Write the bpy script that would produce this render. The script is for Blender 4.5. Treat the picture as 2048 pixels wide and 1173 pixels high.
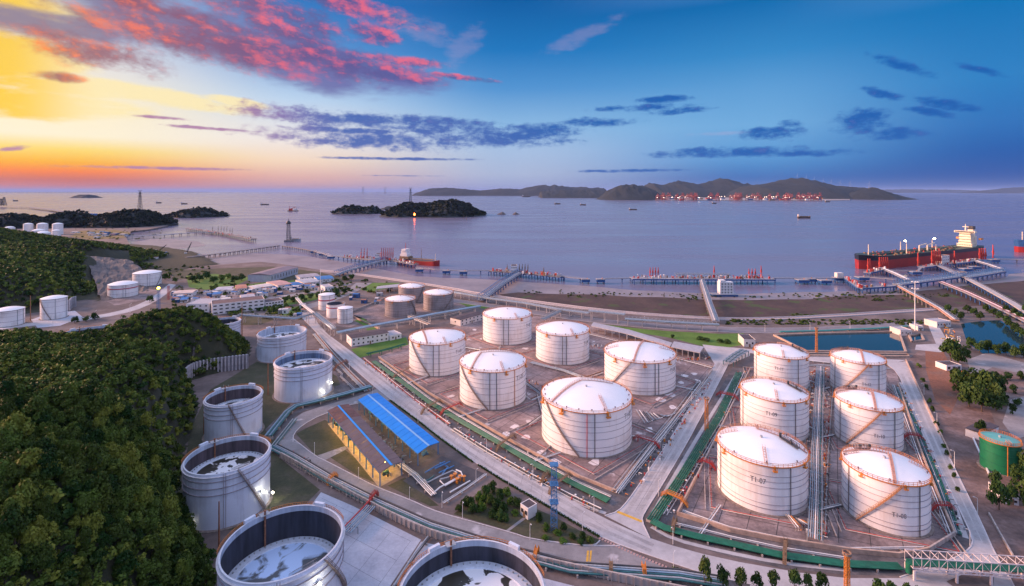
import bpy, bmesh, math, random
import numpy as np
from mathutils import Vector, Matrix, noise as mnoise
random.seed(7); np.random.seed(7)
PI = math.pi; R_ = math.radians
for o in list(bpy.data.objects): bpy.data.objects.remove(o)
SC = bpy.context.scene
COL = SC.collection

# ---------------------------------------------------------------- camera
H = 115.0          # drone height above the tank yard, metres
F = 1000.0         # focal length in photograph pixels (2048 wide)
HY = 383.0         # horizon row
CX = 1024.0
cam_d = bpy.data.cameras.new('camera'); cam = bpy.data.objects.new('camera', cam_d); COL.objects.link(cam)
cam.location = (0, 0, H); cam.rotation_euler = (R_(90), 0, 0)
cam_d.sensor_fit = 'HORIZONTAL'; cam_d.sensor_width = 36; cam_d.lens = 36*F/2048
cam_d.shift_y = -(586.5-HY)/2048
cam_d.clip_start = 1; cam_d.clip_end = 400000
SC.camera = cam
SEA = -4.0

def G(px, py, z=0.0):
    Y = (H-z)*F/(py-HY); return Vector(((px-CX)*Y/F, Y, z))
def GD(px, py, Y):      # the point on that sight line at depth Y
    return Vector(((px-CX)*Y/F, Y, H-(py-HY)*Y/F))

# ---------------------------------------------------------------- sky and light
def lin(c):
    return tuple((v/255/12.92 if v/255 <= .04045 else ((v/255+.055)/1.055)**2.4) for v in c)
world = bpy.data.worlds.new('World'); SC.world = world; world.use_nodes = True
WN = world.node_tree.nodes; WL = world.node_tree.links; WN.clear()
class S:
    def __init__(s, k): s.k = k
    def __add__(s, o): return mth('ADD', s, o)
    __radd__ = __add__
    def __mul__(s, o): return mth('MULTIPLY', s, o)
    __rmul__ = __mul__
    def __sub__(s, o): return mth('SUBTRACT', s, o)
    def __rsub__(s, o): return mth('SUBTRACT', o, s)
def wire(sock, v):
    if isinstance(v, S): WL.new(v.k, sock)
    else: sock.default_value = v
def mth(op, a, b=None, clamp=False):
    n = WN.new('ShaderNodeMath'); n.operation = op; n.use_clamp = clamp
    wire(n.inputs[0], a)
    if b is not None: wire(n.inputs[1], b)
    return S(n.outputs[0])
def sstep(x, lo, hi):
    n = WN.new('ShaderNodeMapRange'); n.interpolation_type = 'SMOOTHSTEP'
    wire(n.inputs[0], x); n.inputs[1].default_value = lo; n.inputs[2].default_value = hi
    return S(n.outputs[0])
def mixc(f, a, b):
    n = WN.new('ShaderNodeMix'); n.data_type = 'RGBA'; wire(n.inputs[0], f)
    for i, v in ((6, a), (7, b)):
        if isinstance(v, S): WL.new(v.k, n.inputs[i])
        else: n.inputs[i].default_value = (*v, 1)
    return S(n.outputs[2])
def wnoise(vec, scale, detail=6, rough=.58, dist=0.0):
    n = WN.new('ShaderNodeTexNoise'); WL.new(vec.k, n.inputs['Vector'])
    n.inputs['Scale'].default_value = scale; n.inputs['Detail'].default_value = detail
    n.inputs['Roughness'].default_value = rough; n.inputs['Distortion'].default_value = dist
    return S(n.outputs[0])
def comb(x, y, z=0.0):
    n = WN.new('ShaderNodeCombineXYZ'); wire(n.inputs[0], x); wire(n.inputs[1], y); wire(n.inputs[2], z); return S(n.outputs[0])
tc = WN.new('ShaderNodeTexCoord'); sx = WN.new('ShaderNodeSeparateXYZ'); WL.new(tc.outputs['Generated'], sx.inputs[0])
dx, dy, dz = (S(sx.outputs[i]) for i in range(3))
AZ = mth('ARCTAN2', dx, dy)
EL = mth('ARCSINE', mth('MAXIMUM', dz, 0.0))
SUN_AZ, SUN_EL = R_(-54), R_(17)
LAMP_AZ = R_(-80)        # the glow that lights the yard comes from the whole western sky, left of the frame
ANG = mth('ARCCOSINE', mth('COSINE', AZ - SUN_AZ))          # horizontal angle away from the sunset
def ramp(fac, stops):
    n = WN.new('ShaderNodeValToRGB'); WL.new(fac.k, n.inputs[0]); e = n.color_ramp.elements
    while len(e) < len(stops): e.new(.5)
    for i, (p, c) in enumerate(stops): e[i].position = p; e[i].color = (*(lin(c) if max(c) > 3 else c), 1)
    return S(n.outputs[0])
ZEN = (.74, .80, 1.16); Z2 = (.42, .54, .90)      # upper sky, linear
ELF = mth('DIVIDE', EL, R_(50))
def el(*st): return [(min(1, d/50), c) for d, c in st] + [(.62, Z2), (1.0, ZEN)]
r0 = ramp(ELF, el((0, (214, 112, 74)), (1.0, (208, 102, 60)), (1.7, (255, 128, 10)), (2.5, (255, 182, 0)), (3.6, (255, 222, 110)), (4.8, (255, 244, 214)), (8, (255, 240, 205)), (11, (232, 228, 226)), (16, (176, 196, 228))))
r1 = ramp(ELF, el((0, (200, 148, 152)), (1.5, (232, 180, 164)), (3.2, (250, 220, 192)), (5.4, (242, 234, 230)), (9.6, (188, 212, 238)), (14.5, (92, 150, 212)), (20, (40, 115, 190))))
r2 = ramp(ELF, el((0, (152, 160, 200)), (1.9, (172, 186, 216)), (4.7, (166, 192, 226)), (7.6, (138, 184, 226)), (11.6, (80, 148, 210)), (15.8, (22, 118, 190)), (21, (0, 92, 164))))
r3 = ramp(ELF, el((0, (70, 110, 172)), (1.4, (44, 108, 180)), (3.3, (84, 150, 210)), (6.8, (112, 172, 222)), (10.5, (92, 158, 214)), (14, (50, 136, 200)), (19, (0, 106, 176))))
r4 = ramp(ELF, el((0, (44, 84, 150)), (1.4, (2, 80, 160)), (3.4, (6, 90, 170)), (5.6, (36, 112, 186)), (9.5, (40, 128, 196)), (15.6, (0, 114, 184))))
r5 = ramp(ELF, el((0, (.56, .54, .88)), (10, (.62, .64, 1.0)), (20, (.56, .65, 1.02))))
sky = mixc(sstep(ANG, R_(12), R_(31)), r0, r1)
sky = mixc(sstep(ANG, R_(29), R_(54)), sky, r2)
sky = mixc(sstep(ANG, R_(54), R_(80)), sky, r3)
sky = mixc(sstep(ANG, R_(80), R_(99)), sky, r4)
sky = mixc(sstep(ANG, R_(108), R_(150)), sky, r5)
# cloud banks: soft ellipses in azimuth / elevation broken up by noise
SHEAR = {}
def blob(px, py, w, h, rot=0.0, st=1.0):     # distance from an ellipse centre in azimuth / elevation
    k = math.hypot(1, (px-CX)/F); a0 = math.atan((px-CX)/F); e0 = math.atan((HY-py)/F/k)
    wa, we = w/F/k/k, h/F/k
    if rot not in SHEAR: SHEAR[rot] = comb(AZ, EL + AZ*rot if rot else EL)
    n = WN.new('ShaderNodeVectorMath'); n.operation = 'MULTIPLY_ADD'; WL.new(SHEAR[rot].k, n.inputs[0])
    n.inputs[1].default_value = (1/wa, 1/we, 0); n.inputs[2].default_value = (-a0/wa, -(e0+rot*a0)/we, 0)
    l = WN.new('ShaderNodeVectorMath'); l.operation = 'LENGTH'; WL.new(n.outputs[0], l.inputs[0]); return S(l.outputs['Value'])
def bank(bl):
    m = bl[0]
    for b in bl[1:]: m = mth('MINIMUM', m, b)
    return mth('MAXIMUM', 1.0 - m*m, -1.2)
vA = comb(AZ*7.0, EL*12.5 + AZ*1.2); vA2 = comb(AZ*7.0 + .05, EL*12.5 + AZ*1.2 + .10)
nA = wnoise(vA, 2.5, 8, .68); nA2 = wnoise(vA2, 2.5, 5, .66); nB = wnoise(vA, .9, 3, .5)
vC = comb(AZ*6.0, EL*20.0, 3.1); vD = comb(AZ*8.0, EL*13.0, 1.7); nC = wnoise(vC, 2.6, 6, .66); nF = wnoise(vD, 5.5, 5, .7)
# high yellow veil on the left
mY = bank([blob(40, 20, 260, 62), blob(40, 120, 200, 80), blob(60, 205, 330, 40), blob(330, 195, 260, 22, .1), blob(150, 175, 180, 30), blob(470, 205, 90, 12, .1)])
dY = sstep(mY + (nC-.5)*1.7, .05, .85)
sky = mixc(mth('MULTIPLY', dY, .9), sky, mixc(sstep(ANG, R_(8.5), R_(15)), lin((255, 206, 16)), lin((255, 236, 180))))
# blue grey veil between the red clouds
mG = bank([blob(120, 52, 250, 34), blob(420, 70, 420, 60, .12), blob(600, 118, 330, 60, .15), blob(760, 150, 190, 26, .1)])
dG = sstep(mG + (nB-.5)*1.5 + (nC-.5)*1.2, .0, .95)
sky = mixc(mth('MULTIPLY', dG, .9), sky, mixc(sstep(ANG, R_(10), R_(40)), lin((132, 124, 158)), lin((104, 104, 168))))
mA = bank([blob(200, 105, 190, 40, .1), blob(330, 22, 230, 28, .16), blob(540, 26, 230, 40, .16), blob(430, 92, 330, 46, .1), blob(640, 118, 270, 42, .1), blob(740, 66, 70, 24, .1), blob(140, 84, 100, 20, .1),
          blob(760, 150, 130, 12, .12), blob(920, 155, 80, 7, .1), blob(800, 122, 110, 12, .05), blob(560, 60, 130, 26, .3), blob(120, 155, 60, 12), blob(700, 10, 200, 24, .2)])
dA = sstep(mA*1.0 + (nA-.5)*2.8 + (nF-.5)*1.0 + (nB-.5)*.8, -.1, 1.2)
litA = sstep((nA-nA2)*3.4 + (nB-.5)*2.8 + (nF-.5)*.5, -.25, .75)
cA = mixc(litA, mixc(sstep(ANG, R_(10), R_(42)), lin((152, 88, 100)), lin((86, 84, 148))), mixc(sstep(ANG, R_(8), R_(34)), lin((255, 126, 62)), lin((240, 104, 128))))
sky = mixc(mth('MULTIPLY', dA, .88), sky, cA)
# blue cloud bars in the middle and on the right
mB = bank([blob(640, 236, 190, 22, .05), blob(850, 252, 240, 22, .03), blob(760, 281, 270, 22, .02), blob(1000, 275, 180, 24), blob(1080, 264, 100, 20), blob(700, 262, 190, 10), blob(430, 258, 100, 4, .02), blob(330, 236, 70, 4),
          blob(1290, 215, 120, 9), blob(1330, 200, 70, 9), blob(1190, 245, 90, 11), blob(1360, 222, 70, 8, -.05), blob(1545, 268, 70, 17), blob(1580, 248, 30, 9), blob(1460, 305, 190, 13), blob(1620, 306, 110, 9), blob(1720, 245, 70, 30), blob(1790, 268, 75, 14),
          blob(1800, 130, 80, 13, .5), blob(1765, 188, 50, 12, .4), blob(1890, 208, 75, 13, .3), blob(1960, 140, 60, 9, .45), blob(1860, 225, 55, 10, .3), blob(790, 318, 170, 3.5), blob(330, 337, 200, 4), blob(30, 297, 40, 6, -.2), blob(1250, 342, 130, 4), blob(800, 352, 90, 2)])
dB = sstep(mB*1.0 + (nC-.5)*2.8 + (nF-.5)*2.4, -.1, 1.15)
cB = mixc(sstep(ANG, R_(22), R_(36)), lin((176, 126, 166)), mixc(sstep(ANG, R_(46), R_(64)), lin((58, 96, 176)), lin((2, 90, 174))))
cB = mixc(mth('MULTIPLY', sstep(nF, .55, .8), .35), cB, lin((140, 130, 190)))
sky = mixc(mth('MULTIPLY', dB, .95), sky, cB)
mW = bank([blob(1165, 72, 95, 20, -.35), blob(930, 90, 50, 40, -.6), blob(1430, 268, 70, 5), blob(840, 60, 90, 30, .2)])
dW = sstep(mW + (nC-.5)*2.8 + (nF-.5)*1.2, .1, 1.2)
sky = mixc(mth('MULTIPLY', dW, .2), sky, lin((200, 170, 200)))
nish = WN.new('ShaderNodeTexSky'); nish.sky_type = 'NISHITA'; nish.sun_disc = False
nish.sun_elevation = R_(2.0); nish.sun_rotation = SUN_AZ; nish.altitude = 100
addn = WN.new('ShaderNodeMix'); addn.data_type = 'RGBA'; addn.blend_type = 'ADD'; addn.inputs[0].default_value = .004
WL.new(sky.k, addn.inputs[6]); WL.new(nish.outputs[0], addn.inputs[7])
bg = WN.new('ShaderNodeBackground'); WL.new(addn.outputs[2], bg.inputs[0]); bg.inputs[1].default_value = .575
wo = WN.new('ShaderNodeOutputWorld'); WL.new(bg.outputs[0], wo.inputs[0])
world.cycles.sampling_method = 'MANUAL'; world.cycles.sample_map_resolution = 512

sun_d = bpy.data.lights.new('sunset_sun', 'SUN'); sun = bpy.data.objects.new('sunset_sun', sun_d); COL.objects.link(sun)
sun_d.energy = 4.6; sun_d.angle = R_(22); sun_d.color = (1.0, .54, .36)
sun.rotation_euler = Vector((-math.sin(LAMP_AZ)*math.cos(SUN_EL), -math.cos(LAMP_AZ)*math.cos(SUN_EL), -math.sin(SUN_EL))).to_track_quat('-Z', 'Y').to_euler()
vs = SC.view_settings; vs.view_transform = 'Standard'; vs.look = 'None'; vs.exposure = 0.8; vs.gamma = 1.0; vs.use_curve_mapping = False
cy = SC.cycles; cy.max_bounces = 5; cy.diffuse_bounces = 3; cy.glossy_bounces = 2; cy.transparent_max_bounces = 6; cy.volume_bounces = 0; cy.caustics_reflective = False; cy.caustics_refractive = False

# ---------------------------------------------------------------- materials
MATS = {}
def mat(name, col, rough=.6, var=.0, vscale=.2, bump=0.0, bscale=2.0, metal=0.0, col2=None, spec=.5, streak=False, emit=None):
    if name in MATS: return MATS[name]
    m = bpy.data.materials.new(name); m.use_nodes = True; MATS[name] = m
    nt = m.node_tree; b = nt.nodes['Principled BSDF']; L = nt.links
    b.inputs['Roughness'].default_value = rough; b.inputs['Metallic'].default_value = metal
    b.inputs['Specular IOR Level'].default_value = spec
    b.inputs['Base Color'].default_value = (*col, 1)
    if var or col2 or bump:
        t = nt.nodes.new('ShaderNodeTexCoord'); mp = nt.nodes.new('ShaderNodeMapping'); L.new(t.outputs['Object'], mp.inputs[0])
        if streak: mp.inputs['Scale'].default_value = (1, 1, .12)
    if var or col2:
        n = nt.nodes.new('ShaderNodeTexNoise'); n.inputs['Scale'].default_value = vscale; n.inputs['Detail'].default_value = 8; n.inputs['Roughness'].default_value = .65
        L.new(mp.outputs[0], n.inputs['Vector'])
        cr = nt.nodes.new('ShaderNodeValToRGB'); L.new(n.outputs[0], cr.inputs[0])
        c2 = col2 or tuple(max(0, c*(1-var)) for c in col); c1 = col if col2 else tuple(min(1, c*(1+var)) for c in col)
        cr.color_ramp.elements[0].position = .36; cr.color_ramp.elements[0].color = (*c2, 1)
        cr.color_ramp.elements[1].position = .64; cr.color_ramp.elements[1].color = (*c1, 1)
        L.new(cr.outputs[0], b.inputs['Base Color'])
    if bump:
        n2 = nt.nodes.new('ShaderNodeTexNoise'); n2.inputs['Scale'].default_value = bscale; n2.inputs['Detail'].default_value = 5; L.new(mp.outputs[0], n2.inputs['Vector'])
        bp = nt.nodes.new('ShaderNodeBump'); bp.inputs['Strength'].default_value = bump; bp.inputs['Distance'].default_value = .3; L.new(n2.outputs[0], bp.inputs['Height']); L.new(bp.outputs[0], b.inputs['Normal'])
    if emit:
        b.inputs['Emission Color'].default_value = (*emit[:3], 1); b.inputs['Emission Strength'].default_value = emit[3]
    return m

# ---------------------------------------------------------------- mesh builder
class MB:
    def __init__(s): s.v = []; s.f = []; s.sm = []
    def add(s, vs_, fs, smooth=False):
        o = len(s.v); s.v += [tuple(p) for p in vs_]; s.f += [tuple(i+o for i in f) for f in fs]; s.sm += [smooth]*len(fs); return s
    def box(s, c, sz, rz=0.0):
        cx, cy_, cz = c; a, b, h = sz[0]/2, sz[1]/2, sz[2]/2; co, si = math.cos(rz), math.sin(rz)
        P = [(cx+x*co-y*si, cy_+x*si+y*co, cz+z) for z in (-h, h) for x, y in ((-a, -b), (a, -b), (a, b), (-a, b))]
        return s.add(P, [(3, 2, 1, 0), (4, 5, 6, 7), (0, 1, 5, 4), (1, 2, 6, 5), (2, 3, 7, 6), (3, 0, 4, 7)])
    def bar(s, p, q, w, h=None):
        p, q = Vector(p), Vector(q); d = q-p
        if d.length < 1e-6: return s
        d.normalize(); up = Vector((0, 0, 1)) if abs(d.z) < .95 else Vector((0, 1, 0))
        a = d.cross(up).normalized()*(w/2); b = a.cross(d).normalized()*((h or w)/2)
        P = [p-a-b, p+a-b, p+a+b, p-a+b, q-a-b, q+a-b, q+a+b, q-a+b]
        return s.add(P, [(3, 2, 1, 0), (4, 5, 6, 7), (0, 1, 5, 4), (1, 2, 6, 5), (2, 3, 7, 6), (3, 0, 4, 7)])
    def tube(s, pts, r, n=6, cap=True):
        pts = [Vector(p) for p in pts]; rings = []
        for i, p in enumerate(pts):
            t = (pts[min(i+1, len(pts)-1)]-pts[max(i-1, 0)]).normalized()
            up = Vector((0, 0, 1)) if abs(t.z) < .95 else Vector((0, 1, 0))
            a = t.cross(up).normalized(); b = a.cross(t).normalized(); rr = r[i] if isinstance(r, (list, tuple)) else r
            rings.append([p+(a*math.cos(2*PI*k/n)+b*math.sin(2*PI*k/n))*rr for k in range(n)])
        V = [v for g in rings for v in g]
        Fc = [(i*n+k, i*n+(k+1) % n, (i+1)*n+(k+1) % n, (i+1)*n+k) for i in range(len(pts)-1) for k in range(n)]
        s.add(V, Fc, n > 4)
        if cap: s.add(rings[0][::-1], [tuple(range(n))]); s.add(rings[-1], [tuple(range(n))])
        return s
    def lathe(s, prof, n=48, c=(0, 0), smooth=True, a0=0.0, a1=2*PI):
        full = abs(a1-a0-2*PI) < 1e-6; m = n if full else n+1
        V = [(c[0]+r*math.cos(a0+(a1-a0)*k/n), c[1]+r*math.sin(a0+(a1-a0)*k/n), z) for r, z in prof for k in range(m)]
        Fc = [(i*m+k, i*m+(k+1) % m, (i+1)*m+(k+1) % m, (i+1)*m+k) for i in range(len(prof)-1) for k in range(n)]
        return s.add(V, Fc, smooth)
    def cyl(s, c, r, h, n=12, r2=None):
        z = c[2]; s.lathe([(r, z), (r if r2 is None else r2, z+h)], n, c[:2]); rt = r if r2 is None else r2
        s.add([(c[0]+rt*math.cos(2*PI*k/n), c[1]+rt*math.sin(2*PI*k/n), z+h) for k in range(n)], [tuple(range(n))]); return s
    def prism(s, poly, z0, z1):
        n = len(poly); P = [(p[0], p[1], z0) for p in poly]+[(p[0], p[1], z1) for p in poly]
        return s.add(P, [tuple(range(n-1, -1, -1)), tuple(range(n, 2*n))]+[(i, (i+1) % n, n+(i+1) % n, n+i) for i in range(n)])
    def sheet(s, poly, z):
        return s.add([(p[0], p[1], z) for p in poly], [tuple(range(len(poly)))])
    def ribbon(s, A, B, z=None):
        n = min(len(A), len(B)); P = [(*p[:2], z if z is not None else p[2]) for p in A[:n]]+[(*p[:2], z if z is not None else p[2]) for p in B[:n]]
        return s.add(P, [(i, i+1, n+i+1, n+i) for i in range(n-1)])
    def wallp(s, pts, w, z0, z1):       # a wall of width w along a polyline
        L_, R2 = offset(pts, w/2), offset(pts, -w/2); n = len(pts)
        for i in range(n-1):
            s.prism([L_[i], R2[i], R2[i+1], L_[i+1]], z0, z1)
        return s
    def mesh(s, name, m):
        me = bpy.data.meshes.new(name); me.from_pydata(s.v, [], s.f)
        for mm in (m if isinstance(m, (list, tuple)) else [m]): me.materials.append(mm)
        if any(s.sm): me.polygons.foreach_set('use_smooth', s.sm)
        me.update(); return me
    def build(s, name, m, parent=None, loc=None, **props):
        o = bpy.data.objects.new(name, s.mesh(name, m)); COL.objects.link(o)
        if parent is not None: o.parent = parent
        if loc is not None: o.location = loc
        for k, v in props.items(): o[k] = v
        return o
def offset(pts, d):
    out = []
    for i, p in enumerate(pts):
        a = Vector(pts[max(i-1, 0)][:2]); b = Vector(pts[min(i+1, len(pts)-1)][:2]); t = (b-a)
        if t.length < 1e-9: t = Vector((1, 0))
        t.normalize(); out.append(Vector((p[0]-t.y*d, p[1]+t.x*d, p[2] if len(p) > 2 else 0)))
    return out
def GP(pts, z=0.0): return [G(x, y, z) for x, y in pts]
def dens(pts, step):                     # resample a polyline
    out = [Vector(pts[0])]
    for a, b in zip(pts[:-1], pts[1:]):
        a, b = Vector(a), Vector(b); n = max(1, int((b-a).length/step)); out += [a.lerp(b, k/n) for k in range(1, n+1)]
    return out
def smoothp(pts, it=2):                  # round a polyline's corners
    pts = [Vector(p) for p in pts]
    for _ in range(it):
        q = [pts[0]]
        for a, b in zip(pts[:-1], pts[1:]): q += [a.lerp(b, .25), a.lerp(b, .75)]
        pts = q+[pts[-1]]
    return pts
def along(pts, step, start=0.0):         # (point, direction) every step metres
    out = []; acc = -start
    for a, b in zip(pts[:-1], pts[1:]):
        a, b = Vector(a), Vector(b); L = (b-a).length
        if L < 1e-6: continue
        d = (b-a)/L; t = -acc if acc < 0 else (step-acc if acc > 0 else 0)
        while t <= L: out.append((a+d*t, d)); t += step
        acc = (L-(t-step))
    return out
def thing(name, label, cat, loc=(0, 0, 0), rz=0.0, group=None, kind=None):
    o = bpy.data.objects.new(name, None); COL.objects.link(o); o.location = loc; o.rotation_euler.z = rz; o.empty_display_size = .5
    return tag(o, label, cat, group, kind)
def nth_word(k):                              # 1 -> first, 23 -> twenty-third
    a = 'zeroth first second third fourth fifth sixth seventh eighth ninth tenth eleventh twelfth thirteenth fourteenth fifteenth sixteenth seventeenth eighteenth nineteenth'.split()
    if k < 20: return a[k]
    return ('twentieth', 'thirtieth', 'fortieth')[k//10-2] if k % 10 == 0 else ('twenty', 'thirty', 'forty')[k//10-2]+'-'+a[k % 10]
def tag(o, label=None, cat=None, group=None, kind=None):
    if label: o['label'] = label
    if cat: o['category'] = cat
    if group: o['group'] = group
    if kind: o['kind'] = kind
    return o
def copy_tree(o, parent=None):
    c = o.copy(); COL.objects.link(c)
    if parent is not None: c.parent = parent
    for ch in list(o.children): copy_tree(ch, c)
    return c
# ---------------------------------------------------------------- materials of the setting
def ground_mat(name, cols, scale=.05, rough=.85, fine=.6, bump=.25, patch=None):
    """layered noise: three colours over large and small blotches, optional pale patches"""
    m = bpy.data.materials.new(name); m.use_nodes = True; nt = m.node_tree; L = nt.links; b = nt.nodes['Principled BSDF']; b.inputs['Roughness'].default_value = rough
    t = nt.nodes.new('ShaderNodeTexCoord')
    def nz(s, d, r=.6): 
        n = nt.nodes.new('ShaderNodeTexNoise'); n.inputs['Scale'].default_value = s; n.inputs['Detail'].default_value = d; n.inputs['Roughness'].default_value = r; L.new(t.outputs['Object'], n.inputs['Vector']); return n.outputs[0]
    cr = nt.nodes.new('ShaderNodeValToRGB'); L.new(nz(scale, 7, .62), cr.inputs[0]); e = cr.color_ramp.elements
    while len(e) < len(cols): e.new(.5)
    for i, c in enumerate(cols): e[i].position = .3+.4*i/max(1, len(cols)-1); e[i].color = (*c, 1)
    mx = nt.nodes.new('ShaderNodeMix'); mx.data_type = 'RGBA'; mx.blend_type = 'MULTIPLY'; mx.inputs[0].default_value = fine
    c2 = nt.nodes.new('ShaderNodeValToRGB'); L.new(nz(scale*9, 6, .7), c2.inputs[0]); c2.color_ramp.elements[0].position = .3; c2.color_ramp.elements[0].color = (.55, .55, .55, 1); c2.color_ramp.elements[1].position = .7; c2.color_ramp.elements[1].color = (1.25, 1.25, 1.25, 1)
    L.new(cr.outputs[0], mx.inputs[6]); L.new(c2.outputs[0], mx.inputs[7]); out = mx.outputs[2]
    if patch:
        pc, ps, lo, hi = patch
        c3 = nt.nodes.new('ShaderNodeValToRGB'); L.new(nz(ps, 5, .55), c3.inputs[0]); c3.color_ramp.elements[0].position = lo; c3.color_ramp.elements[0].color = (0, 0, 0, 1); c3.color_ramp.elements[1].position = hi; c3.color_ramp.elements[1].color = (1, 1, 1, 1)
        m3 = nt.nodes.new('ShaderNodeMix'); m3.data_type = 'RGBA'; L.new(c3.outputs[0], m3.inputs[0]); L.new(out, m3.inputs[6]); m3.inputs[7].default_value = (*pc, 1); out = m3.outputs[2]
    L.new(out, b.inputs['Base Color'])
    bp = nt.nodes.new('ShaderNodeBump'); bp.inputs['Strength'].default_value = bump; bp.inputs['Distance'].default_value = .25; L.new(nz(1.3, 6, .7), bp.inputs['Height']); L.new(bp.outputs[0], b.inputs['Normal'])
    return m
M_land = ground_mat('bare_land', [(.085, .066, .062), (.145, .112, .105), (.24, .19, .18)], .035)
M_soil = ground_mat('churned_soil', [(.09, .055, .045), (.18, .115, .098), (.30, .215, .20)], .06, fine=.9, bump=.8)
M_yard = ground_mat('stained_yard_concrete', [(.13, .098, .098), (.27, .20, .195), (.40, .32, .315)], .05, fine=.85, patch=((.62, .56, .55), .055, .63, .66))
M_yard2 = ground_mat('brown_yard_concrete', [(.095, .078, .08), (.235, .182, .18), (.39, .31, .305)], .07, fine=.95)
M_bund = ground_mat('pale_bund_concrete', [(.34, .36, .42), (.44, .46, .53), (.52, .54, .60)], .12, fine=.35)
M_road = ground_mat('concrete_road', [(.34, .33, .345), (.44, .43, .445), (.51, .50, .515)], .06, fine=.3, bump=.1)
M_road2 = ground_mat('worn_concrete_road', [(.19, .185, .195), (.25, .24, .25), (.31, .30, .31)], .08, fine=.35, bump=.1, patch=((.46, .44, .46), .11, .6, .68))
M_asph = ground_mat('dark_gravel_bed', [(.06, .058, .065), (.115, .105, .11), (.21, .19, .2)], .12, fine=.8)
M_grass = ground_mat('short_grass', [(.06, .12, .012), (.085, .18, .015), (.11, .21, .025)], .08, fine=.6, bump=.6)
M_grassd = ground_mat('dull_grass', [(.035, .040, .018), (.06, .062, .028), (.10, .082, .055)], .1, fine=.8, bump=.6)
M_mud = ground_mat('wet_mud', [(.20, .165, .165), (.27, .225, .225), (.32, .27, .27)], .02, rough=.42, fine=.35, bump=.1)
M_marsh = ground_mat('brown_reed_marsh', [(.038, .022, .020), (.068, .040, .034), (.105, .064, .048)], .03, fine=.9, bump=.9, patch=((.05, .075, .016), .045, .57, .64))
M_kerb = mat('kerb_concrete', (.55, .52, .53), .8, .15, 1.0)
M_kerbd = mat('dark_kerb', (.10, .09, .095), .8, .2, 1.0)
M_wall = mat('bund_wall_concrete', (.42, .36, .33), .85, .25, .6, streak=True)
M_wallo = mat('warm_bund_wall', (.46, .33, .26), .85, .2, .5)
M_white = mat('white_paint', (.80, .79, .78), .45, .05, .5)
M_steel = mat('galvanised_steel', (.42, .44, .46), .45, .15, .8, metal=.3)
M_blueg = mat('blue_grey_pipe_cladding', (.30, .40, .48), .35, .15, .4, metal=.5)
M_teal = mat('teal_pipe_paint', (.03, .13, .14), .45, .25, .5)
M_green = mat('green_pipe_paint', (.008, .135, .075), .45, .25, .5)
M_dark = mat('dark_steel', (.06, .06, .065), .5, .2, 1.0)
M_red = mat('red_oxide_paint', (.42, .035, .03), .5, .2, .6)
M_orange = mat('orange_paint', (.62, .22, .03), .5, .2, .8)
M_rust = mat('rusty_pipe', (.26, .11, .06), .7, .35, 1.2)
M_blue = mat('blue_steel_paint', (.06, .19, .40), .45, .2, .6)
M_glass = mat('dark_window_glass', (.03, .035, .045), .15)
M_grey = mat('light_grey_roof_sheet', (.40, .39, .42), .55, .12, .4)
M_roofd = mat('dark_bitumen_roof', (.075, .06, .07), .8, .25, .3)
M_rock = ground_mat('bare_rock', [(.07, .065, .07), (.13, .115, .115), (.2, .175, .165)], .1, fine=.9, bump=1.0)
M_yellow = mat('yellow_road_paint', (.62, .36, .05), .7, .2, 1.0)
M_conc = mat('jetty_concrete', (.46, .43, .42), .8, .2, .3)
M_jblue = mat('blue_jetty_fender_paint', (.02, .09, .26), .5, .25, .3)
M_hillgreen = ground_mat('distant_woodland', [(.004, .010, .014), (.009, .017, .019), (.016, .024, .024)], .02, fine=.9, bump=1.0)

def water_mat(name, col, rough, bs, bstr, spec=.5, stretch=(1, 1, 1)):
    m = bpy.data.materials.new(name); m.use_nodes = True; nt = m.node_tree; L = nt.links; b = nt.nodes['Principled BSDF']
    b.inputs['Base Color'].default_value = (*col, 1); b.inputs['Roughness'].default_value = rough; b.inputs['IOR'].default_value = 1.33; b.inputs['Specular IOR Level'].default_value = spec
    t = nt.nodes.new('ShaderNodeTexCoord'); mp = nt.nodes.new('ShaderNodeMapping'); mp.inputs['Scale'].default_value = stretch; L.new(t.outputs['Object'], mp.inputs[0])
    n = nt.nodes.new('ShaderNodeTexNoise'); n.inputs['Scale'].default_value = bs; n.inputs['Detail'].default_value = 6; n.inputs['Roughness'].default_value = .6; L.new(mp.outputs[0], n.inputs['Vector'])
    bp = nt.nodes.new('ShaderNodeBump'); bp.inputs['Strength'].default_value = bstr; bp.inputs['Distance'].default_value = 1.0; L.new(n.outputs[0], bp.inputs['Height']); L.new(bp.outputs[0], b.inputs['Normal'])
    n2 = nt.nodes.new('ShaderNodeTexNoise'); n2.inputs['Scale'].default_value = .004; n2.inputs['Detail'].default_value = 7; n2.inputs['Roughness'].default_value = .6
    mp2 = nt.nodes.new('ShaderNodeMapping'); mp2.inputs['Scale'].default_value = (.35, 1.6, 1); L.new(t.outputs['Object'], mp2.inputs[0]); L.new(mp2.outputs[0], n2.inputs['Vector'])
    cr = nt.nodes.new('ShaderNodeValToRGB'); L.new(n2.outputs[0], cr.inputs[0]); cr.color_ramp.elements[0].position = .35; cr.color_ramp.elements[1].position = .65
    cr.color_ramp.elements[0].color = (*[rough*.75]*3, 1); cr.color_ramp.elements[1].color = (*[min(1, rough*1.3)]*3, 1); L.new(cr.outputs[0], b.inputs['Roughness'])
    return m
M_sea = water_mat('silty_sea', (.165, .155, .225), .23, .05, .08)
M_pond = water_mat('still_pond', (.015, .04, .055), .06, .25, .02)

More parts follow.
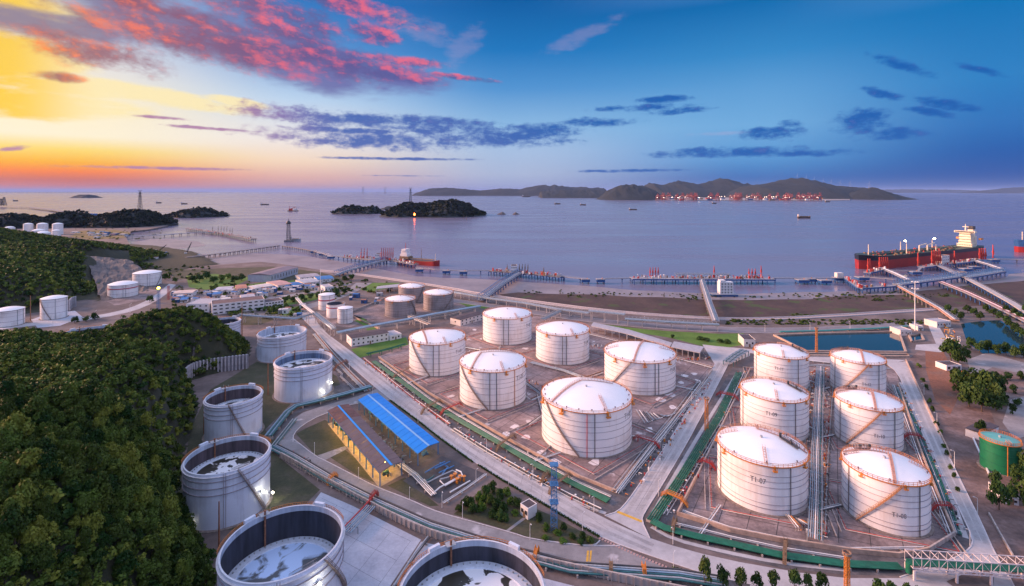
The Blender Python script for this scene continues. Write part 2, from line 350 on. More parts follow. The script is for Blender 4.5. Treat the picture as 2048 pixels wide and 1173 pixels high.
# ---------------------------------------------------------------- land, mud and sea
def struct(o, label=None): o['kind'] = 'structure'; return o
struct(MB().sheet([(-160000, -400), (160000, -400), (160000, 160000), (-160000, 160000)], SEA).build('sea', M_sea))
coast = [(2600, 800), (2100, 655), (1960, 612), (1880, 616), (1620, 633), (1500, 637), (1420, 635.5), (1300, 628), (1200, 619), (1060, 601), (960, 587), (900, 575), (800, 560), (705, 546), (640, 540), (560, 528), (520, 524), (420, 531), (360, 537),
         (330, 526), (300, 514), (270, 500), (256, 484), (252, 474), (262, 463), (300, 459), (336, 452), (326, 447), (280, 441), (200, 437), (100, 441), (60, 438), (-100, 438), (-500, 445)]
land = GP(coast)+[Vector((-6000, 1400, 0)), Vector((-3000, -350, 0)), Vector((2500, -350, 0))]
struct(MB().prism([p[:] for p in reversed(land)], -6.0, 0.0).build('ground', M_land))
mudl = [(2100, 700), (2100, 538), (1990, 556), (1930, 565), (1850, 574), (1790, 581), (1700, 583), (1600, 584), (1500, 588), (1400, 587), (1270, 581), (1150, 571), (1060, 565), (986, 561), (935, 558), (832, 553), (794, 544), (756, 538), (722, 533), (694, 525), (643, 518), (615, 513), (560, 509), (500, 506), (450, 512), (410, 508), (385, 513), (350, 505), (360, 498), (408, 492), (400, 484), (340, 478), (300, 478), (262, 486), (262, 520), (360, 560), (640, 600), (1060, 640), (1500, 680)]
def jitter(pts, step, amp):
    q = dens(pts, step)
    return [Vector((p.x+amp*mnoise.noise(Vector((p.x*.02, p.y*.02, 1))), p.y+amp*mnoise.noise(Vector((p.x*.02, p.y*.02, 7))), p.z)) for p in q]
struct(MB().sheet(jitter(GP(mudl, -3.85)+[G(*mudl[0], -3.85)], 12, 9)[:-1], -3.85).build('mudflat', M_mud))
marsh = [(2100, 700), (2100, 552), (2000, 566), (1930, 572), (1860, 580), (1800, 588), (1700, 592), (1600, 598), (1500, 601), (1420, 600), (1300, 594), (1200, 590), (1100, 587), (1040, 585), (1000, 590), (1060, 640), (1500, 690)]
struct(MB().sheet(jitter(GP(marsh, -3.6)+[G(*marsh[0], -3.6)], 8, 8)[:-1], -3.6).build('marsh', M_marsh))
dryland = [(520, 524), (640, 540), (700, 560), (640, 566), (520, 560), (440, 552), (380, 548), (420, 533)]

# ---------------------------------------------------------------- hills
def tps(ctrl):
    P = np.array([c[:2] for c in ctrl], float); z = np.array([c[2] for c in ctrl], float); n = len(P); s = 100.0; P = P/s
    d2 = ((P[:, None]-P[None])**2).sum(-1); K = np.where(d2 > 0, d2*np.log(np.maximum(d2, 1e-12)), 0)+np.eye(n)*.02
    A = np.zeros((n+3, n+3)); A[:n, :n] = K; A[:n, n] = 1; A[:n, n+1:] = P; A[n:, :n] = A[:n, n:].T
    w = np.linalg.solve(A, np.concatenate([z, [0, 0, 0]]))
    def f(X, Y):
        q = np.stack([np.ravel(X)/s, np.ravel(Y)/s], 1); d = ((q[:, None]-P[None])**2).sum(-1)
        return ((np.where(d > 0, d*np.log(np.maximum(d, 1e-12)), 0)@w[:n])+w[n]+q@w[n+1:]).reshape(np.shape(X))
    return f
def C(px, py, h): p = G(px, py, h); return (p.x, p.y, h)
# near wooded hill
hillA_edge = [(-40, 20), (-58, 90), (-84, 146), (-104, 166), (-123, 187), (-146, 222), (-164, 262), (-197, 300), (-188, 314), (-179, 328), (-178, 338), (-183, 350), (-192, 372), (-230, 392), (-290, 380), (-330, 345), (-400, 330), (-520, 330)]
ctrlA = [(x, y, 0) for x, y in hillA_edge]
ctrlA += [C(0, 1173, 36), C(0, 1000, 44), C(0, 800, 48), C(0, 700, 44), C(0, 664, 38), C(100, 1173, 30), C(100, 900, 42), C(100, 760, 42), C(130, 700, 32), C(200, 1173, 22), C(200, 1000, 36), C(200, 800, 42), C(200, 700, 38), C(190, 668, 30),
          C(300, 1173, 13), C(300, 1000, 26), C(300, 850, 33), C(300, 750, 36), C(300, 680, 37), C(300, 624, 38), C(400, 632, 34), C(395, 690, 26), C(455, 654, 27), C(478, 668, 24), C(490, 690, 13), C(440, 690, 24), C(250, 635, 37), C(350, 800, 22), C(330, 900, 18), C(335, 1000, 14), C(370, 1110, 7),
          (-60, 20, 24), (-130, 20, 44), (-160, 60, 52), (-300, 100, 58), (-420, 180, 48), (-300, 300, 6), (-290, 272, 20), (-350, 300, 8), (-430, 290, 10), (-330, 250, 26), (-420, 240, 34), (-250, 150, 50), (-262, 318, 14), (-285, 345, 4)]
fA = tps(ctrlA)
def edge_dist(X, Y, poly):               # signed distance, positive inside
    P = np.array(poly, float); d = np.full(np.shape(X), 1e9); ins = np.zeros(np.shape(X), bool); n = len(P)
    for i in range(n):
        a, b = P[i], P[(i+1) % n]; ab = b-a; t = np.clip(((X-a[0])*ab[0]+(Y-a[1])*ab[1])/(ab@ab+1e-9), 0, 1)
        d = np.minimum(d, np.hypot(X-a[0]-t*ab[0], Y-a[1]-t*ab[1]))
        c = ((a[1] > Y) != (b[1] > Y)) & (X < (b[0]-a[0])*(Y-a[1])/(b[1]-a[1]+1e-12)+a[0]); ins ^= c
    return np.where(ins, d, -d)
polyA = hillA_edge+[(-620, 330), (-620, -20), (-40, -20)]
def hA(X, Y):
    d = edge_dist(X, Y, polyA)
    return np.where(d > 0, np.maximum(fA(X, Y)-2.5, 1.5)*np.clip(d/9, 0, 1)**.7, -1.5)
def grid_hill(name, hf, x0, x1, y0, y1, step, m):
    xs = np.arange(x0, x1+.1, step); ys = np.arange(y0, y1+.1, step); X, Y = np.meshgrid(xs, ys); Z = hf(X, Y)
    nx, ny = len(xs), len(ys); V = np.stack([X.ravel(), Y.ravel(), Z.ravel()], 1)
    idx = np.arange(nx*ny).reshape(ny, nx); Q = np.stack([idx[:-1, :-1], idx[:-1, 1:], idx[1:, 1:], idx[1:, :-1]], -1).reshape(-1, 4)
    keep = (V[Q][:, :, 2].max(1) > -1.0); Q = Q[keep]
    me = bpy.data.meshes.new(name); me.from_pydata(V.tolist(), [], Q.tolist()); me.materials.append(m); me.polygons.foreach_set('use_smooth', [True]*len(Q))
    o = bpy.data.objects.new(name, me); COL.objects.link(o); o['kind'] = 'structure'; return o
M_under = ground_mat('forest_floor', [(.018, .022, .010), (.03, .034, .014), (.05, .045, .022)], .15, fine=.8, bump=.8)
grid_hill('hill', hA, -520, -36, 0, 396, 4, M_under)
# second wooded hill behind the road on the left
hB_ctrl = [C(-60, 640, 0), C(0, 640, 0), C(60, 625, 0), C(140, 612, 0), C(150, 590, 6), C(190, 560, 10), C(225, 600, 0), C(200, 575, 6), C(205, 540, 2), C(258, 560, 0), C(262, 530, 2), C(300, 540, 0), C(330, 548, 0), C(360, 545, 0), C(160, 505, 34), C(170, 498, 38), C(235, 500, 30), C(260, 512, 22), C(300, 524, 10),
           C(0, 560, 30), C(60, 560, 26), C(110, 560, 24), C(0, 500, 44), C(70, 506, 33), C(130, 504, 34), C(0, 460, 52), C(36, 474, 40), C(70, 488, 34), C(130, 486, 36), C(190, 484, 40), C(240, 494, 26), (-900, 700, 60), (-1000, 900, 55), (-760, 1050, 0), (-600, 950, 0), (-520, 860, 0), (-470, 800, 0), (-1000, 1150, 0), (-900, 520, 20), (-620, 450, 10)]
hB_poly = [C(*c)[:2] for c in ((-160, 655, 0), (0, 642, 0), (60, 628, 0), (140, 616, 0), (160, 600, 0), (205, 606, 0), (222, 585, 0), (208, 545, 0), (262, 532, 0), (300, 545, 0), (345, 549, 0), (364, 541, 0))]+[(-470, 790), (-520, 850), (-620, 960), (-760, 1060), (-1000, 1160), (-1300, 900), (-1100, 420)]
fB = tps(hB_ctrl)
def hB(X, Y):
    d = edge_dist(X, Y, hB_poly); return np.where(d > 0, np.maximum(fB(X, Y)-6.5, 1.0)*np.clip(d/14, 0, 1)**.7, -1.5)
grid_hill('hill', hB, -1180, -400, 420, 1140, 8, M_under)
def ridge(name, crest, front, back, zb=SEA, m=None, nx=110, ny=22, rough=.14, label=None, seed=0, end=.5):
    """a hill or island: crest = pixels with a depth; front and back = run-out in metres"""
    m = m or M_hillgreen; cp = [GD(px, py, Y) for px, py, Y in crest]; L = [0]
    for a, b in zip(cp[:-1], cp[1:]): L.append(L[-1]+(b-a).length)
    V = []; hm = max(p.z for p in cp)-zb
    for i in range(nx+1):
        s = L[-1]*i/nx; k = max(j for j in range(len(L)) if L[j] <= s+1e-6); k = min(k, len(cp)-2); t = (s-L[k])/(L[k+1]-L[k]); p = cp[k].lerp(cp[k+1], t)
        hh = p.z-zb; fr = (.25+.75*(max(hh, 0)/hm)**end)
        for j in range(ny+1):
            v = j/ny*2-1; prof = (1-abs(v)**1.5)
            ext = (front if v < 0 else back)*fr
            x, y = p.x, p.y+v*ext
            nz_ = mnoise.fractal(Vector((x/hm*.5+seed, y/hm*.5, seed*3.1)), 1.0, 2.1, 5); n2 = mnoise.fractal(Vector((x/hm*2.2+seed, y/hm*2.2, seed)), .8, 2.1, 5)
            z = zb+hh*prof*(1+rough*3*nz_*(1-prof*.8)+rough*.8*n2+rough*1.5*(.35-abs(mnoise.fractal(Vector((x/hm*.8, y/hm*.8+seed, 4.0)), .9, 2.1, 4)))*prof)-(0 if prof > .02 else 1.0)
            if i in (0, nx): z = min(z, zb-.5)
            V.append((x, y, z))
    m_ = ny+1; Fc = [(i*m_+j, (i+1)*m_+j, (i+1)*m_+j+1, i*m_+j+1) for i in range(nx) for j in range(ny)]
    o = MB().add(V, Fc, True).build(name, m); o['kind'] = 'structure'; RIDGE[label] = [p for p in V if p[2] > zb+hm*.06]
    if label: o['label'] = label
    return o
RIDGE = {}
def cr(Y, *pts): return [(a, b, Y) for a, b in pts]
# headlands at the left
ridge('headland', cr(1690, (176, 452), (190, 441), (215, 430), (245, 423), (282, 423), (300, 432), (318, 444), (334, 453)), 130, 160, 0, label='wooded headland below the tall lattice pylon', seed=2, rough=.08)
ridge('headland', cr(1650, (58, 454), (90, 440), (115, 430), (140, 425), (160, 432), (180, 444), (195, 454)), 120, 150, 0, label='wooded headland beyond the white dome tanks', seed=5, rough=.05)
ridge('headland', cr(1600, (-60, 428), (0, 432), (30, 430), (55, 438), (80, 455)), 120, 150, 0, label='wooded headland at the edge of the sea', seed=8, rough=.05)
# islands
ridge('island', cr(2350, (334, 433), (352, 429), (375, 422), (397, 417), (420, 423), (438, 431), (450, 433)), 150, 160, label='low dark island between the bay and the ships', seed=3)
ridge('island', cr(2700, (670, 426), (688, 416), (705, 413), (730, 417), (748, 415), (758, 425)), 130, 150, label='small two-humped island beside the large one', seed=4)
ridge('island', cr(2500, (764, 432), (785, 420), (815, 408), (845, 411), (870, 407), (905, 403), (935, 412), (955, 424), (972, 430)), 260, 260, label='large green island carrying a power pylon', seed=6, nx=160)
ridge('island', cr(3300, (756, 420), (775, 413), (792, 414), (800, 421)), 90, 100, label='small islet behind the large green island', seed=9)
ridge('island', cr(9000, (150, 394), (160, 390), (180, 390), (187, 394)), 200, 300, label='tiny flat island far out under the sunset', seed=10)
for a in ((994, 427, 1005, 424, 1012, 427), (1022, 429, 1031, 424.5, 1041, 428)):
    ridge('rock_islet', cr(2560, (a[0], a[1]+2), (a[2], a[3]), (a[4], a[5]+2)), 14, 16, seed=a[0], nx=14, ny=8, label='bare rock islet east of the large island', m=M_rock)
# far mountains over the container port
ridge('mountain', cr(14000, (832, 386), (860, 378), (890, 377), (930, 379), (960, 382), (1000, 378), (1040, 379), (1080, 372), (1110, 372), (1150, 376), (1210, 377)), 1100, 1500, label='low blue mountain ridge on the horizon', seed=12, nx=160)
ridge('mountain', cr(9500, (1080, 384), (1130, 381), (1180, 380), (1230, 384)), 700, 900, label='low foothill behind the blue ridge', seed=13)
ridge('mountain', cr(10500, (1280, 388), (1300, 368), (1325, 372), (1355, 365), (1390, 371), (1415, 367), (1443, 359), (1480, 368), (1510, 370), (1545, 368), (1600, 372)), 1500, 1500, label='blue mountain range with a pointed peak', seed=14, nx=170)
ridge('mountain', cr(8600, (1478, 392), (1505, 372), (1540, 369), (1588, 359), (1630, 366), (1660, 372), (1700, 374), (1730, 380), (1765, 392)), 1400, 1500, label='dark mountain behind the port cranes', seed=15, nx=170)
ridge('mountain', cr(7200, (1196, 399), (1215, 383), (1240, 373), (1262, 372), (1290, 375), (1310, 384), (1325, 398)), 600, 700, label='dark round hill at the near end of the port', seed=16)
ridge('mountain', cr(7400, (1690, 398), (1712, 384), (1745, 376), (1765, 384), (1800, 394), (1822, 399)), 500, 600, label='dark hill at the far end of the port', seed=17)
ridge('mountain', cr(30000, (1960, 383), (2010, 378), (2060, 374), (2160, 372), (2300, 383)), 2500, 3000, label='pale blue ridge at the edge of the sea', seed=18)
ridge('mountain', cr(40000, (1700, 382), (1800, 379), (1900, 380), (1980, 382.4)), 2500, 3000, label='faint blue ridge far beyond the strait', seed=19)
# port quay under the mountains
pq = GP([(1310, 401.4), (1640, 402.5), (1700, 401), (1700, 396), (1310, 395.5)], SEA); struct(MB().prism(pq, SEA-1, SEA+6).build('port_quay', mat('quay_concrete', (.3, .27, .26), .8, .2, .01)))
# ---------------------------------------------------------------- storage tanks
M_tank = None
def tank_mat(name, base, dirt, amount=.5):
    m = bpy.data.materials.new(name); m.use_nodes = True; nt = m.node_tree; L = nt.links; b = nt.nodes['Principled BSDF']; b.inputs['Roughness'].default_value = .42
    t = nt.nodes.new('ShaderNodeTexCoord'); mp = nt.nodes.new('ShaderNodeMapping'); mp.inputs['Scale'].default_value = (1, 1, .07); oi = nt.nodes.new('ShaderNodeObjectInfo'); va = nt.nodes.new('ShaderNodeVectorMath'); va.operation = 'MULTIPLY_ADD'; va.inputs[1].default_value = (60, 60, 0); L.new(oi.outputs['Random'], va.inputs[0]); L.new(t.outputs['Object'], va.inputs[2]); L.new(va.outputs[0], mp.inputs[0])
    n = nt.nodes.new('ShaderNodeTexNoise'); n.inputs['Scale'].default_value = .5; n.inputs['Detail'].default_value = 7; n.inputs['Roughness'].default_value = .65; L.new(mp.outputs[0], n.inputs[0])
    n2 = nt.nodes.new('ShaderNodeTexNoise'); n2.inputs['Scale'].default_value = .12; n2.inputs['Detail'].default_value = 5; L.new(va.outputs[0], n2.inputs[0])
    mu = nt.nodes.new('ShaderNodeMath'); mu.operation = 'MULTIPLY'; L.new(n.outputs[0], mu.inputs[0]); L.new(n2.outputs[0], mu.inputs[1])
    cr_ = nt.nodes.new('ShaderNodeValToRGB'); L.new(mu.outputs[0], cr_.inputs[0]); e = cr_.color_ramp.elements
    e[0].position = .13; e[0].color = (*[d*amount+c*(1-amount) for c, d in zip(base, dirt)], 1); e[1].position = .25; e[1].color = (*base, 1)
    # welded courses: thin seams every 2.4 m
    sp = nt.nodes.new('ShaderNodeSeparateXYZ'); L.new(t.outputs['Object'], sp.inputs[0])
    md = nt.nodes.new('ShaderNodeMath'); md.operation = 'PINGPONG'; md.inputs[1].default_value = 1.2; L.new(sp.outputs[2], md.inputs[0])
    lt = nt.nodes.new('ShaderNodeMath'); lt.operation = 'LESS_THAN'; lt.inputs[1].default_value = .05; L.new(md.outputs[0], lt.inputs[0])
    mx = nt.nodes.new('ShaderNodeMix'); mx.data_type = 'RGBA'; ml = nt.nodes.new('ShaderNodeMath'); ml.operation = 'MULTIPLY'; ml.inputs[1].default_value = .07; L.new(lt.outputs[0], ml.inputs[0]); L.new(ml.outputs[0], mx.inputs[0])
    L.new(cr_.outputs[0], mx.inputs[6]); mx.inputs[7].default_value = (*[d*.6 for d in dirt], 1); L.new(mx.outputs[2], b.inputs['Base Color'])
    return m
M_tankw = tank_mat('white_tank_paint', (.86, .85, .85), (.60, .53, .48), .55)
M_tankroof = mat('white_roof_paint', (.88, .88, .88), .4, .03, .12)
M_tankg = tank_mat('grey_tank_paint', (.34, .31, .32), (.20, .16, .15), .8)
M_opent = tank_mat('pale_open_tank_paint', (.66, .72, .84), (.44, .46, .54), .7)
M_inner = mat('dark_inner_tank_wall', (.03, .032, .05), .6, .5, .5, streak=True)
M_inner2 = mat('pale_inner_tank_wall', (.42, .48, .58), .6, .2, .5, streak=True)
M_ring = mat('stiffener_ring_steel', (.30, .27, .30), .6, .2, .8)
M_ringw = mat('pale_ring_steel', (.62, .6, .62), .5, .15, .8)
M_fnd = mat('tank_foundation', (.22, .18, .16), .9, .3, .8)
M_rail = mat('orange_hand_rail', (.50, .17, .035), .5, .25, 1.0)
M_num = mat('black_number_paint', (.08, .08, .09), .6)
M_stair = mat('stair_steel', (.24, .19, .17), .6, .3, 1.0)
def roof_stain(name, white, stain, lo, hi, sc):
    m = bpy.data.materials.new(name); m.use_nodes = True; nt = m.node_tree; L = nt.links; b = nt.nodes['Principled BSDF']; b.inputs['Roughness'].default_value = .35
    t = nt.nodes.new('ShaderNodeTexCoord'); g = nt.nodes.new('ShaderNodeVectorMath'); g.operation = 'LENGTH'; L.new(t.outputs['Object'], g.inputs[0])
    n = nt.nodes.new('ShaderNodeTexNoise'); n.inputs['Scale'].default_value = sc; n.inputs['Detail'].default_value = 5; n.inputs['Roughness'].default_value = .5; n.inputs['Distortion'].default_value = 1.2; oi = nt.nodes.new('ShaderNodeObjectInfo'); va = nt.nodes.new('ShaderNodeVectorMath'); va.operation = 'MULTIPLY_ADD'; va.inputs[1].default_value = (90, 90, 90); L.new(oi.outputs['Random'], va.inputs[0]); L.new(t.outputs['Object'], va.inputs[2]); L.new(va.outputs[0], n.inputs[0])
    c = nt.nodes.new('ShaderNodeValToRGB'); L.new(n.outputs[0], c.inputs[0]); c.color_ramp.elements[0].position = lo; c.color_ramp.elements[0].color = (*white, 1); c.color_ramp.elements[1].position = hi; c.color_ramp.elements[1].color = (*stain, 1)
    L.new(c.outputs[0], b.inputs['Base Color']); return m
M_float = roof_stain('stained_floating_roof', (.78, .78, .80), (.03, .026, .018), .495, .52, .13)
M_float2 = roof_stain('wet_floating_roof', (.50, .66, .92), (.09, .10, .11), .49, .56, .12)
M_pont = mat('pontoon_paint', (.62, .68, .78), .5, .1, .8)

def tank_px(x0, x1, yr, yb, dy=0.0):
    """radius, height and centre of an upright tank from its outline: left/right x, nearest rim row, nearest base row"""
    w = (x1-x0)/2; px = (x0+x1)/2; X = (px-CX)/F; yb += dy; yr += dy
    Yn = H*F/(yb-HY); k = w/F/math.sqrt(1+X*X); Yc = Yn/(1-k); Rr = k*Yc
    h = H-(yr-HY)*Yn/F
    return X*Yc, Yc, Rr, h
def ring_mb(R, z, w=.25, t=.18, n=72): return MB().lathe([(R, z), (R+w, z), (R+w, z+t), (R, z+t), (R, z)], n, smooth=False)
def helix(R, a0, a1, z0, z1, n): return [Vector((R*math.cos(a0+(a1-a0)*k/n), R*math.sin(a0+(a1-a0)*k/n), z0+(z1-z0)*k/n)) for k in range(n+1)]
def text_on(root, s, size, R, ang, z, m):
    c = bpy.data.curves.new('num', 'FONT'); c.body = s; c.size = size; c.align_x = 'CENTER'; c.resolution_u = 3
    to = bpy.data.objects.new('num', c); COL.objects.link(to); dg = bpy.context.evaluated_depsgraph_get(); me = bpy.data.meshes.new_from_object(to.evaluated_get(dg)); bpy.data.objects.remove(to)
    bm = bmesh.new(); bm.from_mesh(me); bmesh.ops.triangulate(bm, faces=bm.faces); bmesh.ops.subdivide_edges(bm, edges=[e for e in bm.edges if e.calc_length() > size*.3], cuts=2)
    for v in bm.verts:
        a = ang+v.co.x*.8/R; v.co = Vector((R*math.cos(a), R*math.sin(a), z+v.co.y))
    bm.to_mesh(me); bm.free(); me.materials.clear(); me.materials.append(m)
    o = bpy.data.objects.new('tank_number', me); COL.objects.link(o); o.parent = root; return o
def guard_rail(R, z, m, root, n=56, a0=0, a1=2*PI, hh=1.1, name='guard_rail'):
    b = MB(); full = abs(a1-a0-2*PI) < 1e-6
    for k in range(n+(0 if full else 1)):
        a = a0+(a1-a0)*k/n; b.bar((R*math.cos(a), R*math.sin(a), z), (R*math.cos(a), R*math.sin(a), z+hh), .09)
    for q in (.5, 1.0):
        b.lathe([(R-.05, z+hh*q-.05), (R+.05, z+hh*q-.05), (R+.05, z+hh*q+.05), (R-.05, z+hh*q+.05), (R-.05, z+hh*q-.05)], n, smooth=False, a0=a0, a1=a1)
    return b.build(name, m, root)
def spiral(root, R, a0, a1, z0, z1, m, w=.7, railm=None):
    n = 40; I = helix(R+.12, a0, a1, z0, z1, n); O = helix(R+.12+w, a0, a1, z0, z1, n); b = MB()
    for k in range(n):
        i0, o0, i1, o1 = I[k], O[k], I[k+1], O[k+1]; z = (i0.z+i1.z)/2
        b.add([(i0.x, i0.y, z), (o0.x, o0.y, z), (o1.x, o1.y, z), (i1.x, i1.y, z), (i0.x, i0.y, z-.15), (o0.x, o0.y, z-.15), (o1.x, o1.y, z-.15), (i1.x, i1.y, z-.15)], [(0, 1, 2, 3), (7, 6, 5, 4), (0, 4, 5, 1), (1, 5, 6, 2), (2, 6, 7, 3), (3, 7, 4, 0)])
    for P in (I, O):
        for k in range(n): b.bar(P[k]-Vector((0, 0, .1)), P[k+1]-Vector((0, 0, .1)), .07, .26)
    s = b.build('spiral_stair', m, root); r = MB()
    for k in range(0, n+1, 2): r.bar(O[k], O[k]+Vector((0, 0, 1.1)), .08)
    for q in (.55, 1.1):
        for k in range(n): r.bar(O[k]+Vector((0, 0, q)), O[k+1]+Vector((0, 0, q)), .09)
    r.build('handrail', railm or m, s); return s
def dome_tank(label, geo, rise=.16, num=None, num_phi=0, num_z=.5, stair=None, rings=6, style='white', group=None, walk=None, ladders=(), boxes=(), risers=(), band=None, simple=False, platform=None, stair_m=None, cat='storage tank', name='storage_tank', vents=16, shellm=None, roofm=None, ringm=None):
    cx_, cy_, R, h = geo; root = thing(name, label, cat, (cx_, cy_, 0), 0, group); th = math.atan2(-cy_, -cx_); A = lambda d: th+R_(d)
    n = 96 if not simple else 40; sm = shellm or (M_tankw if style == 'white' else M_tankg); rm = ringm or (M_ring if style == 'white' else M_dark)
    MB().lathe([(R+.9, -.3), (R+.9, .25), (R, .3)], n, smooth=False).build('foundation', M_fnd, root)
    MB().lathe([(R, .2), (R, h)], n).build('shell', sm, root)
    pr = [(R*q, h+R*rise*(1-q*q)) for q in (1.0, .96, .9, .8, .7, .6, .5, .4, .3, .2, .1, .02)]
    MB().lathe([(R+.1, h-.12), (R+.1, h)]+pr+[(0.0, h+R*rise)], n).build('roof', roofm or M_tankroof, root)
    for k in range(rings):
        q = (.12, .22, .40, .56, .68, .79, .9)[k] if rings > 3 else (.3, .62, .85)[k]
        ring_mb(R, h*q, .16, .10 if k else .2, n).build('stiffener_ring', rm, root)
    if simple:
        ring_mb(R, h-.3, .35, .35, n).build('rim', rm, root)
        if band:
            MB().lathe([(R+.03, h*band[0]), (R+.03, h*band[1])], n).build('band', band[2], root)
        for d in risers: MB().bar((math.cos(A(d))*(R+.2), math.sin(A(d))*(R+.2), 0), (math.cos(A(d))*(R+.2), math.sin(A(d))*(R+.2), h), .3).build('riser_pipe', M_steel, root)
        if stair: spiral(root, R, A(stair[0]), A(stair[1]), h, .4, stair_m or M_stair)
        return root
    guard_rail(R+.1, h, M_rail, root)
    MB().lathe([(R+.08, h-.25), (R+.5, h-.25), (R+.5, h), (R+.08, h)], n, smooth=False).build('rim_walkway', M_rail, root)
    for d in boxes:
        a = A(d); c = Vector((math.cos(a), math.sin(a), 0)); b = MB(); s_ = R*.045
        b.box(c*(R+s_*.8)+Vector((0, 0, h-s_*2.1)), (s_*1.5, s_*2.0, s_*.35), a).box(c*(R+s_*.35)+Vector((0, 0, h-s_*.6)), (s_*.9, s_*.8, s_*1.7), a)
        for e in (-1, 1): b.bar(c*(R+s_*1.4)+Vector((-c.y, c.x, 0))*s_*e+Vector((0, 0, h-s_*2.0)), c*(R+s_*.4)+Vector((-c.y, c.x, 0))*s_*e+Vector((0, 0, h-s_*.2)), .12)
        b.build('foam_chamber', M_orange, root)
    for d, m in risers:
        a = A(d); c = Vector((math.cos(a)*(R+.35), math.sin(a)*(R+.35), 0)); MB().tube([c+Vector((0, 0, .2)), c+Vector((0, 0, h-.4))], .16, 6).build('riser_pipe', m, root)
    def rp(d, q, up=0): a = A(d); return Vector((math.cos(a)*R*q, math.sin(a)*R*q, h+R*rise*(1-q*q)+up))
    def rxy(x, y, up=0): q = min(1, math.hypot(x, y)); return Vector((R*(math.cos(th)*x-math.sin(th)*y), R*(math.sin(th)*x+math.cos(th)*y), h+R*rise*(1-q*q)+up))
    # x towards the camera, y to the image's right-hand side, both in radii
    if walk:
        b = MB(); wd = .8
        for (x0, y0), (x1, y1) in zip(walk[:-1], walk[1:]):
            nn = max(3, int(math.hypot(x1-x0, y1-y0)*14)); pts = [rxy(x0+(x1-x0)*k/nn, y0+(y1-y0)*k/nn, .25) for k in range(nn+1)]
            lf, rt = offset(pts, wd/2), offset(pts, -wd/2); b.ribbon(lf, rt)
            for P in (lf, rt):
                for k in range(nn):
                    b.bar(P[k]+Vector((0, 0, 1.0)), P[k+1]+Vector((0, 0, 1.0)), .08); b.bar(P[k], P[k]+Vector((0, 0, 1.0)), .08); b.bar(P[k]+Vector((0, 0, .5)), P[k+1]+Vector((0, 0, .5)), .06)
        b.build('roof_walkway', mat('faded_pink_steel', (.46, .27, .22), .6, .2, 1.0), root)
    for (x0, y0, x1, y1) in ladders:
        b = MB(); pts = [rxy(x0+(x1-x0)*k/6, y0+(y1-y0)*k/6, .3) for k in range(7)]
        for P in (offset(pts, .45), offset(pts, -.45)):
            for k in range(6): b.bar(P[k], P[k+1], .1, .1); b.bar(P[k], P[k]+Vector((0, 0, .9)), .08); b.bar(P[k]+Vector((0, 0, .9)), P[k+1]+Vector((0, 0, .9)), .08)
        for u, v in zip(offset(pts, .45), offset(pts, -.45)): b.bar(u, v, .1)
        b.build('roof_ladder', mat('faded_pink_steel', (.46, .27, .22), .6, .2, 1.0), root)
    if platform:
        x0, y0, x1, y1 = platform; b = MB(); p, q = rxy(x0, y0, .6), rxy(x1, y1, .6); d = (q-p).normalized(); s_ = Vector((-d.y, d.x, 0))*R*.035
        b.bar(p, q, R*.08, .25)
        for k in range(7):
            c = p.lerp(q, k/6)
            for e in (-1, 1): b.bar(c+s_*e, c+s_*e+Vector((0, 0, 1.3)), .1)
        for e in (-1, 1): b.bar(p+s_*e+Vector((0, 0, 1.3)), q+s_*e+Vector((0, 0, 1.3)), .1)
        b.box(p+Vector((0, 0, .8)), (.7, .7, 1.4)); b.box(p.lerp(q, .6)+Vector((0, 0, .7)), (.6, .8, 1.2))
        b.build('gauging_platform', M_dark, root)
    if vents:
        b = MB()
        for k in range(vents):
            p = rp(k*360/vents+7, .94); b.cyl(p, .16, .5, 6); b.cyl(p+Vector((0, 0, .5)), .34, .2, 6)
        b.build('roof_vents', M_dark if style != 'white' else mat('vent_steel', (.12, .08, .10), .6), root, kind='stuff')
    MB().cyl((0, 0, h+R*rise-.2), .5, .9, 8).build('centre_vent', M_steel, root)
    if stair: spiral(root, R, A(stair[0]), A(stair[1]), h, .4, stair_m or M_stair)
    if num: text_on(root, num, R*.17, R+.06, A(num_phi), h*num_z, M_num)
    return root
fp = M_rail
LG = 'white domed tanks of the two middle rows'; RG = 'white domed tanks in the yard beside the pond road'
rs = ((-8, M_dark), (3, M_dark))
TANKS = {}
def T(key, *a, **k): TANKS[key] = (a[1]); return dome_tank(*a, **k)
T('01', 'white domed tank nearest the long white building with round windows, numbered T1-01', tank_px(819, 931, 690, 754), num='T1-01', num_phi=48, num_z=.62, stair=(-62, -14), walk=[(.9, -.35), (-.45, -.55), (-.55, .6)], ladders=[(.95, .28, .55, .2)], boxes=(-38, 26, 75), risers=rs, group=LG, rings=6)
T('02', 'white domed tank farthest back, in front of the seawall pipe rack, numbered T1-02', tank_px(966, 1063, 639, 691), num='T1-02', num_phi=58, num_z=.6, walk=[(-.2, -.9), (-.55, -.3), (-.5, .6)], ladders=[(.95, .4, .5, .3)], boxes=(-30, 34, 80), risers=rs, group=LG)
T('03', 'white domed tank in the middle of the front row, numbered T1-03', tank_px(920, 1052, 745, 821), num='T1-03', num_phi=52, num_z=.68, stair=(-66, -8), walk=[(.75, -.62), (-.35, -.35), (-.5, .75)], ladders=[(.95, .3, .5, .22)], boxes=(-40, 22, 72), risers=((-5, M_dark), (6, M_dark), (38, M_orange)), group=LG)
T('04', 'white domed tank in the middle of the back row, numbered T1-04', tank_px(1072, 1178, 672, 731), num='T1-04', num_phi=60, num_z=.6, walk=[(-.1, -.95), (-.6, -.3), (-.6, .6)], ladders=[(.95, .4, .5, .3)], boxes=(-34, 30, 78), risers=((0, M_dark), (8, M_dark)), group=LG)
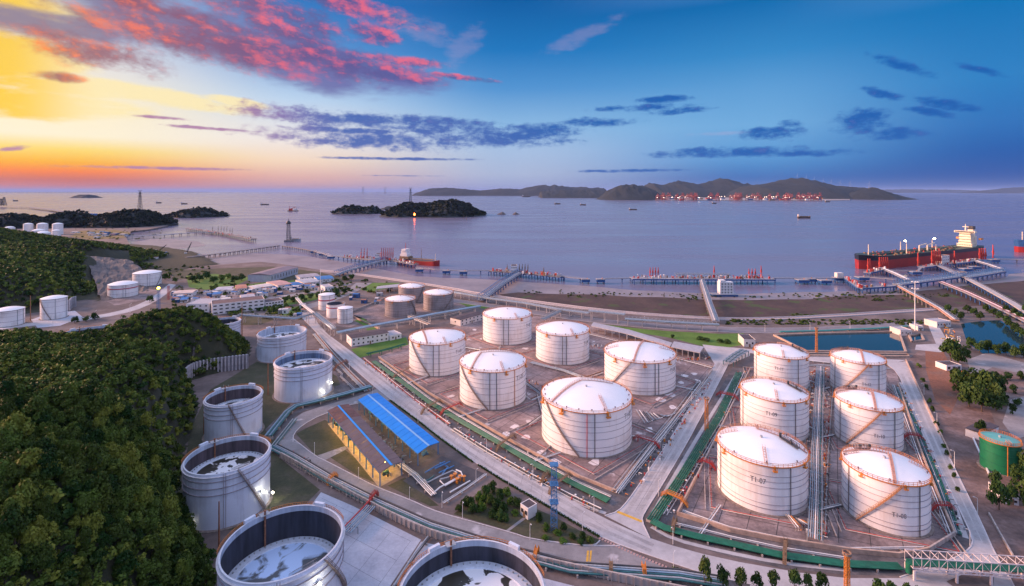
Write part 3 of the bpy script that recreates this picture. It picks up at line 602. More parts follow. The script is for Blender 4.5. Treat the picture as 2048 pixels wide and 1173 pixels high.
T('05', 'largest white domed tank beside the cross road, numbered T1-05', tank_px(1083, 1262, 827, 917), num='T1-05', num_phi=62, num_z=.72, stair=(-58, -8), walk=[(.62, -.74), (-.45, -.1), (-.5, .62)], ladders=[(.9, .42, .4, .28)], boxes=(-30, 26, 80, -68), risers=((1, M_red), (10, M_dark)), group=LG, vents=22)
T('06', 'white domed tank at the far end of the cross road, numbered T1-06', tank_px(1208, 1350, 727, 792), num='T1-06', num_phi=64, num_z=.6, stair=(-12, -52), walk=[(.98, -.15), (-.9, .15)], ladders=[(-.2, .9, -.1, .55), (.1, -.95, .0, -.6)], boxes=(-40, 8, 52), risers=((24, M_dark), (30, M_dark)), group=LG, vents=20)
wl = [(-.98, -.12), (-.55, -.08), (-.35, .45), (.0, .98)]
wr = [(.98, .22), (-.42, .1), (-.35, -.4), (-.1, -.98)]
for key, geo, lab in (('11', tank_px(1507, 1617, 719, 783), 'white domed tank nearest the white pump house and pond'), ('09', tank_px(1479, 1616, 806, 886), 'white domed tank between two others, numbered T1-09'), ('07', tank_px(1432, 1613, 939, 1038, -4), 'white domed tank at the front of its column, numbered T1-07')):
    T(key, lab, geo, rise=.19, num='T1-'+key, num_phi=-4, num_z=.62, walk=wl, ladders=[(.95, .1, .45, .05), (-.1, -.95, -.25, -.55)], platform=(-.25, .42, .02, .8), boxes=(-52, 16, 62, -88, 150), risers=((-62, M_stair), (36, M_dark)), group=RG, vents=8)
for key, geo, lab in (('12', tank_px(1659, 1771, 730, 797), 'white domed tank at the pond end of the pale side road'), ('10', tank_px(1667, 1805, 824, 908), 'white domed tank with orange stair, numbered T1-10'), ('08', tank_px(1680, 1858, 976, 1080, -4), 'white domed tank nearest the steel truss bridge, numbered T1-08')):
    T(key, lab, geo, rise=.19, num='T1-'+key, num_phi=18, num_z=.36, stair=(22, -36), stair_m=mat('orange_stair_steel', (.52, .26, .13), .6, .2, 1.0), walk=wr, ladders=[(.1, -.95, -.1, -.6), (-.3, .9, -.35, .55)], platform=(-.42, -.35, -.3, -.72), boxes=(-30, 26, -80, 75), risers=((-52, M_stair), (46, M_dark)), group=RG, vents=8)
GG = 'grey domed tanks behind the white building'
st = dict(rings=6, style='grey', group=GG, vents=10)
dome_tank('grey domed tank nearest the small white tanks', tank_px(770, 831, 604, 637), stair=(40, 80), boxes=(-30, 30), walk=[(.4, .9), (-.3, .1), (-.5, -.6)], **st)
dome_tank('grey domed tank farthest back by the mudflat', tank_px(797, 850, 577, 607), stair=(60, 20), boxes=(), walk=[(.4, .9), (-.5, -.2)], **st)
dome_tank('grey domed tank beside the start of the pipe rack', tank_px(847, 907, 591, 624), stair=(75, 15), boxes=(20,), walk=[(.4, .9), (-.3, .1), (-.5, -.6)], **st)
M_band = mat('red_band_paint', (.42, .05, .09), .5)
SG = 'small white tanks by the road junction'
dome_tank('small white tank with a red band, tall mast behind it', tank_px(637, 670, 592, 622), rings=3, simple=True, band=(.62, .7, M_band), group=SG, risers=(20,))
dome_tank('slim white domed tank nearest the round pipe corner', tank_px(675, 706, 619, 649), rings=3, simple=True, group=SG, risers=(-10, 12))
HG = 'white domed tanks under the far wooded hill'
dome_tank('white domed tank cut off by the edge of the picture', tank_px(-14, 51, 624, 656), rise=.2, rings=3, simple=True, group=HG, risers=(30, 60))
dome_tank('white domed tank on a pale pad below the wooded hill', tank_px(80, 136, 600, 641), rise=.2, rings=3, simple=True, group=HG, risers=(5, 60), stair=(-70, -12))
dome_tank('white domed tank with a broken red band', tank_px(215, 277, 572, 597), rise=.2, rings=3, simple=True, group=HG, risers=(0, 10), band=(.66, .74, M_band))
dome_tank('white domed tank beside the cut rock slope', tank_px(265, 324, 549, 576), rise=.18, rings=3, simple=True, group=HG, risers=(0, 10), stair=(80, 35))
FG = 'distant white domed tanks across the bay'
for i, (x0, x1, yr, yb, lab) in enumerate(((8, 31, 456, 463, 'half hidden behind the hill shoulder'), (46, 67, 449, 465, 'standing alone with a lamp on it'), (73, 97, 449, 466, 'in the middle at the back of the cluster'), (104, 127, 449, 470, 'tallest at the back of the cluster'), (63, 92, 462, 475, 'low and wide at the front of the cluster'), (103, 122, 462, 476, 'in front of the tallest one'), (70, 103, 467, 480, 'low and partly hidden'), (70, 100, 474, 484, 'lowest, just above the tree tops'))):
    dome_tank('small distant white domed tank '+lab, tank_px(x0, x1, yr, yb), rise=.3, rings=0, simple=True, group=FG)
M_fblue = mat('blue_tank_paint', (.03, .13, .36), .5, .2, .05)
for i, (x0, x1, lab) in enumerate(((166, 175, 'first'), (174, 186, 'second'), (185, 195, 'third'))):
    dome_tank('distant blue tank behind the headlands, %s of three' % lab, tank_px(x0, x1, 428, 438.5), rise=.1, rings=0, simple=True, group='distant blue tanks', shellm=M_fblue, roofm=M_fblue, ringm=M_fblue)
# green tank at the right
gt = dome_tank('green tank with pale green roof and orange rail', tank_px(1958, 2042, 893, 955), rise=.1, rings=3, group=None, shellm=mat('green_tank_paint', (.008, .15, .065), .45, .15, .3), roofm=mat('pale_green_roof', (.12, .40, .36), .4, .1, .3), ringm=M_green, vents=0, ladders=[(.9, .5, .55, .3)], risers=((20, M_rail),))

# ---------------------------------------------------------------- open-topped tanks with floating roofs
def open_tank(label, px, hw, yrim, base, depth, inner=M_inner, fl=M_float, stair=None, group='open-topped tanks below the near hill', rim_far=None, lamp=None, gz=0.0):
    """px, hw: centre and half width; yrim: row of the rim's centre; base: shell height in metres; depth: how far the floating roof lies below the rim"""
    X = (px-CX)/F; h = base; Yc = (H-h)*F/(yrim-HY); R = hw/F/math.sqrt(1+X*X)*Yc; root = thing('open_tank', label, 'storage tank', (X*Yc, Yc, 0), 0, group); th = math.atan2(-Yc, -X*Yc); A = lambda d: th+R_(d)
    n = 112
    MB().lathe([(R+1.0, -.5), (R+1.0, .2), (R, .3)], n, smooth=False).build('foundation', M_fnd, root)
    MB().lathe([(R, .2), (R, h)], n).build('shell', M_opent, root)
    MB().lathe([(R, h), (R-.45, h)], n, smooth=False).build('rim', mat('rim_edge', (.62, .63, .68), .5, .1, 1.0), root)
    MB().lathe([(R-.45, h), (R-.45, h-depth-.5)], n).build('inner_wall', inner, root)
    MB().lathe([(R-.46, h-.02), (R-.46, h-1.6)], n).build('wind_skirt', M_inner2, root)
    for q in (.95, .86, .74, .62) : ring_mb(R, h*q, .55 if q > .9 else .3, .15, n).build('stiffener_ring', M_ringw if q > .9 else M_ring, root)
    z = h-depth
    MB().lathe([(R-.5, z), (R-3.2, z+.25), (R-3.4, z-.1)], n, smooth=False).build('pontoon', M_pont, root)
    MB().lathe([(R-3.3, z-.05), (R*.5, z-.08), (.01, z-.05)], n, smooth=False).build('floating_roof', fl, root)
    sk = MB()
    for k in range(56): a = 2*PI*k/56; sk.box(((R-1.6)*math.cos(a), (R-1.6)*math.sin(a), z+.25), (.4, .3, .45), a)
    sk.build('pontoon_hatches', M_steel, root, kind='stuff')
    guard_rail(R+.75, h-.8, M_rail, root, 64, A(100), A(262))
    # rolling ladder and gauge pole
    a = A(30); p = Vector((math.cos(a)*(R-.6), math.sin(a)*(R-.6), h)); q = Vector((math.cos(A(35))*R*.2, math.sin(A(35))*R*.2, z+.5)); b = MB(); s_ = Vector((-(q-p).y, (q-p).x, 0)).normalized()*.5
    for e in (-1, 1): b.bar(p+s_*e, q+s_*e, .14, .3); b.bar(p+s_*e+Vector((0, 0, 1)), q+s_*e+Vector((0, 0, 1)), .08)
    for k in range(24): c = p.lerp(q, k/23); b.bar(c-s_, c+s_, .1); b.bar(c+s_, c+s_+Vector((0, 0, 1)), .07)
    b.build('rolling_ladder', M_steel, root)
    a = A(200); MB().tube([(math.cos(a)*(R-1.0), math.sin(a)*(R-1.0), z), (math.cos(a)*(R-1.0), math.sin(a)*(R-1.0), h+1.5)], .3, 8).build('gauge_pole', M_rust, root)
    b = MB(); c = Vector((math.cos(a)*(R-.2), math.sin(a)*(R-.2), h+.1)); b.box(c, (2.6, 2.6, .2), a)
    for e in ((-1, -1), (1, -1), (1, 1), (-1, 1)): b.bar(c+Vector((e[0]*1.2, e[1]*1.2, 0)), c+Vector((e[0]*1.2, e[1]*1.2, 1.2)), .1)
    b.build('gauging_platform', M_steel, root)
    for d in (140, 215): a = A(d); MB().box((math.cos(a)*(R+.1), math.sin(a)*(R+.1), h+.4), (.9, 3.2, 1.0), a).build('foam_pourer', M_pont, root)
    if stair: spiral(root, R, A(stair[0]), A(stair[1]), h, .4, M_stair, 1.0)
    for d, zl, en in (lamp or ()):
        a = A(d); c = Vector((math.cos(a), math.sin(a), 0)); q = c*(R+.9)+Vector((0, 0, zl)); f = MB().bar(c*R+Vector((0, 0, zl)), q, .15).box(q, (.5, .8, .5), a).build('wall_lamp', M_steel, root)
        MB().lathe([(.01, .5), (.38, .2), (.38, -.2), (.01, -.5)], 8).build('lamp_glass', mat('white_lamp_glass', (1, .95, .8), .4, emit=(1, .9, .68, 30)), f, loc=q+c*.45)
        ld = bpy.data.lights.new('wall_light', 'POINT'); ld.energy = en; ld.color = (1, .9, .7); ld.shadow_soft_size = .4; lo_ = bpy.data.objects.new('wall_light', ld); COL.objects.link(lo_); lo_.location = root.location+q+c*1.3
    a = A(-4); b = MB()
    for d in (-.35, .35): b.bar((math.cos(a)*(R+.5)-math.sin(a)*d, math.sin(a)*(R+.5)+math.cos(a)*d, .2), (math.cos(a)*(R+.5)-math.sin(a)*d, math.sin(a)*(R+.5)+math.cos(a)*d, h), .12)
    b.build('riser_pipe', M_ring, root)
    return root, R, h
OT = {}
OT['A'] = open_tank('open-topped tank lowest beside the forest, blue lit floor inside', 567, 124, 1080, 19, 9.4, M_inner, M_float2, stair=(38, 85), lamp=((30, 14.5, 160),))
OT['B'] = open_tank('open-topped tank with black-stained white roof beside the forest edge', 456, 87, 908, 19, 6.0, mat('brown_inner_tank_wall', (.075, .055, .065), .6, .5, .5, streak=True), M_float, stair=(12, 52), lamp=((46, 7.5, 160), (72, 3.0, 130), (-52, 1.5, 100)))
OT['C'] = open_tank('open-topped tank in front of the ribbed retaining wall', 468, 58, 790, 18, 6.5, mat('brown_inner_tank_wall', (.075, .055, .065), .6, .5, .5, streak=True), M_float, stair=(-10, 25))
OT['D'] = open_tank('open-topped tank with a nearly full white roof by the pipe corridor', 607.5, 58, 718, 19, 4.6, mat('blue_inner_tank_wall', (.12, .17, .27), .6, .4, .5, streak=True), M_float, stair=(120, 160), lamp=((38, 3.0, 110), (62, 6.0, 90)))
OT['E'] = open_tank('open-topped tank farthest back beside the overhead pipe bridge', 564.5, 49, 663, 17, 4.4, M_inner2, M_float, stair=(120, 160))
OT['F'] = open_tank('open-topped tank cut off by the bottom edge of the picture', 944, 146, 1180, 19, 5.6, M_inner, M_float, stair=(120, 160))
OT['G'] = open_tank('open-topped tank half hidden behind the hilltop trees', 176, 54, 663, 17, 10, M_inner, M_float, group='open-topped tanks behind the near hill')
OT['H'] = open_tank('open-topped tank whose rim shows over the hill edge', 446, 36, 642, 15, 8, M_inner, M_float, group='open-topped tanks behind the near hill')
# small open tank with the red band
X0, Y0, R0, h0 = tank_px(653, 690, 611, 637); sr = thing('small_open_tank', 'small open white tank with a red band and dark inside', 'storage tank', (X0, Y0, 0), 0, SG)
MB().lathe([(R0, 0), (R0, h0)], 40).build('shell', M_tankw, sr); MB().lathe([(R0-.05, h0), (R0-.5, h0), (R0-.5, h0-6)], 40).build('inner_wall', M_inner, sr)
MB().lathe([(R0-.4, h0-5), (.01, h0-5)], 40).build('floor', M_roofd, sr); MB().lathe([(R0+.03, h0*.72), (R0+.03, h0*.8)], 40).build('band', M_band, sr); ring_mb(R0, h0-.3, .3, .3, 40).build('rim', M_ringw, sr)
# ---------------------------------------------------------------- yards, roads and kerbs
def rel(o_loc, b):
    b.v = [(x-o_loc[0], y-o_loc[1], z-o_loc[2]) for x, y, z in b.v]; return b
def sheet(name, px, m, z=.02, label=None):
    o = MB().sheet(GP(px), z).build(name, m); o['kind'] = 'structure'
    if label: o['label'] = label
    return o
def road(name, A, B, m, z=.05, kerb=(True, True), kw=.35, kh=.12):
    a, b = smoothp(GP(A), 1), smoothp(GP(B), 1); o = MB().ribbon(b, a, z).build(name, m); o['kind'] = 'structure'
    for side, on in ((a, kerb[0]), (b, kerb[1])):
        if on: MB().wallp(side, kw, 0.0, z+kh).build('kerb', M_kerb, o)
    return o
sheet('tank_yard', [(757, 714), (815, 690), (905, 655), (960, 634), (1070, 632), (1180, 648), (1300, 688), (1432, 728), (1420, 752), (1236, 988), (1160, 958), (1090, 922), (1022, 885), (945, 840), (859, 789)], M_yard)
sheet('tank_yard', [(1496, 738), (1560, 722), (1640, 726), (1790, 738), (1845, 905), (1909, 1072), (1858, 1103), (1798, 1115), (1703, 1106), (1560, 1085), (1460, 1065), (1405, 1047), (1355, 1032), (1391, 960)], M_yard2)
sheet('tank_yard', [(700, 632), (780, 600), (850, 585), (915, 600), (935, 612), (850, 636), (770, 652)], M_yard2)
sheet('tank_yard', [(625, 640), (640, 618), (700, 628), (735, 640), (700, 655), (660, 652)], M_yard2)
sheet('bund_floor', [(642, 985), (700, 1010), (742, 1030), (842, 1080), (780, 1173), (690, 1230), (560, 1190), (600, 1040)], M_bund, .03)
sheet('bund_floor', [(842, 1084), (960, 1110), (1060, 1150), (1150, 1173), (1300, 1215), (1000, 1260), (780, 1180)], M_bund, .03)
sheet('tank_verge', [(545, 905), (640, 980), (590, 1030), (520, 1060), (430, 1060), (360, 1000), (380, 860), (420, 780), (520, 720), (620, 720), (700, 770), (600, 812), (560, 840)], M_grassd)
sheet('gravel_bed', [(640, 672), (757, 790), (735, 786), (596, 826), (545, 882), (530, 860), (590, 800), (680, 770), (660, 710), (600, 640)], M_asph, .024)
sheet('gravel_bed', [(735, 735), (757, 714), (859, 789), (1022, 885), (1160, 958), (1236, 988), (1425, 745), (1432, 748), (1250, 1010), (1225, 1030), (1160, 1012), (1090, 974), (1000, 924), (940, 885), (870, 832), (800, 782)], M_asph, .024)
sheet('gravel_bed', [(1465, 735), (1496, 738), (1391, 960), (1355, 1032), (1460, 1065), (1703, 1106), (1798, 1115), (1858, 1103), (1909, 1072), (1790, 738), (1800, 745), (1946, 1080), (1940, 1100), (1870, 1135), (1800, 1152), (1690, 1150), (1560, 1136), (1440, 1108), (1320, 1072), (1290, 1040)], M_asph, .024)
sheet('gravel_bed', [(545, 893), (585, 914), (665, 962), (750, 998), (860, 1046), (1020, 1096), (1160, 1131), (1333, 1142), (1400, 1152), (1700, 1190), (1300, 1190), (1060, 1130), (849, 1076), (740, 1018), (653, 970), (571, 924)], M_asph, .035)
# pale walkway strips beside the pipes
for px in ([(737, 742), (800, 790), (870, 842), (940, 893), (1000, 929), (1090, 978), (1160, 1012), (1210, 1030)], [(1300, 1056), (1345, 1082), (1440, 1106), (1560, 1130), (1690, 1144)], [(1470, 748), (1400, 860), (1340, 960), (1300, 1030)], [(1798, 765), (1850, 880), (1900, 1000), (1925, 1075)]):
    p = smoothp(GP(px), 1); q = offset(p, 1.6); MB().ribbon(p, q, .06).build('walkway', M_road)['kind'] = 'structure'
road('road', [(596, 628), (628, 660), (678, 711), (742, 768), (778, 797), (845, 848), (880, 876), (946, 923), (1000, 957), (1080, 1003), (1160, 1052), (1215, 1081), (1300, 1112), (1420, 1152), (1600, 1190)],
     [(618, 618), (645, 661), (694, 697), (757, 744), (790, 768), (879, 841), (915, 866), (980, 908), (1010, 925), (1105, 980), (1160, 1012), (1236, 1050), (1310, 1082), (1440, 1118), (1600, 1146)], M_road, .05, (True, False))
road('road', [(585, 877), (631, 913), (653, 923), (716, 956), (753, 975), (820, 1000), (860, 1019), (907, 1034), (1025, 1067), (1060, 1079), (1160, 1092), (1210, 1092), (1240, 1092)],
     [(551, 886), (583, 906), (605, 920), (665, 954), (705, 972), (750, 991), (820, 1022), (860, 1040), (1020, 1090), (1080, 1105), (1160, 1125), (1213, 1131), (1333, 1138)], M_road2, .045, (True, False))
road('road', [(757, 776), (733, 788), (647, 812), (592, 830), (566, 868), (553, 892)], [(790, 800), (719, 804), (642, 830), (604, 851), (587, 868), (586, 884)], M_road2, .04, (False, True))
road('road', [(1432, 726), (1353, 860), (1285, 960), (1256, 1002), (1236, 1024), (1210, 1032)], [(1458, 726), (1389, 860), (1331, 960), (1288, 1027), (1283, 1042), (1300, 1078)], M_road, .055)
road('road', [(1772, 728), (1795, 745), (1816, 792), (1859, 887), (1877, 934), (1911, 1003), (1946, 1077), (1942, 1098), (1900, 1122), (1800, 1155)], [(1812, 723), (1830, 760), (1848, 806), (1891, 896), (1902, 922), (1936, 992), (1959, 1038), (1993, 1115), (2030, 1173), (2080, 1290)], M_road, .058)
sheet('road', [(1693, 1157), (1805, 1157), (1900, 1118), (1990, 1106), (2040, 1190), (1950, 1260), (1500, 1230), (1500, 1150), (1600, 1146)], M_road, .048)
sheet('traffic_island', [(1893, 1164), (1935, 1146), (1975, 1142), (1988, 1152), (1985, 1185), (1920, 1185)], M_land, .12)
road('road', [(1412, 694), (1440, 700), (1500, 706), (1560, 716), (1618, 722), (1700, 727), (1775, 730)], [(1405, 690), (1440, 694), (1500, 699), (1560, 707), (1618, 712), (1700, 716), (1812, 721)], M_road, .042, (True, True))
sheet('road', [(1405, 690), (1500, 700), (1500, 712), (1458, 730), (1430, 730)], M_road, .04)
road('seaside_road', [(905, 604), (985, 616), (1060, 628), (1180, 645), (1300, 657), (1440, 665), (1560, 667), (1700, 663), (1845, 652)], [(905, 598), (985, 609), (1060, 620), (1180, 637), (1300, 648), (1440, 655), (1560, 657), (1700, 653), (1845, 643)], mat('seaside_asphalt', (.19, .18, .20), .8, .15, .1), .04, (True, True))
road('seawall_road', [(640, 544), (705, 549.5), (800, 563), (900, 578.5), (960, 591), (1060, 605), (1200, 623), (1300, 632), (1420, 640), (1500, 641.5), (1620, 638), (1880, 621)], [(640, 540.5), (705, 546.5), (800, 560.5), (900, 575.5), (960, 587.5), (1060, 601.5), (1200, 619.5), (1300, 628.5), (1420, 636), (1500, 637.5), (1620, 633.5), (1880, 616.5)], mat('pink_concrete_road', (.36, .29, .28), .85, .12, .05), .04, (True, True), .6, .7)
road('road', [(618, 618), (660, 606), (705, 588), (745, 566)], [(610, 610), (650, 600), (690, 584), (712, 566)], M_road2, .04, (False, False))
road('road', [(-60, 668), (60, 652), (150, 644), (240, 630), (290, 615), (330, 592), (352, 570)], [(-60, 660), (60, 646), (150, 638), (235, 624), (280, 609), (315, 588), (338, 568)], M_road, .04, (False, False))
sheet('tank_pad', [(62, 640), (95, 628), (150, 622), (165, 634), (120, 652), (75, 656)], M_bund, .03)
sheet('tank_pad', [(205, 598), (250, 582), (335, 572), (345, 580), (290, 600), (230, 612)], M_yard2, .03)
sheet('waste_ground', [(1812, 723), (1850, 692), (1912, 722), (1975, 800), (2000, 880), (2048, 900), (2200, 1100), (2200, 1300), (2080, 1290), (1993, 1115), (1902, 922), (1848, 806)], M_soil, .025)
sheet('waste_ground', [(1850, 690), (1880, 690), (1900, 730), (1920, 790), (1900, 830), (1870, 800), (1852, 740)], ground_mat('red_soil', [(.20, .08, .045), (.27, .11, .06), (.2, .12, .09)], .08, fine=.9, bump=.9), .03)
sheet('concrete_apron', [(1855, 648), (1875, 648), (1905, 700), (1880, 705), (1830, 700), (1832, 690), (1872, 688)], M_road, .035)
sheet('lane', [(1935, 720), (1975, 705), (2048, 726), (2100, 735), (2100, 760), (1985, 735), (1965, 745), (1975, 775), (1960, 770), (1940, 745)], M_road2, .035)
sheet('lane', [(2005, 845), (2020, 800), (2060, 790), (2060, 870), (2030, 880)], M_road2, .035)
sheet('sand_lot', [(1962, 745), (2000, 742), (2060, 760), (2060, 800), (1990, 780)], M_soil, .03)
sheet('lawn', [(1180, 646), (1290, 659), (1340, 663), (1440, 668), (1488, 667), (1487, 690), (1429, 700), (1406, 693), (1340, 676), (1240, 660)], M_grass, .03)
sheet('lawn', [(702, 699), (719, 716), (817, 690), (812, 675), (760, 684)], M_grass, .03)
sheet('lawn', [(500, 616), (560, 604), (640, 588), (634, 600), (560, 614)], M_grass, .03)
sheet('lawn', [(708, 642), (725, 650), (735, 662), (755, 660), (726, 636)], M_grass, .03)
sheet('lawn', [(908, 602), (935, 614), (970, 618), (985, 613)], M_grass, .03)
sheet('lawn', [(590, 606), (640, 596), (650, 585), (690, 575), (650, 572), (600, 580)], M_grassd, .025)
sheet('rough_grass', [(372, 552), (430, 548), (505, 556), (470, 572), (410, 580), (378, 575)], M_grass, .025)
sheet('rough_grass', [(330, 545), (365, 540), (470, 536), (560, 534), (640, 545), (700, 560), (620, 570), (540, 575), (520, 560), (440, 548), (360, 560)], M_grassd, .02)
sheet('rough_grass', [(140, 474), (160, 462), (230, 460), (262, 466), (250, 476), (180, 480)], ground_mat('golden_grass', [(.10, .09, .02), (.16, .12, .03), (.22, .14, .05)], .05, fine=.8), .02)
sheet('rough_grass', [(592, 868), (610, 858), (650, 840), (668, 852), (700, 890), (660, 905), (631, 911)], M_grassd, .03)
sheet('rough_grass', [(660, 915), (690, 900), (740, 940), (755, 968), (716, 952)], M_grassd, .03)
sheet('rough_grass', [(775, 972), (810, 955), (850, 990), (878, 1012), (860, 1013), (820, 994)], M_grassd, .03)
sheet('shrub_bed', [(907, 1029), (940, 1000), (978, 966), (1000, 980), (1045, 1006), (1110, 1035), (1165, 1065), (1198, 1080), (1196, 1088), (1160, 1089), (1060, 1076), (1025, 1064)], M_grassd, .05)
MB().wallp(smoothp(GP([(907, 1034), (1025, 1067), (1060, 1079), (1160, 1092), (1190, 1092), (1200, 1082)]), 1), .35, 0, .25).build('kerb', M_kerb)['kind'] = 'structure'
MB().ribbon(GP([(1010, 1063), (1046, 1036)]), GP([(1016, 1065), (1052, 1038)]), .09).build('path', M_road2)['kind'] = 'structure'
MB().ribbon(GP([(635, 912), (680, 896), (690, 893)]), GP([(650, 921), (686, 903), (694, 898)]), .06).build('path', M_road2)['kind'] = 'structure'
sheet('pump_apron', [(806, 962), (884, 912), (970, 948), (878, 1008)], mat('wet_dark_apron', (.06, .055, .06), .6, .3, .3), .04)
for px in ([(1236, 1022), (1285, 1042), (1283, 1046), (1233, 1026)], [(1174, 1102), (1178, 1102), (1177, 1124), (1172, 1124)], [(1180, 1102), (1184, 1102), (1182, 1124), (1178.5, 1124)]):
    sheet('road_marking', px, M_yellow, .066)
# brick line across the forecourt
b = MB()
for p, d in along(GP([(1200, 1077), (1240, 1096), (1290, 1118), (1333, 1135)]), 1.0): b.box((p.x, p.y, .07), (.6, .9, .1), math.atan2(d.y, d.x))
b.build('brick_line', mat('pink_brick', (.42, .27, .25), .8, .2, 1.0))['kind'] = 'structure'
# painted white repair patches on the yard
random.seed(3); b = MB()
for px, py, s in ((1012, 868, 7), (1030, 855, 6), (1052, 875, 5), (1370, 752, 6), (1388, 748, 5), (1362, 765, 5), (1395, 762, 6), (1340, 790, 9), (1322, 800, 8), (1300, 860, 6), (1288, 905, 4), (1235, 905, 5), (1190, 925, 7), (1110, 925, 6), (1085, 905, 6), (950, 660, 6), (965, 678, 5), (1018, 700, 6), (1345, 815, 7)):
    c = G(px, py); b.sheet([(c.x+s*.28*random.uniform(.6, 1.5)*math.cos(a)*1.2, c.y+s*.28*random.uniform(.7, 1.6)*math.sin(a)*1.3) for a in (0, .9, 1.7, 2.6, 3.3, 4.2, 5.2)], .032)
b.build('repair_patches', mat('pale_cement', (.66, .62, .62), .85, .1, .6), kind='stuff')

# ponds
def pond(px, label, wall=True):
    o = MB().sheet(GP(px), .06).build('pond', M_pond); o['kind'] = 'structure'; o['label'] = label
    if wall:
        MB().wallp(GP(px+[px[0]]), 1.4, 0, 1.1).build('pond_wall', M_wallo, o)
pond([(1548, 672), (1620, 669), (1700, 667), (1798, 665), (1812, 706), (1700, 705), (1612, 704)], 'walled rectangular fire pond behind the tanks')
pond([(1612, 708), (1700, 709.5), (1815, 710), (1818, 715), (1700, 714), (1616, 713)], 'narrow settling basin in front of the fire pond')
pond([(1818, 673), (1842, 670), (1848, 682), (1824, 685)], 'small square basin beside the white pump house')
pond([(1922, 648), (1960, 643), (2000, 641), (2060, 676), (2100, 690), (2100, 712), (2030, 706), (1966, 708), (1934, 686)], 'irregular dark pond by the causeways', False)
# bund walls
def wall(label, px, h=1.3, w=.5, m=None, name='bund_wall', smooth=0):
    p = GP(px); p = smoothp(p, smooth) if smooth else p
    o = MB().wallp(p, w, 0, h).build(name, m or M_wall); tag(o, label, 'wall', 'bund walls'); return o
wall('tan bund wall along the green pipes of the left tank yard', [(757, 716), (859, 789), (945, 840), (1022, 884), (1090, 921), (1160, 957), (1232, 986)], 1.2, .6, M_wallo)
wall('grey bund wall on the cross road side of the left tank yard', [(1232, 986), (1320, 870), (1385, 798), (1424, 742)], 1.2)
wall('tan bund wall round the front of the right tank yard', [(1391, 960), (1355, 1032), (1405, 1046), (1460, 1064), (1560, 1084), (1703, 1106), (1798, 1115), (1858, 1104)], 1.5, .6, M_wallo)
wall('short grey bund wall slanting to the corner of the right yard', [(1858, 1104), (1910, 1072)], 1.5)
wall('tan bund wall beside the pale side road', [(1910, 1072), (1879, 1000), (1842, 905), (1796, 770)], 1.3, .6, M_wallo)
wall('tan roadside wall along the waste ground', [(1812, 722), (1850, 806), (1895, 900), (1902, 918)], 1.2, .5, M_wallo)
wall('low wall between the middle pipe corridor and tank number nine', [(1500, 740), (1440, 860), (1391, 960)], 1.0)
wall('dark bund wall crossing the yard between two tanks', [(1138, 860), (1062, 930), (1055, 905)], .7, .4)
wall('grey wall in front of the grey tanks', [(760, 655), (830, 645), (900, 632), (960, 614)], 1.4)
wall('pale wall enclosing the grey tank yard', [(696, 628), (716, 640), (760, 660)], 1.4, .5, M_wallo)
wall('pale wall behind the grey tank yard', [(700, 626), (770, 598), (800, 592)], 1.4)
wall('white yard wall beside the green tank', [(1946, 878), (1978, 950), (2012, 950)], .8, .5, M_white)
wall('leaning low wall on the waste ground', [(1978, 1030), (2000, 1070), (2026, 1115)], .9, .4)
# ribbed corridor wall below the worn road
cw = smoothp(GP([(562, 916), (571, 921), (653, 967), (735, 1013), (849, 1071), (960, 1100), (1060, 1124), (1250, 1166), (1420, 1200)]), 1)
cr_ = thing('corridor_wall', 'ribbed concrete wall along the pipe corridor above the pale bund', 'wall', cw[0])
rel(cw[0], MB().wallp(cw, .5, 0, 2.4)).build('wall_slab', M_wall, cr_)
rb = MB().box((0, 0, 1.15), (.25, .3, 2.3)).mesh('rib', M_wall)
for p, d in along(offset(cw, -.4), 2.2)[:140]:
    o = bpy.data.objects.new('rib', rb); COL.objects.link(o); o.parent = cr_; o.location = p-cw[0]; o.rotation_euler.z = math.atan2(d.y, d.x)
# ribbed retaining wall at the foot of the near hill
rw = smoothp([G(366, 771), G(380, 757), G(410, 748), G(450, 742), G(497, 736)], 1); rt = thing('retaining_wall', 'ribbed grey retaining wall cut into the wooded hill', 'wall', rw[0])
rel(rw[0], MB().wallp(rw, .8, 0, 8.8)).build('wall_slab', mat('retaining_concrete', (.25, .24, .27), .85, .3, .5, streak=True), rt)
rb = MB().box((0, 0, 4.6), (.8, 1.2, 9.2)).mesh('rib', mat('pale_rib_concrete', (.44, .43, .46), .85, .2, .5))
for p, d in along(offset(rw, -.7), 2.0):
    o = bpy.data.objects.new('rib', rb); COL.objects.link(o); o.parent = rt; o.location = p-rw[0]; o.rotation_euler.z = math.atan2(d.y, d.x)
for lab, px, hh in (('short ribbed retaining wall beside the far open tank', [(512, 716), (522, 708), (528, 700)], 7), ('ribbed slope wall behind the tank on the pale pad', [(137, 622), (142, 616), (152, 613)], 10)):
    w_ = GP(px); rt = thing('retaining_wall', lab, 'wall', w_[0]); rel(w_[0], MB().wallp(w_, .8, 0, hh)).build('wall_slab', MATS['retaining_concrete'], rt)
    rb = MB().box((0, 0, hh/2+.2), (.8, 1.2, hh+.4)).mesh('rib', MATS['pale_rib_concrete'])
    for p, d in along(offset(w_, -.7), 2.4):
        o = bpy.data.objects.new('rib', rb); COL.objects.link(o); o.parent = rt; o.location = p-w_[0]; o.rotation_euler.z = math.atan2(d.y, d.x)

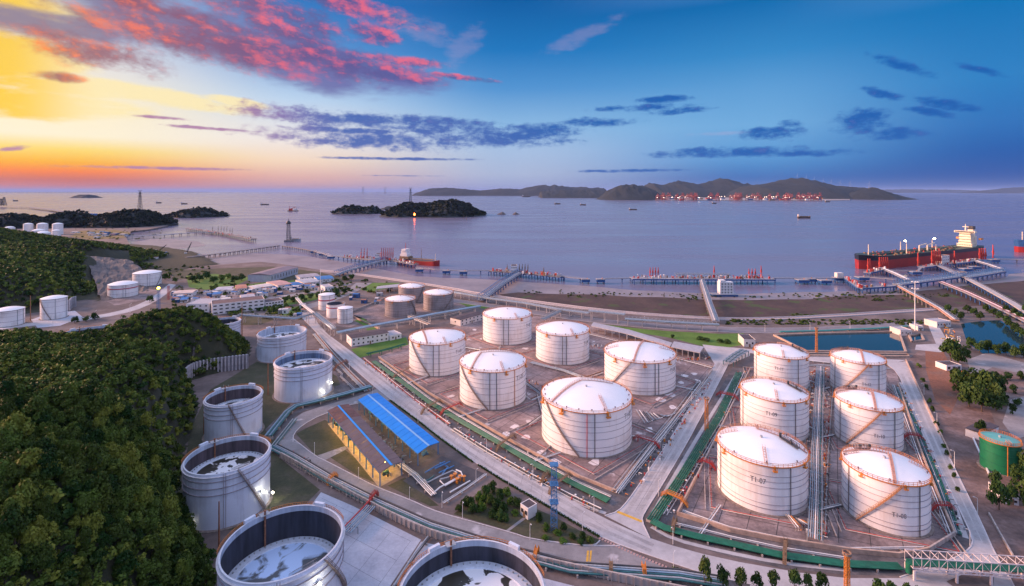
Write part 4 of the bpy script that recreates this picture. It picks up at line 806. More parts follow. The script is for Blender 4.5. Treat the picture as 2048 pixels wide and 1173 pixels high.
# ---------------------------------------------------------------- pipes
def pipes(label, px, n=4, gap=.9, r=.28, z=1.0, ms=None, supports=8.0, sm=None, smooth=0, name='pipe_run', z_px=None, sup_name='support', group='pipe runs', rs=None):
    """n parallel pipes, each a part, on low sleepers"""
    base = [G(x, y, z if z_px is None else z_px) for x, y in px]; base = smoothp(base, smooth) if smooth else base
    o0 = Vector((base[0].x, base[0].y, 0)); root = thing(name, label, 'pipeline', o0, 0, group); ms = ms or [M_blueg]
    for k in range(n):
        off = offset(base, (k-(n-1)/2)*gap); rr = (rs[k % len(rs)] if rs else r)
        rel(o0, MB().tube([Vector((p.x, p.y, z+rr*.2)) for p in off], rr, 7)).build('pipe', ms[k % len(ms)], root)
    if supports:
        w = n*gap+.5; me = MB().box((0, 0, z/2-.1), (.5, w, max(.2, z-.2))).mesh(sup_name, sm or M_wall) if z < 2 else None
        if me is None:
            b = MB()
            for e in (-1, 1): b.box((0, e*w*.46, z/2), (.35, .35, z))
            b.box((0, 0, z-.35), (.4, w, .35)); me = b.mesh(sup_name, sm or M_steel)
        for p, d in along(base, supports, supports*.3):
            o = bpy.data.objects.new(sup_name, me); COL.objects.link(o); o.parent = root; o.location = (p.x-o0.x, p.y-o0.y, 0); o.rotation_euler.z = math.atan2(d.y, d.x)
    return root
GRN = [M_green]; MIX = [M_blueg, M_steel, M_teal, M_blueg, M_white]; TEA = [M_teal, M_blueg, M_teal, M_dark]
pipes('bright green pipes along the main road side of the left tank yard', [(747, 723), (786, 751), (859, 805), (925, 845), (1005, 890), (1072, 930), (1160, 974), (1217, 1002)], 5, .62, .3, .9, GRN, 9)
pipes('thin pale pipes between green pipes and tan bund wall', [(760, 722), (859, 797), (1022, 892), (1160, 966), (1222, 993)], 2, .8, .16, .7, [M_white, M_steel], 9)
pipes('rusty thin pipes at the road edge of the left tank yard', [(728, 716), (772, 752), (830, 798), (900, 848)], 3, .7, .18, .6, [M_red, M_white, M_rust], 9)
pipes('grey pipes along the road edge near the cross road', [(905, 858), (980, 905), (1060, 950), (1140, 992), (1200, 1020)], 3, .9, .2, .5, [M_steel, M_dark, M_white], 8)
pipes('green pipes along the cross road side of the right yard', [(1478, 745), (1440, 830), (1400, 895), (1358, 962), (1322, 1015), (1304, 1042)], 5, .75, .28, 1.0, GRN, 8)
pipes('bright green pipes round the front of the right yard', [(1304, 1042), (1330, 1056), (1390, 1072), (1460, 1087), (1560, 1110), (1689, 1128), (1801, 1133)], 6, .5, .26, 1.0, GRN, 8)
pipes('thin pale pipes beside green pipes of the right yard', [(1490, 745), (1452, 830), (1372, 962), (1330, 1030)], 2, 1.2, .18, .6, [M_white, M_steel], 9)
pipes('pale pipes under the front bund wall of the right yard', [(1345, 1046), (1405, 1060), (1460, 1074), (1560, 1096), (1700, 1118)], 2, .8, .16, .6, [M_steel, M_white], 8)
pipes('teal pipes crossing above the pump sheds road', [(742, 773), (690, 788), (640, 801), (592, 812), (575, 824), (556, 848), (536, 873)], 4, .95, .42, 1.5, [M_blueg, M_teal, M_blueg, M_teal], 9)
pipes('teal and grey pipes in the corridor below the worn road', [(545, 893), (583, 912), (663, 960), (748, 1003), (858, 1052), (1018, 1102), (1140, 1135), (1358, 1150), (1450, 1165)], 6, .85, .3, 1.1, [M_teal, M_steel, M_teal, M_blueg, M_steel, M_dark], 9)
pipes('bundle of pale pipes beside the main road above the sheds', [(630, 668), (668, 714), (700, 748), (735, 782)], 5, .8, .26, .9, [M_steel, M_blueg, M_steel, M_rust, M_steel], 8)
pipes('pair of pale pipes with a bend below the far open tank', [(660, 728), (684, 748), (682, 754), (712, 782)], 2, .8, .2, .6, [M_steel], 8)
pipes('grey blue pipes on a tall rack between the right tank columns', [(1641, 733), (1638, 800), (1634, 900), (1632, 1000), (1630, 1078)], 7, .62, .18, 3.2, [M_blueg, M_steel, M_blueg, M_white, M_steel, M_teal, M_steel], 7, M_steel)
pipes('low rusty pipes beside the tall rack', [(1668, 745), (1662, 830), (1655, 930), (1650, 1070)], 3, .6, .12, .5, [M_rust, M_steel, M_dark], 7)
pipes('low grey pipes beside tanks of the column under the pump house', [(1622, 760), (1618, 830), (1612, 900)], 3, .6, .12, .5, [M_steel, M_rust, M_dark], 7)
pipes('teal pipes along the pale side road', [(1796, 775), (1845, 885), (1880, 970), (1916, 1068)], 4, .55, .2, .7, [M_teal, M_steel, M_teal, M_green], 8)
pipes('grey pipes across the floor between tank five and tank six', [(1230, 985), (1290, 905), (1340, 845), (1400, 765)], 4, .9, .2, .8, [M_steel, M_white, M_dark, M_steel], 8)
pipes('pipes along the back of the left tank yard', [(1062, 725), (1130, 742), (1190, 765), (1212, 790)], 4, .9, .22, .8, [M_steel, M_blueg], 9)
pipes('pipes between tanks one and two', [(905, 690), (960, 700), (1010, 735), (1085, 790)], 3, 1.0, .22, .8, [M_steel, M_blueg, M_dark], 9)
pipes('pipes crossing the pale bund to the corridor wall', [(692, 1064), (735, 1020), (742, 1012)], 5, .8, .2, 2.6, [M_blueg, M_steel], 12, M_steel)
pipes('red pipe beside the bund crossing pipes', [(684, 1060), (728, 1014), (742, 998)], 1, .8, .35, 2.6, [M_red], 12, M_red)
pipes('pipe along the edge of the pale bund', [(858, 1074), (830, 1110), (790, 1173)], 2, .8, .25, .8, [M_steel, M_dark], 9)
pipes('dark pipes in front of the open tank with white roof', [(590, 838), (545, 895), (520, 905)], 4, .7, .2, .8, [M_steel, M_teal], 8)
pipes('pale pipes running out of the pump sheds', [(800, 928), (830, 950), (868, 990)], 4, .7, .2, .9, [M_white, M_steel], 7)
pipes('white pipes at the edge of the pump apron', [(886, 1006), (930, 978), (972, 948)], 2, .7, .18, .7, [M_white, M_steel], 7)
pipes('green rack pipes near the lawn of the white building', [(733, 708), (770, 700), (812, 688)], 3, 1.1, .2, 2.6, GRN, 8, M_green)
pipes('pipe bridge over the yard road in the upper corner', [(1455, 724), (1470, 712), (1490, 700)], 8, .8, .22, 3.0, [M_steel, M_blueg, M_teal], 6, M_teal)
pipes('green pipes along the seaside road edge', [(1560, 664), (1650, 662), (1760, 657), (1815, 653)], 2, 1.2, .5, 1.2, [mat('sea_green_pipe', (.05, .28, .24), .5, .2, .3)], 14)
# U-shaped pipe loops on the pump apron
lp = G(890, 965); lo = thing('pipe_manifold', 'blue and white looped pipework on the dark pump apron', 'pipework', lp)
for k, (m, pts) in enumerate(((M_steel, [(848, 962), (855, 968), (880, 955), (905, 944), (914, 948), (905, 955), (880, 962)]), (M_white, [(880, 962), (890, 972), (925, 952), (922, 944), (912, 940)]), (M_white, [(862, 990), (880, 975), (925, 950)]), (M_blue, [(870, 940), (900, 926)]), (M_blue, [(878, 946), (908, 932)]), (M_blue, [(884, 950), (896, 934), (880, 926)]), (M_blue, [(850, 948), (870, 936), (890, 926)]), (M_teal, [(868, 952), (858, 960), (845, 965)]), (M_white, [(900, 985), (940, 962)]))):
    rel(lp, MB().tube([G(x, y, .8)+Vector((0, 0, .5*(k % 3 == 0))) for x, y in pts], .28, 7)).build('pipe_loop', m, lo)
b = MB()
for px, py in ((903, 962), (910, 958), (914, 968), (920, 962), (928, 963)):
    c = G(px, py); b.cyl((c.x, c.y, 0), .5, 1.0, 8); b.cyl((c.x, c.y, 1.0), .25, 1.0, 8); b.cyl((c.x, c.y, 2.0), .8, .12, 10)
rel(lp, b).build('valves', M_orange, lo, kind='stuff')

# footbridges over the pipes
def crossover(label, a, b_, z=2.4, m=M_orange, w=1.0, railm=None):
    p, q = G(*a), G(*b_); root = thing('crossover_bridge', label, 'footbridge', p, 0, 'footbridges over the pipes'); d = (q-p); L = d.length; d.normalize(); s = Vector((-d.y, d.x, 0))*w/2; up = Vector((0, 0, z)); run = min(L*.25, z*1.1)
    P = [Vector((0, 0, .1)), d*run+up, d*(L-run)+up, d*L+Vector((0, 0, .1))]
    dk = MB()
    for u, v in zip(P[:-1], P[1:]): dk.bar(u, v, w, .15)
    dk.build('deck', m, root); r = MB()
    for e in (-1, 1):
        for u, v in zip(P[:-1], P[1:]):
            for hh in (.55, 1.1): r.bar(u+s*e+Vector((0, 0, hh)), v+s*e+Vector((0, 0, hh)), .09)
            for k in range(6): c = u.lerp(v, k/6); r.bar(c+s*e, c+s*e+Vector((0, 0, 1.1)), .08)
    r.build('handrail', railm or m, root)
    for c in P[1:3]:
        g = MB()
        for e in (-1, 1): g.bar((c+s*e)-up, c+s*e, .18)
        g.build('leg_frame', m, root)
M_brwn = mat('weathered_brown_steel', (.22, .14, .08), .7, .3, 1.0)
for lab, a, b_, m in (('brown footbridge over the green pipes near the tall blue tower', (1098, 990), (1144, 955), M_brwn), ('brown footbridge over the green pipes at the middle of the yard edge', (992, 905), (1032, 876), M_brwn), ('small brown footbridge near the blue tower', (1083, 970), (1100, 952), M_brwn), ('brown footbridge over the green pipes beside tank three', (842, 830), (884, 806), M_brwn), ('green and red footbridge from road to tank three', (880, 832), (925, 812), M_red),
                   ('red and green footbridge beside tank seven', (1396, 928), (1432, 942), M_red), ('orange footbridge at the corner of the cross road', (1322, 992), (1376, 1016), M_orange), ('red footbridge near the largest tank', (1266, 880), (1320, 898), M_red), ('red footbridge at the right yard near tank nine', (1432, 792), (1478, 802), M_red), ('tan footbridge over pipes at the front of the right yard', (1345, 1072), (1352, 1045), M_brwn), ('tan footbridge at the front of the right yard below tank seven', (1569, 1130), (1572, 1086), M_brwn), ('red and green footbridge beside tank eight', (1862, 1022), (1912, 1024), M_red), ('red and green footbridge beside tank ten', (1806, 878), (1848, 882), M_red), ('orange footbridge over the corridor pipes', (655, 972), (675, 956), M_orange), ('dark red footbridge over the corridor pipes', (738, 1012), (756, 992), M_red), ('orange footbridge near the bottom open tank', (1068, 1132), (1076, 1104), M_orange), ('orange and red footbridge over the lowest corridor pipes', (1290, 1160), (1286, 1138), M_orange), ('grey footbridge over the lowest corridor pipes', (1222, 1160), (1222, 1130), M_brwn), ('green footbridge beside tank one', (786, 760), (828, 738), M_brwn), ('rusty footbridge over the roadside pipe bundle', (668, 742), (696, 726), M_rust)):
    crossover(lab, a, b_, m=m, z=2.2)

# ---------------------------------------------------------------- elevated pipe racks
def rack(label, px, z=6.0, w=3.0, n=4, r=.3, ms=None, post=12.0, truss=True, m=M_steel, group='elevated pipe racks', zg=0.0, name='pipe_rack'):
    base = [G(x, y, zg) for x, y in px]; o0 = base[0]; root = thing(name, label, 'pipe rack', o0, 0, group); ms = ms or MIX
    for k in range(n):
        off = offset(base, (k-(n-1)/2)*(w-.6)/max(1, n-1)); rel(o0, MB().tube([Vector((p.x, p.y, zg+z+r)) for p in off], r, 7)).build('pipe', ms[k % len(ms)], root)
    g = MB()
    for side in (w/2, -w/2):
        off = offset(base, side)
        for a, b in zip(off[:-1], off[1:]):
            g.bar(a+Vector((0, 0, z)), b+Vector((0, 0, z)), .25, .35)
            if truss:
                g.bar(a+Vector((0, 0, z+1.8)), b+Vector((0, 0, z+1.8)), .18, .2); nn = max(1, int((b-a).length/3.2))
                for k in range(nn):
                    c, d = a.lerp(b, k/nn), a.lerp(b, (k+1)/nn); g.bar(c+Vector((0, 0, z)), c+Vector((0, 0, z+1.8)), .13); g.bar(c+Vector((0, 0, z)), d+Vector((0, 0, z+1.8)), .1)
    if truss:
        for p, d in along(base, 3.2):
            s = Vector((-d.y, d.x, 0))*w/2; g.bar(p+s+Vector((0, 0, z+1.8)), p-s+Vector((0, 0, z+1.8)), .12); g.bar(p+s+Vector((0, 0, z)), p-s+Vector((0, 0, z)), .15)
    rel(o0, g).build('truss' if truss else 'beam', m, root)
    b = MB()
    for e in (-1, 1): b.box((0, e*w*.48, z/2), (.4, .4, z))
    b.bar((0, -w*.48, .2), (0, w*.48, z*.8), .12); b.box((0, 0, z-.2), (.35, w, .3)); me = b.mesh('post', mat('pale_rack_post', (.50, .46, .44), .6, .15, .6))
    for p, d in along(base, post, post*.2):
        o = bpy.data.objects.new('post', me); COL.objects.link(o); o.parent = root; o.location = p-o0; o.rotation_euler.z = math.atan2(d.y, d.x)
    return root
rack('long steel pipe rack along the seaside road, left length', [(905, 594), (985, 608), (1050, 617), (1117, 630), (1178, 638)], 5.0, 5, 5, .35, [M_blueg, M_steel, M_blueg])
rack('raised pipe rack section over the gate', [(1178, 640), (1250, 648)], 8.0, 5, 5, .35, [M_blueg, M_steel])
rack('long steel pipe rack along the seaside road, right length', [(1250, 650), (1330, 656), (1438, 662)], 5.0, 5, 5, .35, [M_blueg, M_steel, M_blueg])
rack('pipe rack leading from the seaside road to tank four', [(1120, 632), (1085, 650)], 4.5, 4, 4, .3, [M_blueg, M_steel])
rack('overhead pipe bridge from the near hill to the road', [(466, 656), (482, 646), (591, 654), (630, 643), (668, 676)], 6.5, 3.2, 3, .55, [M_blueg, M_steel, M_blueg], 16)
rack('thick blue clad pipe bridge behind the white building', [(674, 682), (740, 668), (815, 654), (871, 642), (960, 626)], 5.5, 2.4, 2, .8, [M_blueg], 16, False)
rack('steel truss bridge beside the grey tanks', [(818, 648), (858, 664)], 6.0, 3.0, 3, .3, [M_steel, M_rust], 18)
rack('low rack of pale pipes between the small tanks', [(590, 600), (605, 618), (628, 636)], 4.0, 3.0, 4, .3, [M_white, M_steel], 14, False)
# truss bridge over the road at the front
tb0, tb1 = G(1818, 1152), G(2060, 1168); root = thing('truss_bridge', 'pale steel truss bridge carrying green pipes over the road', 'pipe bridge', tb0)
d = (tb1-tb0); L = d.length; d.normalize(); s = Vector((-d.y, d.x, 0)); W = 3.6; z0, z1 = 3.6, 6.6
mp = mat('pink_white_truss_paint', (.66, .58, .58), .55, .1, .6)
for e in (-1, 1):
    g = MB(); n = 14
    for zz in (z0, z1): g.bar(s*e*W/2+Vector((0, 0, zz)), d*L+s*e*W/2+Vector((0, 0, zz)), .2, .2)
    for k in range(n+1):
        c = d*L*k/n+s*e*W/2; g.bar(c+Vector((0, 0, z0)), c+Vector((0, 0, z1)), .12)
        if k < n: c2 = d*L*(k+1)/n+s*e*W/2; g.bar(c+Vector((0, 0, z0 if k % 2 else z1)), c2+Vector((0, 0, z1 if k % 2 else z0)), .1); g.bar(c+Vector((0, 0, z0-.8)), c2+Vector((0, 0, z0)), .12); g.bar(c+Vector((0, 0, z0)), c2+Vector((0, 0, z0-.8)), .12)
    g.bar(s*e*W/2+Vector((0, 0, z0-.8)), d*L+s*e*W/2+Vector((0, 0, z0-.8)), .25, .2); g.build('side_truss', mp, root)
g = MB()
for k in range(15): c = d*L*k/14; g.bar(c+s*W/2+Vector((0, 0, z0)), c-s*W/2+Vector((0, 0, z0)), .2); g.bar(c+s*W/2+Vector((0, 0, z1)), c-s*W/2+Vector((0, 0, z1)), .15)
g.build('cross_beams', mp, root, kind='stuff')
for k in range(5): MB().tube([s*(k-2)*.55+Vector((0, 0, z0+.5)), d*L+s*(k-2)*.55+Vector((0, 0, z0+.5))], .26, 8).build('pipe', M_green, root)
for q in (.01, .36, .64, .985):
    for e in (-1, 1): MB().box(d*L*q+s*e*W/2+Vector((0, 0, z0/2-.4)), (.55, .55, z0-.8), math.atan2(d.y, d.x)).build('leg', mp, root)
MB().tube([Vector((0, 0, 1.0)), Vector((0, 0, z0+.5))], .9, 8).build('pipe_drop', M_green, root)

# ---------------------------------------------------------------- buildings
M_bwall = mat('white_building_wall', (.74, .72, .72), .7, .06, .3); M_bwarm = mat('cream_building_wall', (.70, .64, .60), .7, .08, .3)
def building(label, a, b, c, h, wallm=None, roofm=None, rows=1, cols=6, win=(1.2, 1.3), round_=False, gable=0.0, parapet=.35, name='building', z=0.0, door=True, cat='building', overhang=.25, group=None, side=0):
    """a, b: front base corners, c: pixel of the back base corner above b"""
    A, B = G(*a, z), G(*b, z); C_ = G(*c, z); n = (B-A).normalized(); dep = (C_-B); nv = Vector((-n.y, n.x, 0)); D = max(2.0, dep.dot(nv)); D_ = nv*D
    root = thing(name, label, cat, A, 0, group); L = (B-A).length; ang = math.atan2(n.y, n.x); root.rotation_euler.z = ang
    wm = wallm or M_bwall; rm = roofm or M_roofd; MB().box((L/2, D/2, h/2), (L, D, h)).build('wall', wm, root)
    if gable:
        o = overhang; P = [(-o, -o, h), (L+o, -o, h), (L+o, D+o, h), (-o, D+o, h), (-o, D/2, h+gable), (L+o, D/2, h+gable)]
        P += [(x, y, zz-.15) for x, y, zz in P]
        MB().add(P, [(0, 1, 5, 4), (2, 3, 4, 5), (1, 2, 5), (3, 0, 4), (9, 8, 7, 6)]).build('roof', rm, root)
    else:
        MB().box((L/2, D/2, h+.06), (L-.3, D-.3, .12)).build('roof', rm, root)
        if parapet:
            g = MB(); t = .25
            g.box((L/2, t/2-.05, h+parapet/2), (L+.1, t, parapet)).box((L/2, D-t/2+.05, h+parapet/2), (L+.1, t, parapet)).box((t/2-.05, D/2, h+parapet/2), (t, D-2*t+.1, parapet)).box((L-t/2+.05, D/2, h+parapet/2), (t, D-2*t+.1, parapet)); g.build('parapet', wm, root)
    for r in range(rows):
        for k in range(cols):
            x = L*(k+.5)/cols; zc = h*(r+.55)/rows
            if round_: wmesh = MB().lathe([(win[0]*.5, 0), (.01, .02)], 10)
            f = MB().box((x, -.04, zc), (win[0]+.25, .1, win[1]+.25)).build('window', M_bwarm if wm != M_bwarm else M_bwall, root)
            MB().box((x, -.07, zc), (win[0], .1, win[1])).build('pane', M_glass, f)
    for k in range(side):
        y = D*(k+.5)/side
        f = MB().box((-.04, y, h*.55), (.1, win[0]+.25, win[1]+.25)).build('window', M_bwarm if wm != M_bwarm else M_bwall, root); MB().box((-.07, y, h*.55), (.1, win[0], win[1])).build('pane', M_glass, f)
    if door: MB().box((L*.5 if cols % 2 == 0 else L*.5+L/cols*.5, -.06, 1.1), (1.2, .1, 2.2)).build('door', M_brwn, root)
    return root, L, D
building('long white building with two rows of small windows and dark roof', (703, 694), (777, 682), (770, 672), 6.2, rows=2, cols=8, win=(1.1, 1.1), gable=.8, side=1)
building('low white annex beside the long white building', (780, 682), (803, 677), (798, 668), 3.6, rows=1, cols=2, roofm=M_grey)
building('white building with round windows behind tank one', (921, 653), (966, 640), (958, 632), 5.4, rows=2, cols=6, win=(1.3, 1.3), gable=.8, side=1, wallm=M_bwarm)
building('long white three-storey office behind the wooded hill', (424, 631), (529, 619), (524, 611), 9.6, rows=3, cols=9, win=(2.6, 1.1), roofm=mat('brown_roof', (.13, .085, .085), .8, .2, .2), parapet=.5)
building('low white wing at the end of the office', (531, 617), (567, 612), (562, 606), 5.5, rows=2, cols=6, win=(1.6, 1.2))
building('white block with small square windows left of the office', (372, 626), (418, 625), (416, 614), 8.0, rows=2, cols=4, win=(1.6, 1.2), roofm=M_grey)
building('grey blue warehouse with a lilac roof on the reclaimed land', (541, 565), (596, 548), (580, 540), 9.0, wallm=mat('blue_grey_cladding', (.40, .43, .50), .6, .1, .2), roofm=mat('lilac_roof_sheet', (.22, .17, .19), .6, .15, .1), rows=1, cols=10, win=(1.5, 4.5), gable=2.0, door=False)
building('small white gatehouse with flat dark roof in the shrub bed', (1041, 1030), (1056, 1041), (1070, 1028), 3.9, rows=1, cols=2, win=(1.2, 1.4), parapet=.2)
building('white pump house with grey roof at the end of the lawn', (1488, 694), (1511, 695), (1514, 684), 5.2, rows=1, cols=2, win=(1.2, 1.5), wallm=M_bwarm)
building('cream pump house with three windows beside the fire pond', (1801, 672), (1824, 672), (1823, 664), 4.2, rows=1, cols=3, win=(1.0, 1.0), wallm=M_bwarm, roofm=M_grey)
building('small cream hut near the tall light pole', (1836, 662), (1847, 662), (1846, 656), 3.4, rows=1, cols=2, win=(.8, .9), wallm=M_bwarm, roofm=M_grey)
building('cream building with a turret by the dark pond', (1874, 656), (1902, 654), (1897, 646), 4.6, rows=1, cols=5, win=(1.0, 1.2), wallm=M_bwarm, roofm=M_grey)
building('small white shed with dark doorways beside orange heap', (1893, 742), (1923, 741), (1920, 732), 3.2, rows=1, cols=3, win=(1.8, 1.6))
building('white shed with dark roof beside the green tank', (1966, 884), (1997, 868), (1984, 846), 3.6, rows=1, cols=2, win=(.8, .8), gable=.5)
building('small concrete hut under the trees beside the waste ground', (2010, 1008), (2038, 1012), (2028, 985), 2.4, rows=1, cols=2, win=(.8, .8), roofm=M_grey)
building('little white house beside the tall mast', (650, 584), (667, 582), (664, 576), 5.0, rows=1, cols=3, win=(1.0, 1.2), roofm=M_grey)
# workshops and sheds of the boat yard
random.seed(11)
for i, (a, b_, c, h, rc, lab) in enumerate((((345, 596), (385, 594), (382, 588), 4.5, (.60, .48, .42), 'long shed with cream roof in the boat yard'), ((472, 585), (494, 583), (490, 576), 4, (.45, .20, .13), 'shed with orange roof in the boat yard'), ((510, 584), (548, 578), (544, 572), 4, (.60, .55, .52), 'long pale shed beside the field'), ((556, 580), (584, 576), (580, 566), 5, (.50, .30, .27), 'shed with pinkish roof and blue stalls'), ((586, 578), (606, 575), (602, 569), 4, (.03, .16, .40), 'low shed with a blue roof'), ((608, 574), (640, 570), (634, 562), 4.5, (.40, .42, .46), 'grey-roofed shed near the mast'), ((636, 566), (668, 563), (660, 557), 4, (.03, .17, .42), 'long blue-roofed shed by the seawall'), ((424, 597), (440, 596), (438, 591), 4, (.04, .17, .42), 'blue container shed in the storage lot'), ((360, 606), (374, 605), (372, 600), 3, (.03, .17, .45), 'small blue-roofed booth by the boat yard gate'), ((430, 588), (462, 586), (458, 580), 4, (.45, .45, .5), 'grey workshop roof in the storage lot'), ((441, 612), (461, 610), (458, 604), 5, (.55, .52, .50), 'cream block behind the office'), ((483, 604), (510, 601), (506, 596), 4.5, (.45, .42, .45), 'grey block behind the office'), ((600, 562), (640, 558), (636, 552), 4, (.35, .33, .36), 'low grey shed beside the warehouse'))):
    building(lab, a, b_, c, h, M_bwarm if i % 2 else M_bwall, mat('roof_colour_%d' % i, rc, .6, .15, .2), rows=1, cols=4, win=(1.4, 1.2), gable=.9, group='boat yard sheds')
sheet('storage_lot', [(340, 600), (400, 584), (450, 580), (480, 586), (470, 600), (420, 606)], M_yard, .022)
# far workshops on the headland
for i in range(7):
    x = 181+i*6.5; building('tiny white workshop on the far shore, number %s along the row' % ('one two three four five six seven'.split()[i]), (x, 450+(i % 2)), (x+5.5, 449.8+(i % 2)), (x+5.2, 447.5), 9, M_bwall, M_grey, rows=1, cols=2, win=(2, 2), parapet=0, door=False, group='far shore workshops')
# canopies over manifolds
def canopy(label, q, h, m, cols=4, posts=None, ridge_h=.9, ridge_m=None, pm=None, name='canopy', strips=10, gl=0.0):
    """q: roof corners in the photograph (at eave height) going round; each roof sheet is a part"""
    P = [G(x, y, h) for x, y in q]; o0 = Vector((P[0].x, P[0].y, 0)); root = thing(name, label, 'shelter', o0)
    P = [p-o0 for p in P]; R0 = (P[0]+P[1])/2+Vector((0, 0, ridge_h)); R1 = (P[3]+P[2])/2+Vector((0, 0, ridge_h))
    for k in range(strips):
        u, v = k/strips, (k+1)/strips-.003
        for (e0, e1, mm) in ((P[0], P[3], m), (P[1], P[2], m)):
            a_, b_ = e0.lerp(e1, u), e0.lerp(e1, v); c_, d_ = R0.lerp(R1, v), R0.lerp(R1, u); dn = Vector((0, 0, -.12)); mk = mm[k % len(mm)] if isinstance(mm, list) else mm
            fl = [(0, 1, 2, 3), (7, 6, 5, 4), (0, 4, 5, 1), (1, 5, 6, 2), (2, 6, 7, 3), (3, 7, 4, 0)]
            MB().add([a_, b_, c_, d_, a_+dn, b_+dn, c_+dn, d_+dn], fl).build('roof_sheet', mk, root)
    if ridge_m: MB().bar(R0+Vector((0, 0, .06)), R1+Vector((0, 0, .06)), .9, .1).build('ridge_cap', ridge_m, root)
    pm = pm or M_blue; n = cols
    for k in range(n+1):
        for e0, e1 in ((P[0], P[3]), (P[1], P[2])):
            p = e0.lerp(e1, .01+.98*k/n); c = p.lerp((R0.lerp(R1, .01+.98*k/n)), .06); MB().box((c.x, c.y, h/2), (.4, .4, h)).build('column', pm, root)
    for k in range(n+1):
        q_ = .01+.98*k/n; g = MB(); a_, b_, c_ = P[0].lerp(P[3], q_), P[1].lerp(P[2], q_), R0.lerp(R1, q_); dn = Vector((0, 0, -.3)); g.bar(a_+dn, c_+dn, .2, .35); g.bar(b_+dn, c_+dn, .2, .35); g.build('rafter', pm, root)
    for e0, e1 in ((P[0], P[3]), (P[1], P[2])): MB().bar(e0+Vector((0, 0, -.25)), e1+Vector((0, 0, -.25)), .2, .3).build('eave_beam', pm, root)
    return root, o0, P
M_sheetb = mat('blue_roof_sheet', (.008, .22, .72), .42, .06, .15); M_sheetbr = mat('brown_roof_sheet', (.13, .095, .10), .6, .15, .3); M_sheetrs = mat('rusty_roof_sheet', (.12, .06, .055), .65, .25, .4); M_ridge = mat('pale_blue_ridge', (.20, .42, .72), .5)
canopy('pump shed with a bright blue sheet roof', [(716, 800), (755, 786), (879, 885), (836, 908)], 5.4, M_sheetb, 9, ridge_m=M_ridge, strips=16, name='pump_shed')
br, bo, bP = canopy('pump shed with a brown sheet roof and yellow lit bays', [(655, 822), (697, 808), (806, 924), (760, 947)], 5.6, [M_sheetrs]*4+[M_sheetbr]*12, 9, ridge_m=mat('blue_ridge', (.02, .28, .75), .5), strips=16, name='pump_shed')
MB().sheet([G(x, y) for x, y in ((655, 848), (700, 834), (808, 948), (758, 976))], .07).build('pump_floor', mat('shed_floor', (.30, .25, .2), .8, .2, .5))['kind'] = 'structure'
MB().sheet([G(x, y) for x, y in ((722, 826), (758, 812), (882, 910), (836, 932))], .06).build('pump_floor', M_asph)['kind'] = 'structure'
# pumps under the roofs
def pump_mesh():
    b = MB(); b.box((0, 0, .25), (2.6, 1.0, .5)); b.tube([(-1.2, 0, 1.0), (0, 0, 1.0)], .5, 10); b.tube([(0, 0, 1.0), (.4, 0, 1.0)], .2, 8); b.tube([(.4, 0, .95), (1.1, 0, .95)], .6, 10); b.tube([(.8, 0, .95), (.8, 0, 2.4), (.8, 2.0, 2.4)], .22, 7); return b
pmeshes = [pump_mesh().mesh('pump', m) for m in (M_teal, mat('aqua_pump_paint', (.04, .32, .30), .4), M_blue)]
lights = []
for sh, (A_, B_, n) in enumerate((((672, 846), (778, 956), 10), ((738, 822), (855, 915), 11))):
    p, q = G(*A_), G(*B_); d = (q-p).normalized()
    for k in range(n):
        c = p.lerp(q, (k+.5)/n); o = bpy.data.objects.new('pump', pmeshes[(k+sh) % 3]); COL.objects.link(o); o.location = c+Vector((0, 0, .08)); o.rotation_euler.z = math.atan2(d.y, d.x)+PI/2
        nth = 'first second third fourth fifth sixth seventh eighth ninth tenth eleventh'.split()[k]
        tag(o, 'electric pump on its plinth under the %s roof, %s from the far end' % ('brown' if sh == 0 else 'blue', nth), 'pump', 'pumps under the shed roofs')
        if sh == 0 or k % 3 == 1: lights.append((c, sh, nth))
# lamps under the brown roof: the lit bays
M_lampy = mat('sodium_lamp_glass', (1, .7, .3), .4, emit=(1.0, .58, .10, 60))
for c, sh, nth in lights:
    o = MB().box((0, 0, 0), (1.3, .35, .18)).build('shed_lamp', M_lampy, loc=c+Vector((0, 0, 5.0))); tag(o, 'sodium lamp under the %s shed roof, %s from the far end' % ('brown' if sh == 0 else 'blue', nth), 'lamp', 'lamps under the shed roofs')
    ld = bpy.data.lights.new('sodium_light', 'POINT'); ld.energy = 600 if sh == 0 else 220; ld.color = (1.0, .52, .05); ld.shadow_soft_size = .5
    lo_ = bpy.data.objects.new('sodium_light', ld); COL.objects.link(lo_); lo_.location = c+Vector((0, 0, 4.5))
for lab, q, h in (('long grey canopy behind tank four', [(1182, 652), (1187, 645), (1260, 660), (1254, 668)], 5.0), ('long grey canopy beside the lawn behind tank six', [(1254, 668), (1260, 660), (1345, 686), (1340, 694)], 5.0), ('grey canopy over the manifold at the end of the lawn', [(1342, 694), (1348, 683), (1408, 694), (1400, 706)], 5.0), ('open frame canopy beside the grey tanks', [(752, 578), (755, 573), (800, 568), (797, 574)], 6.0)):
    canopy(lab, q, h, M_grey, 5, strips=8, pm=mat('pale_rack_post', (.50, .46, .44), .6), ridge_h=.3)

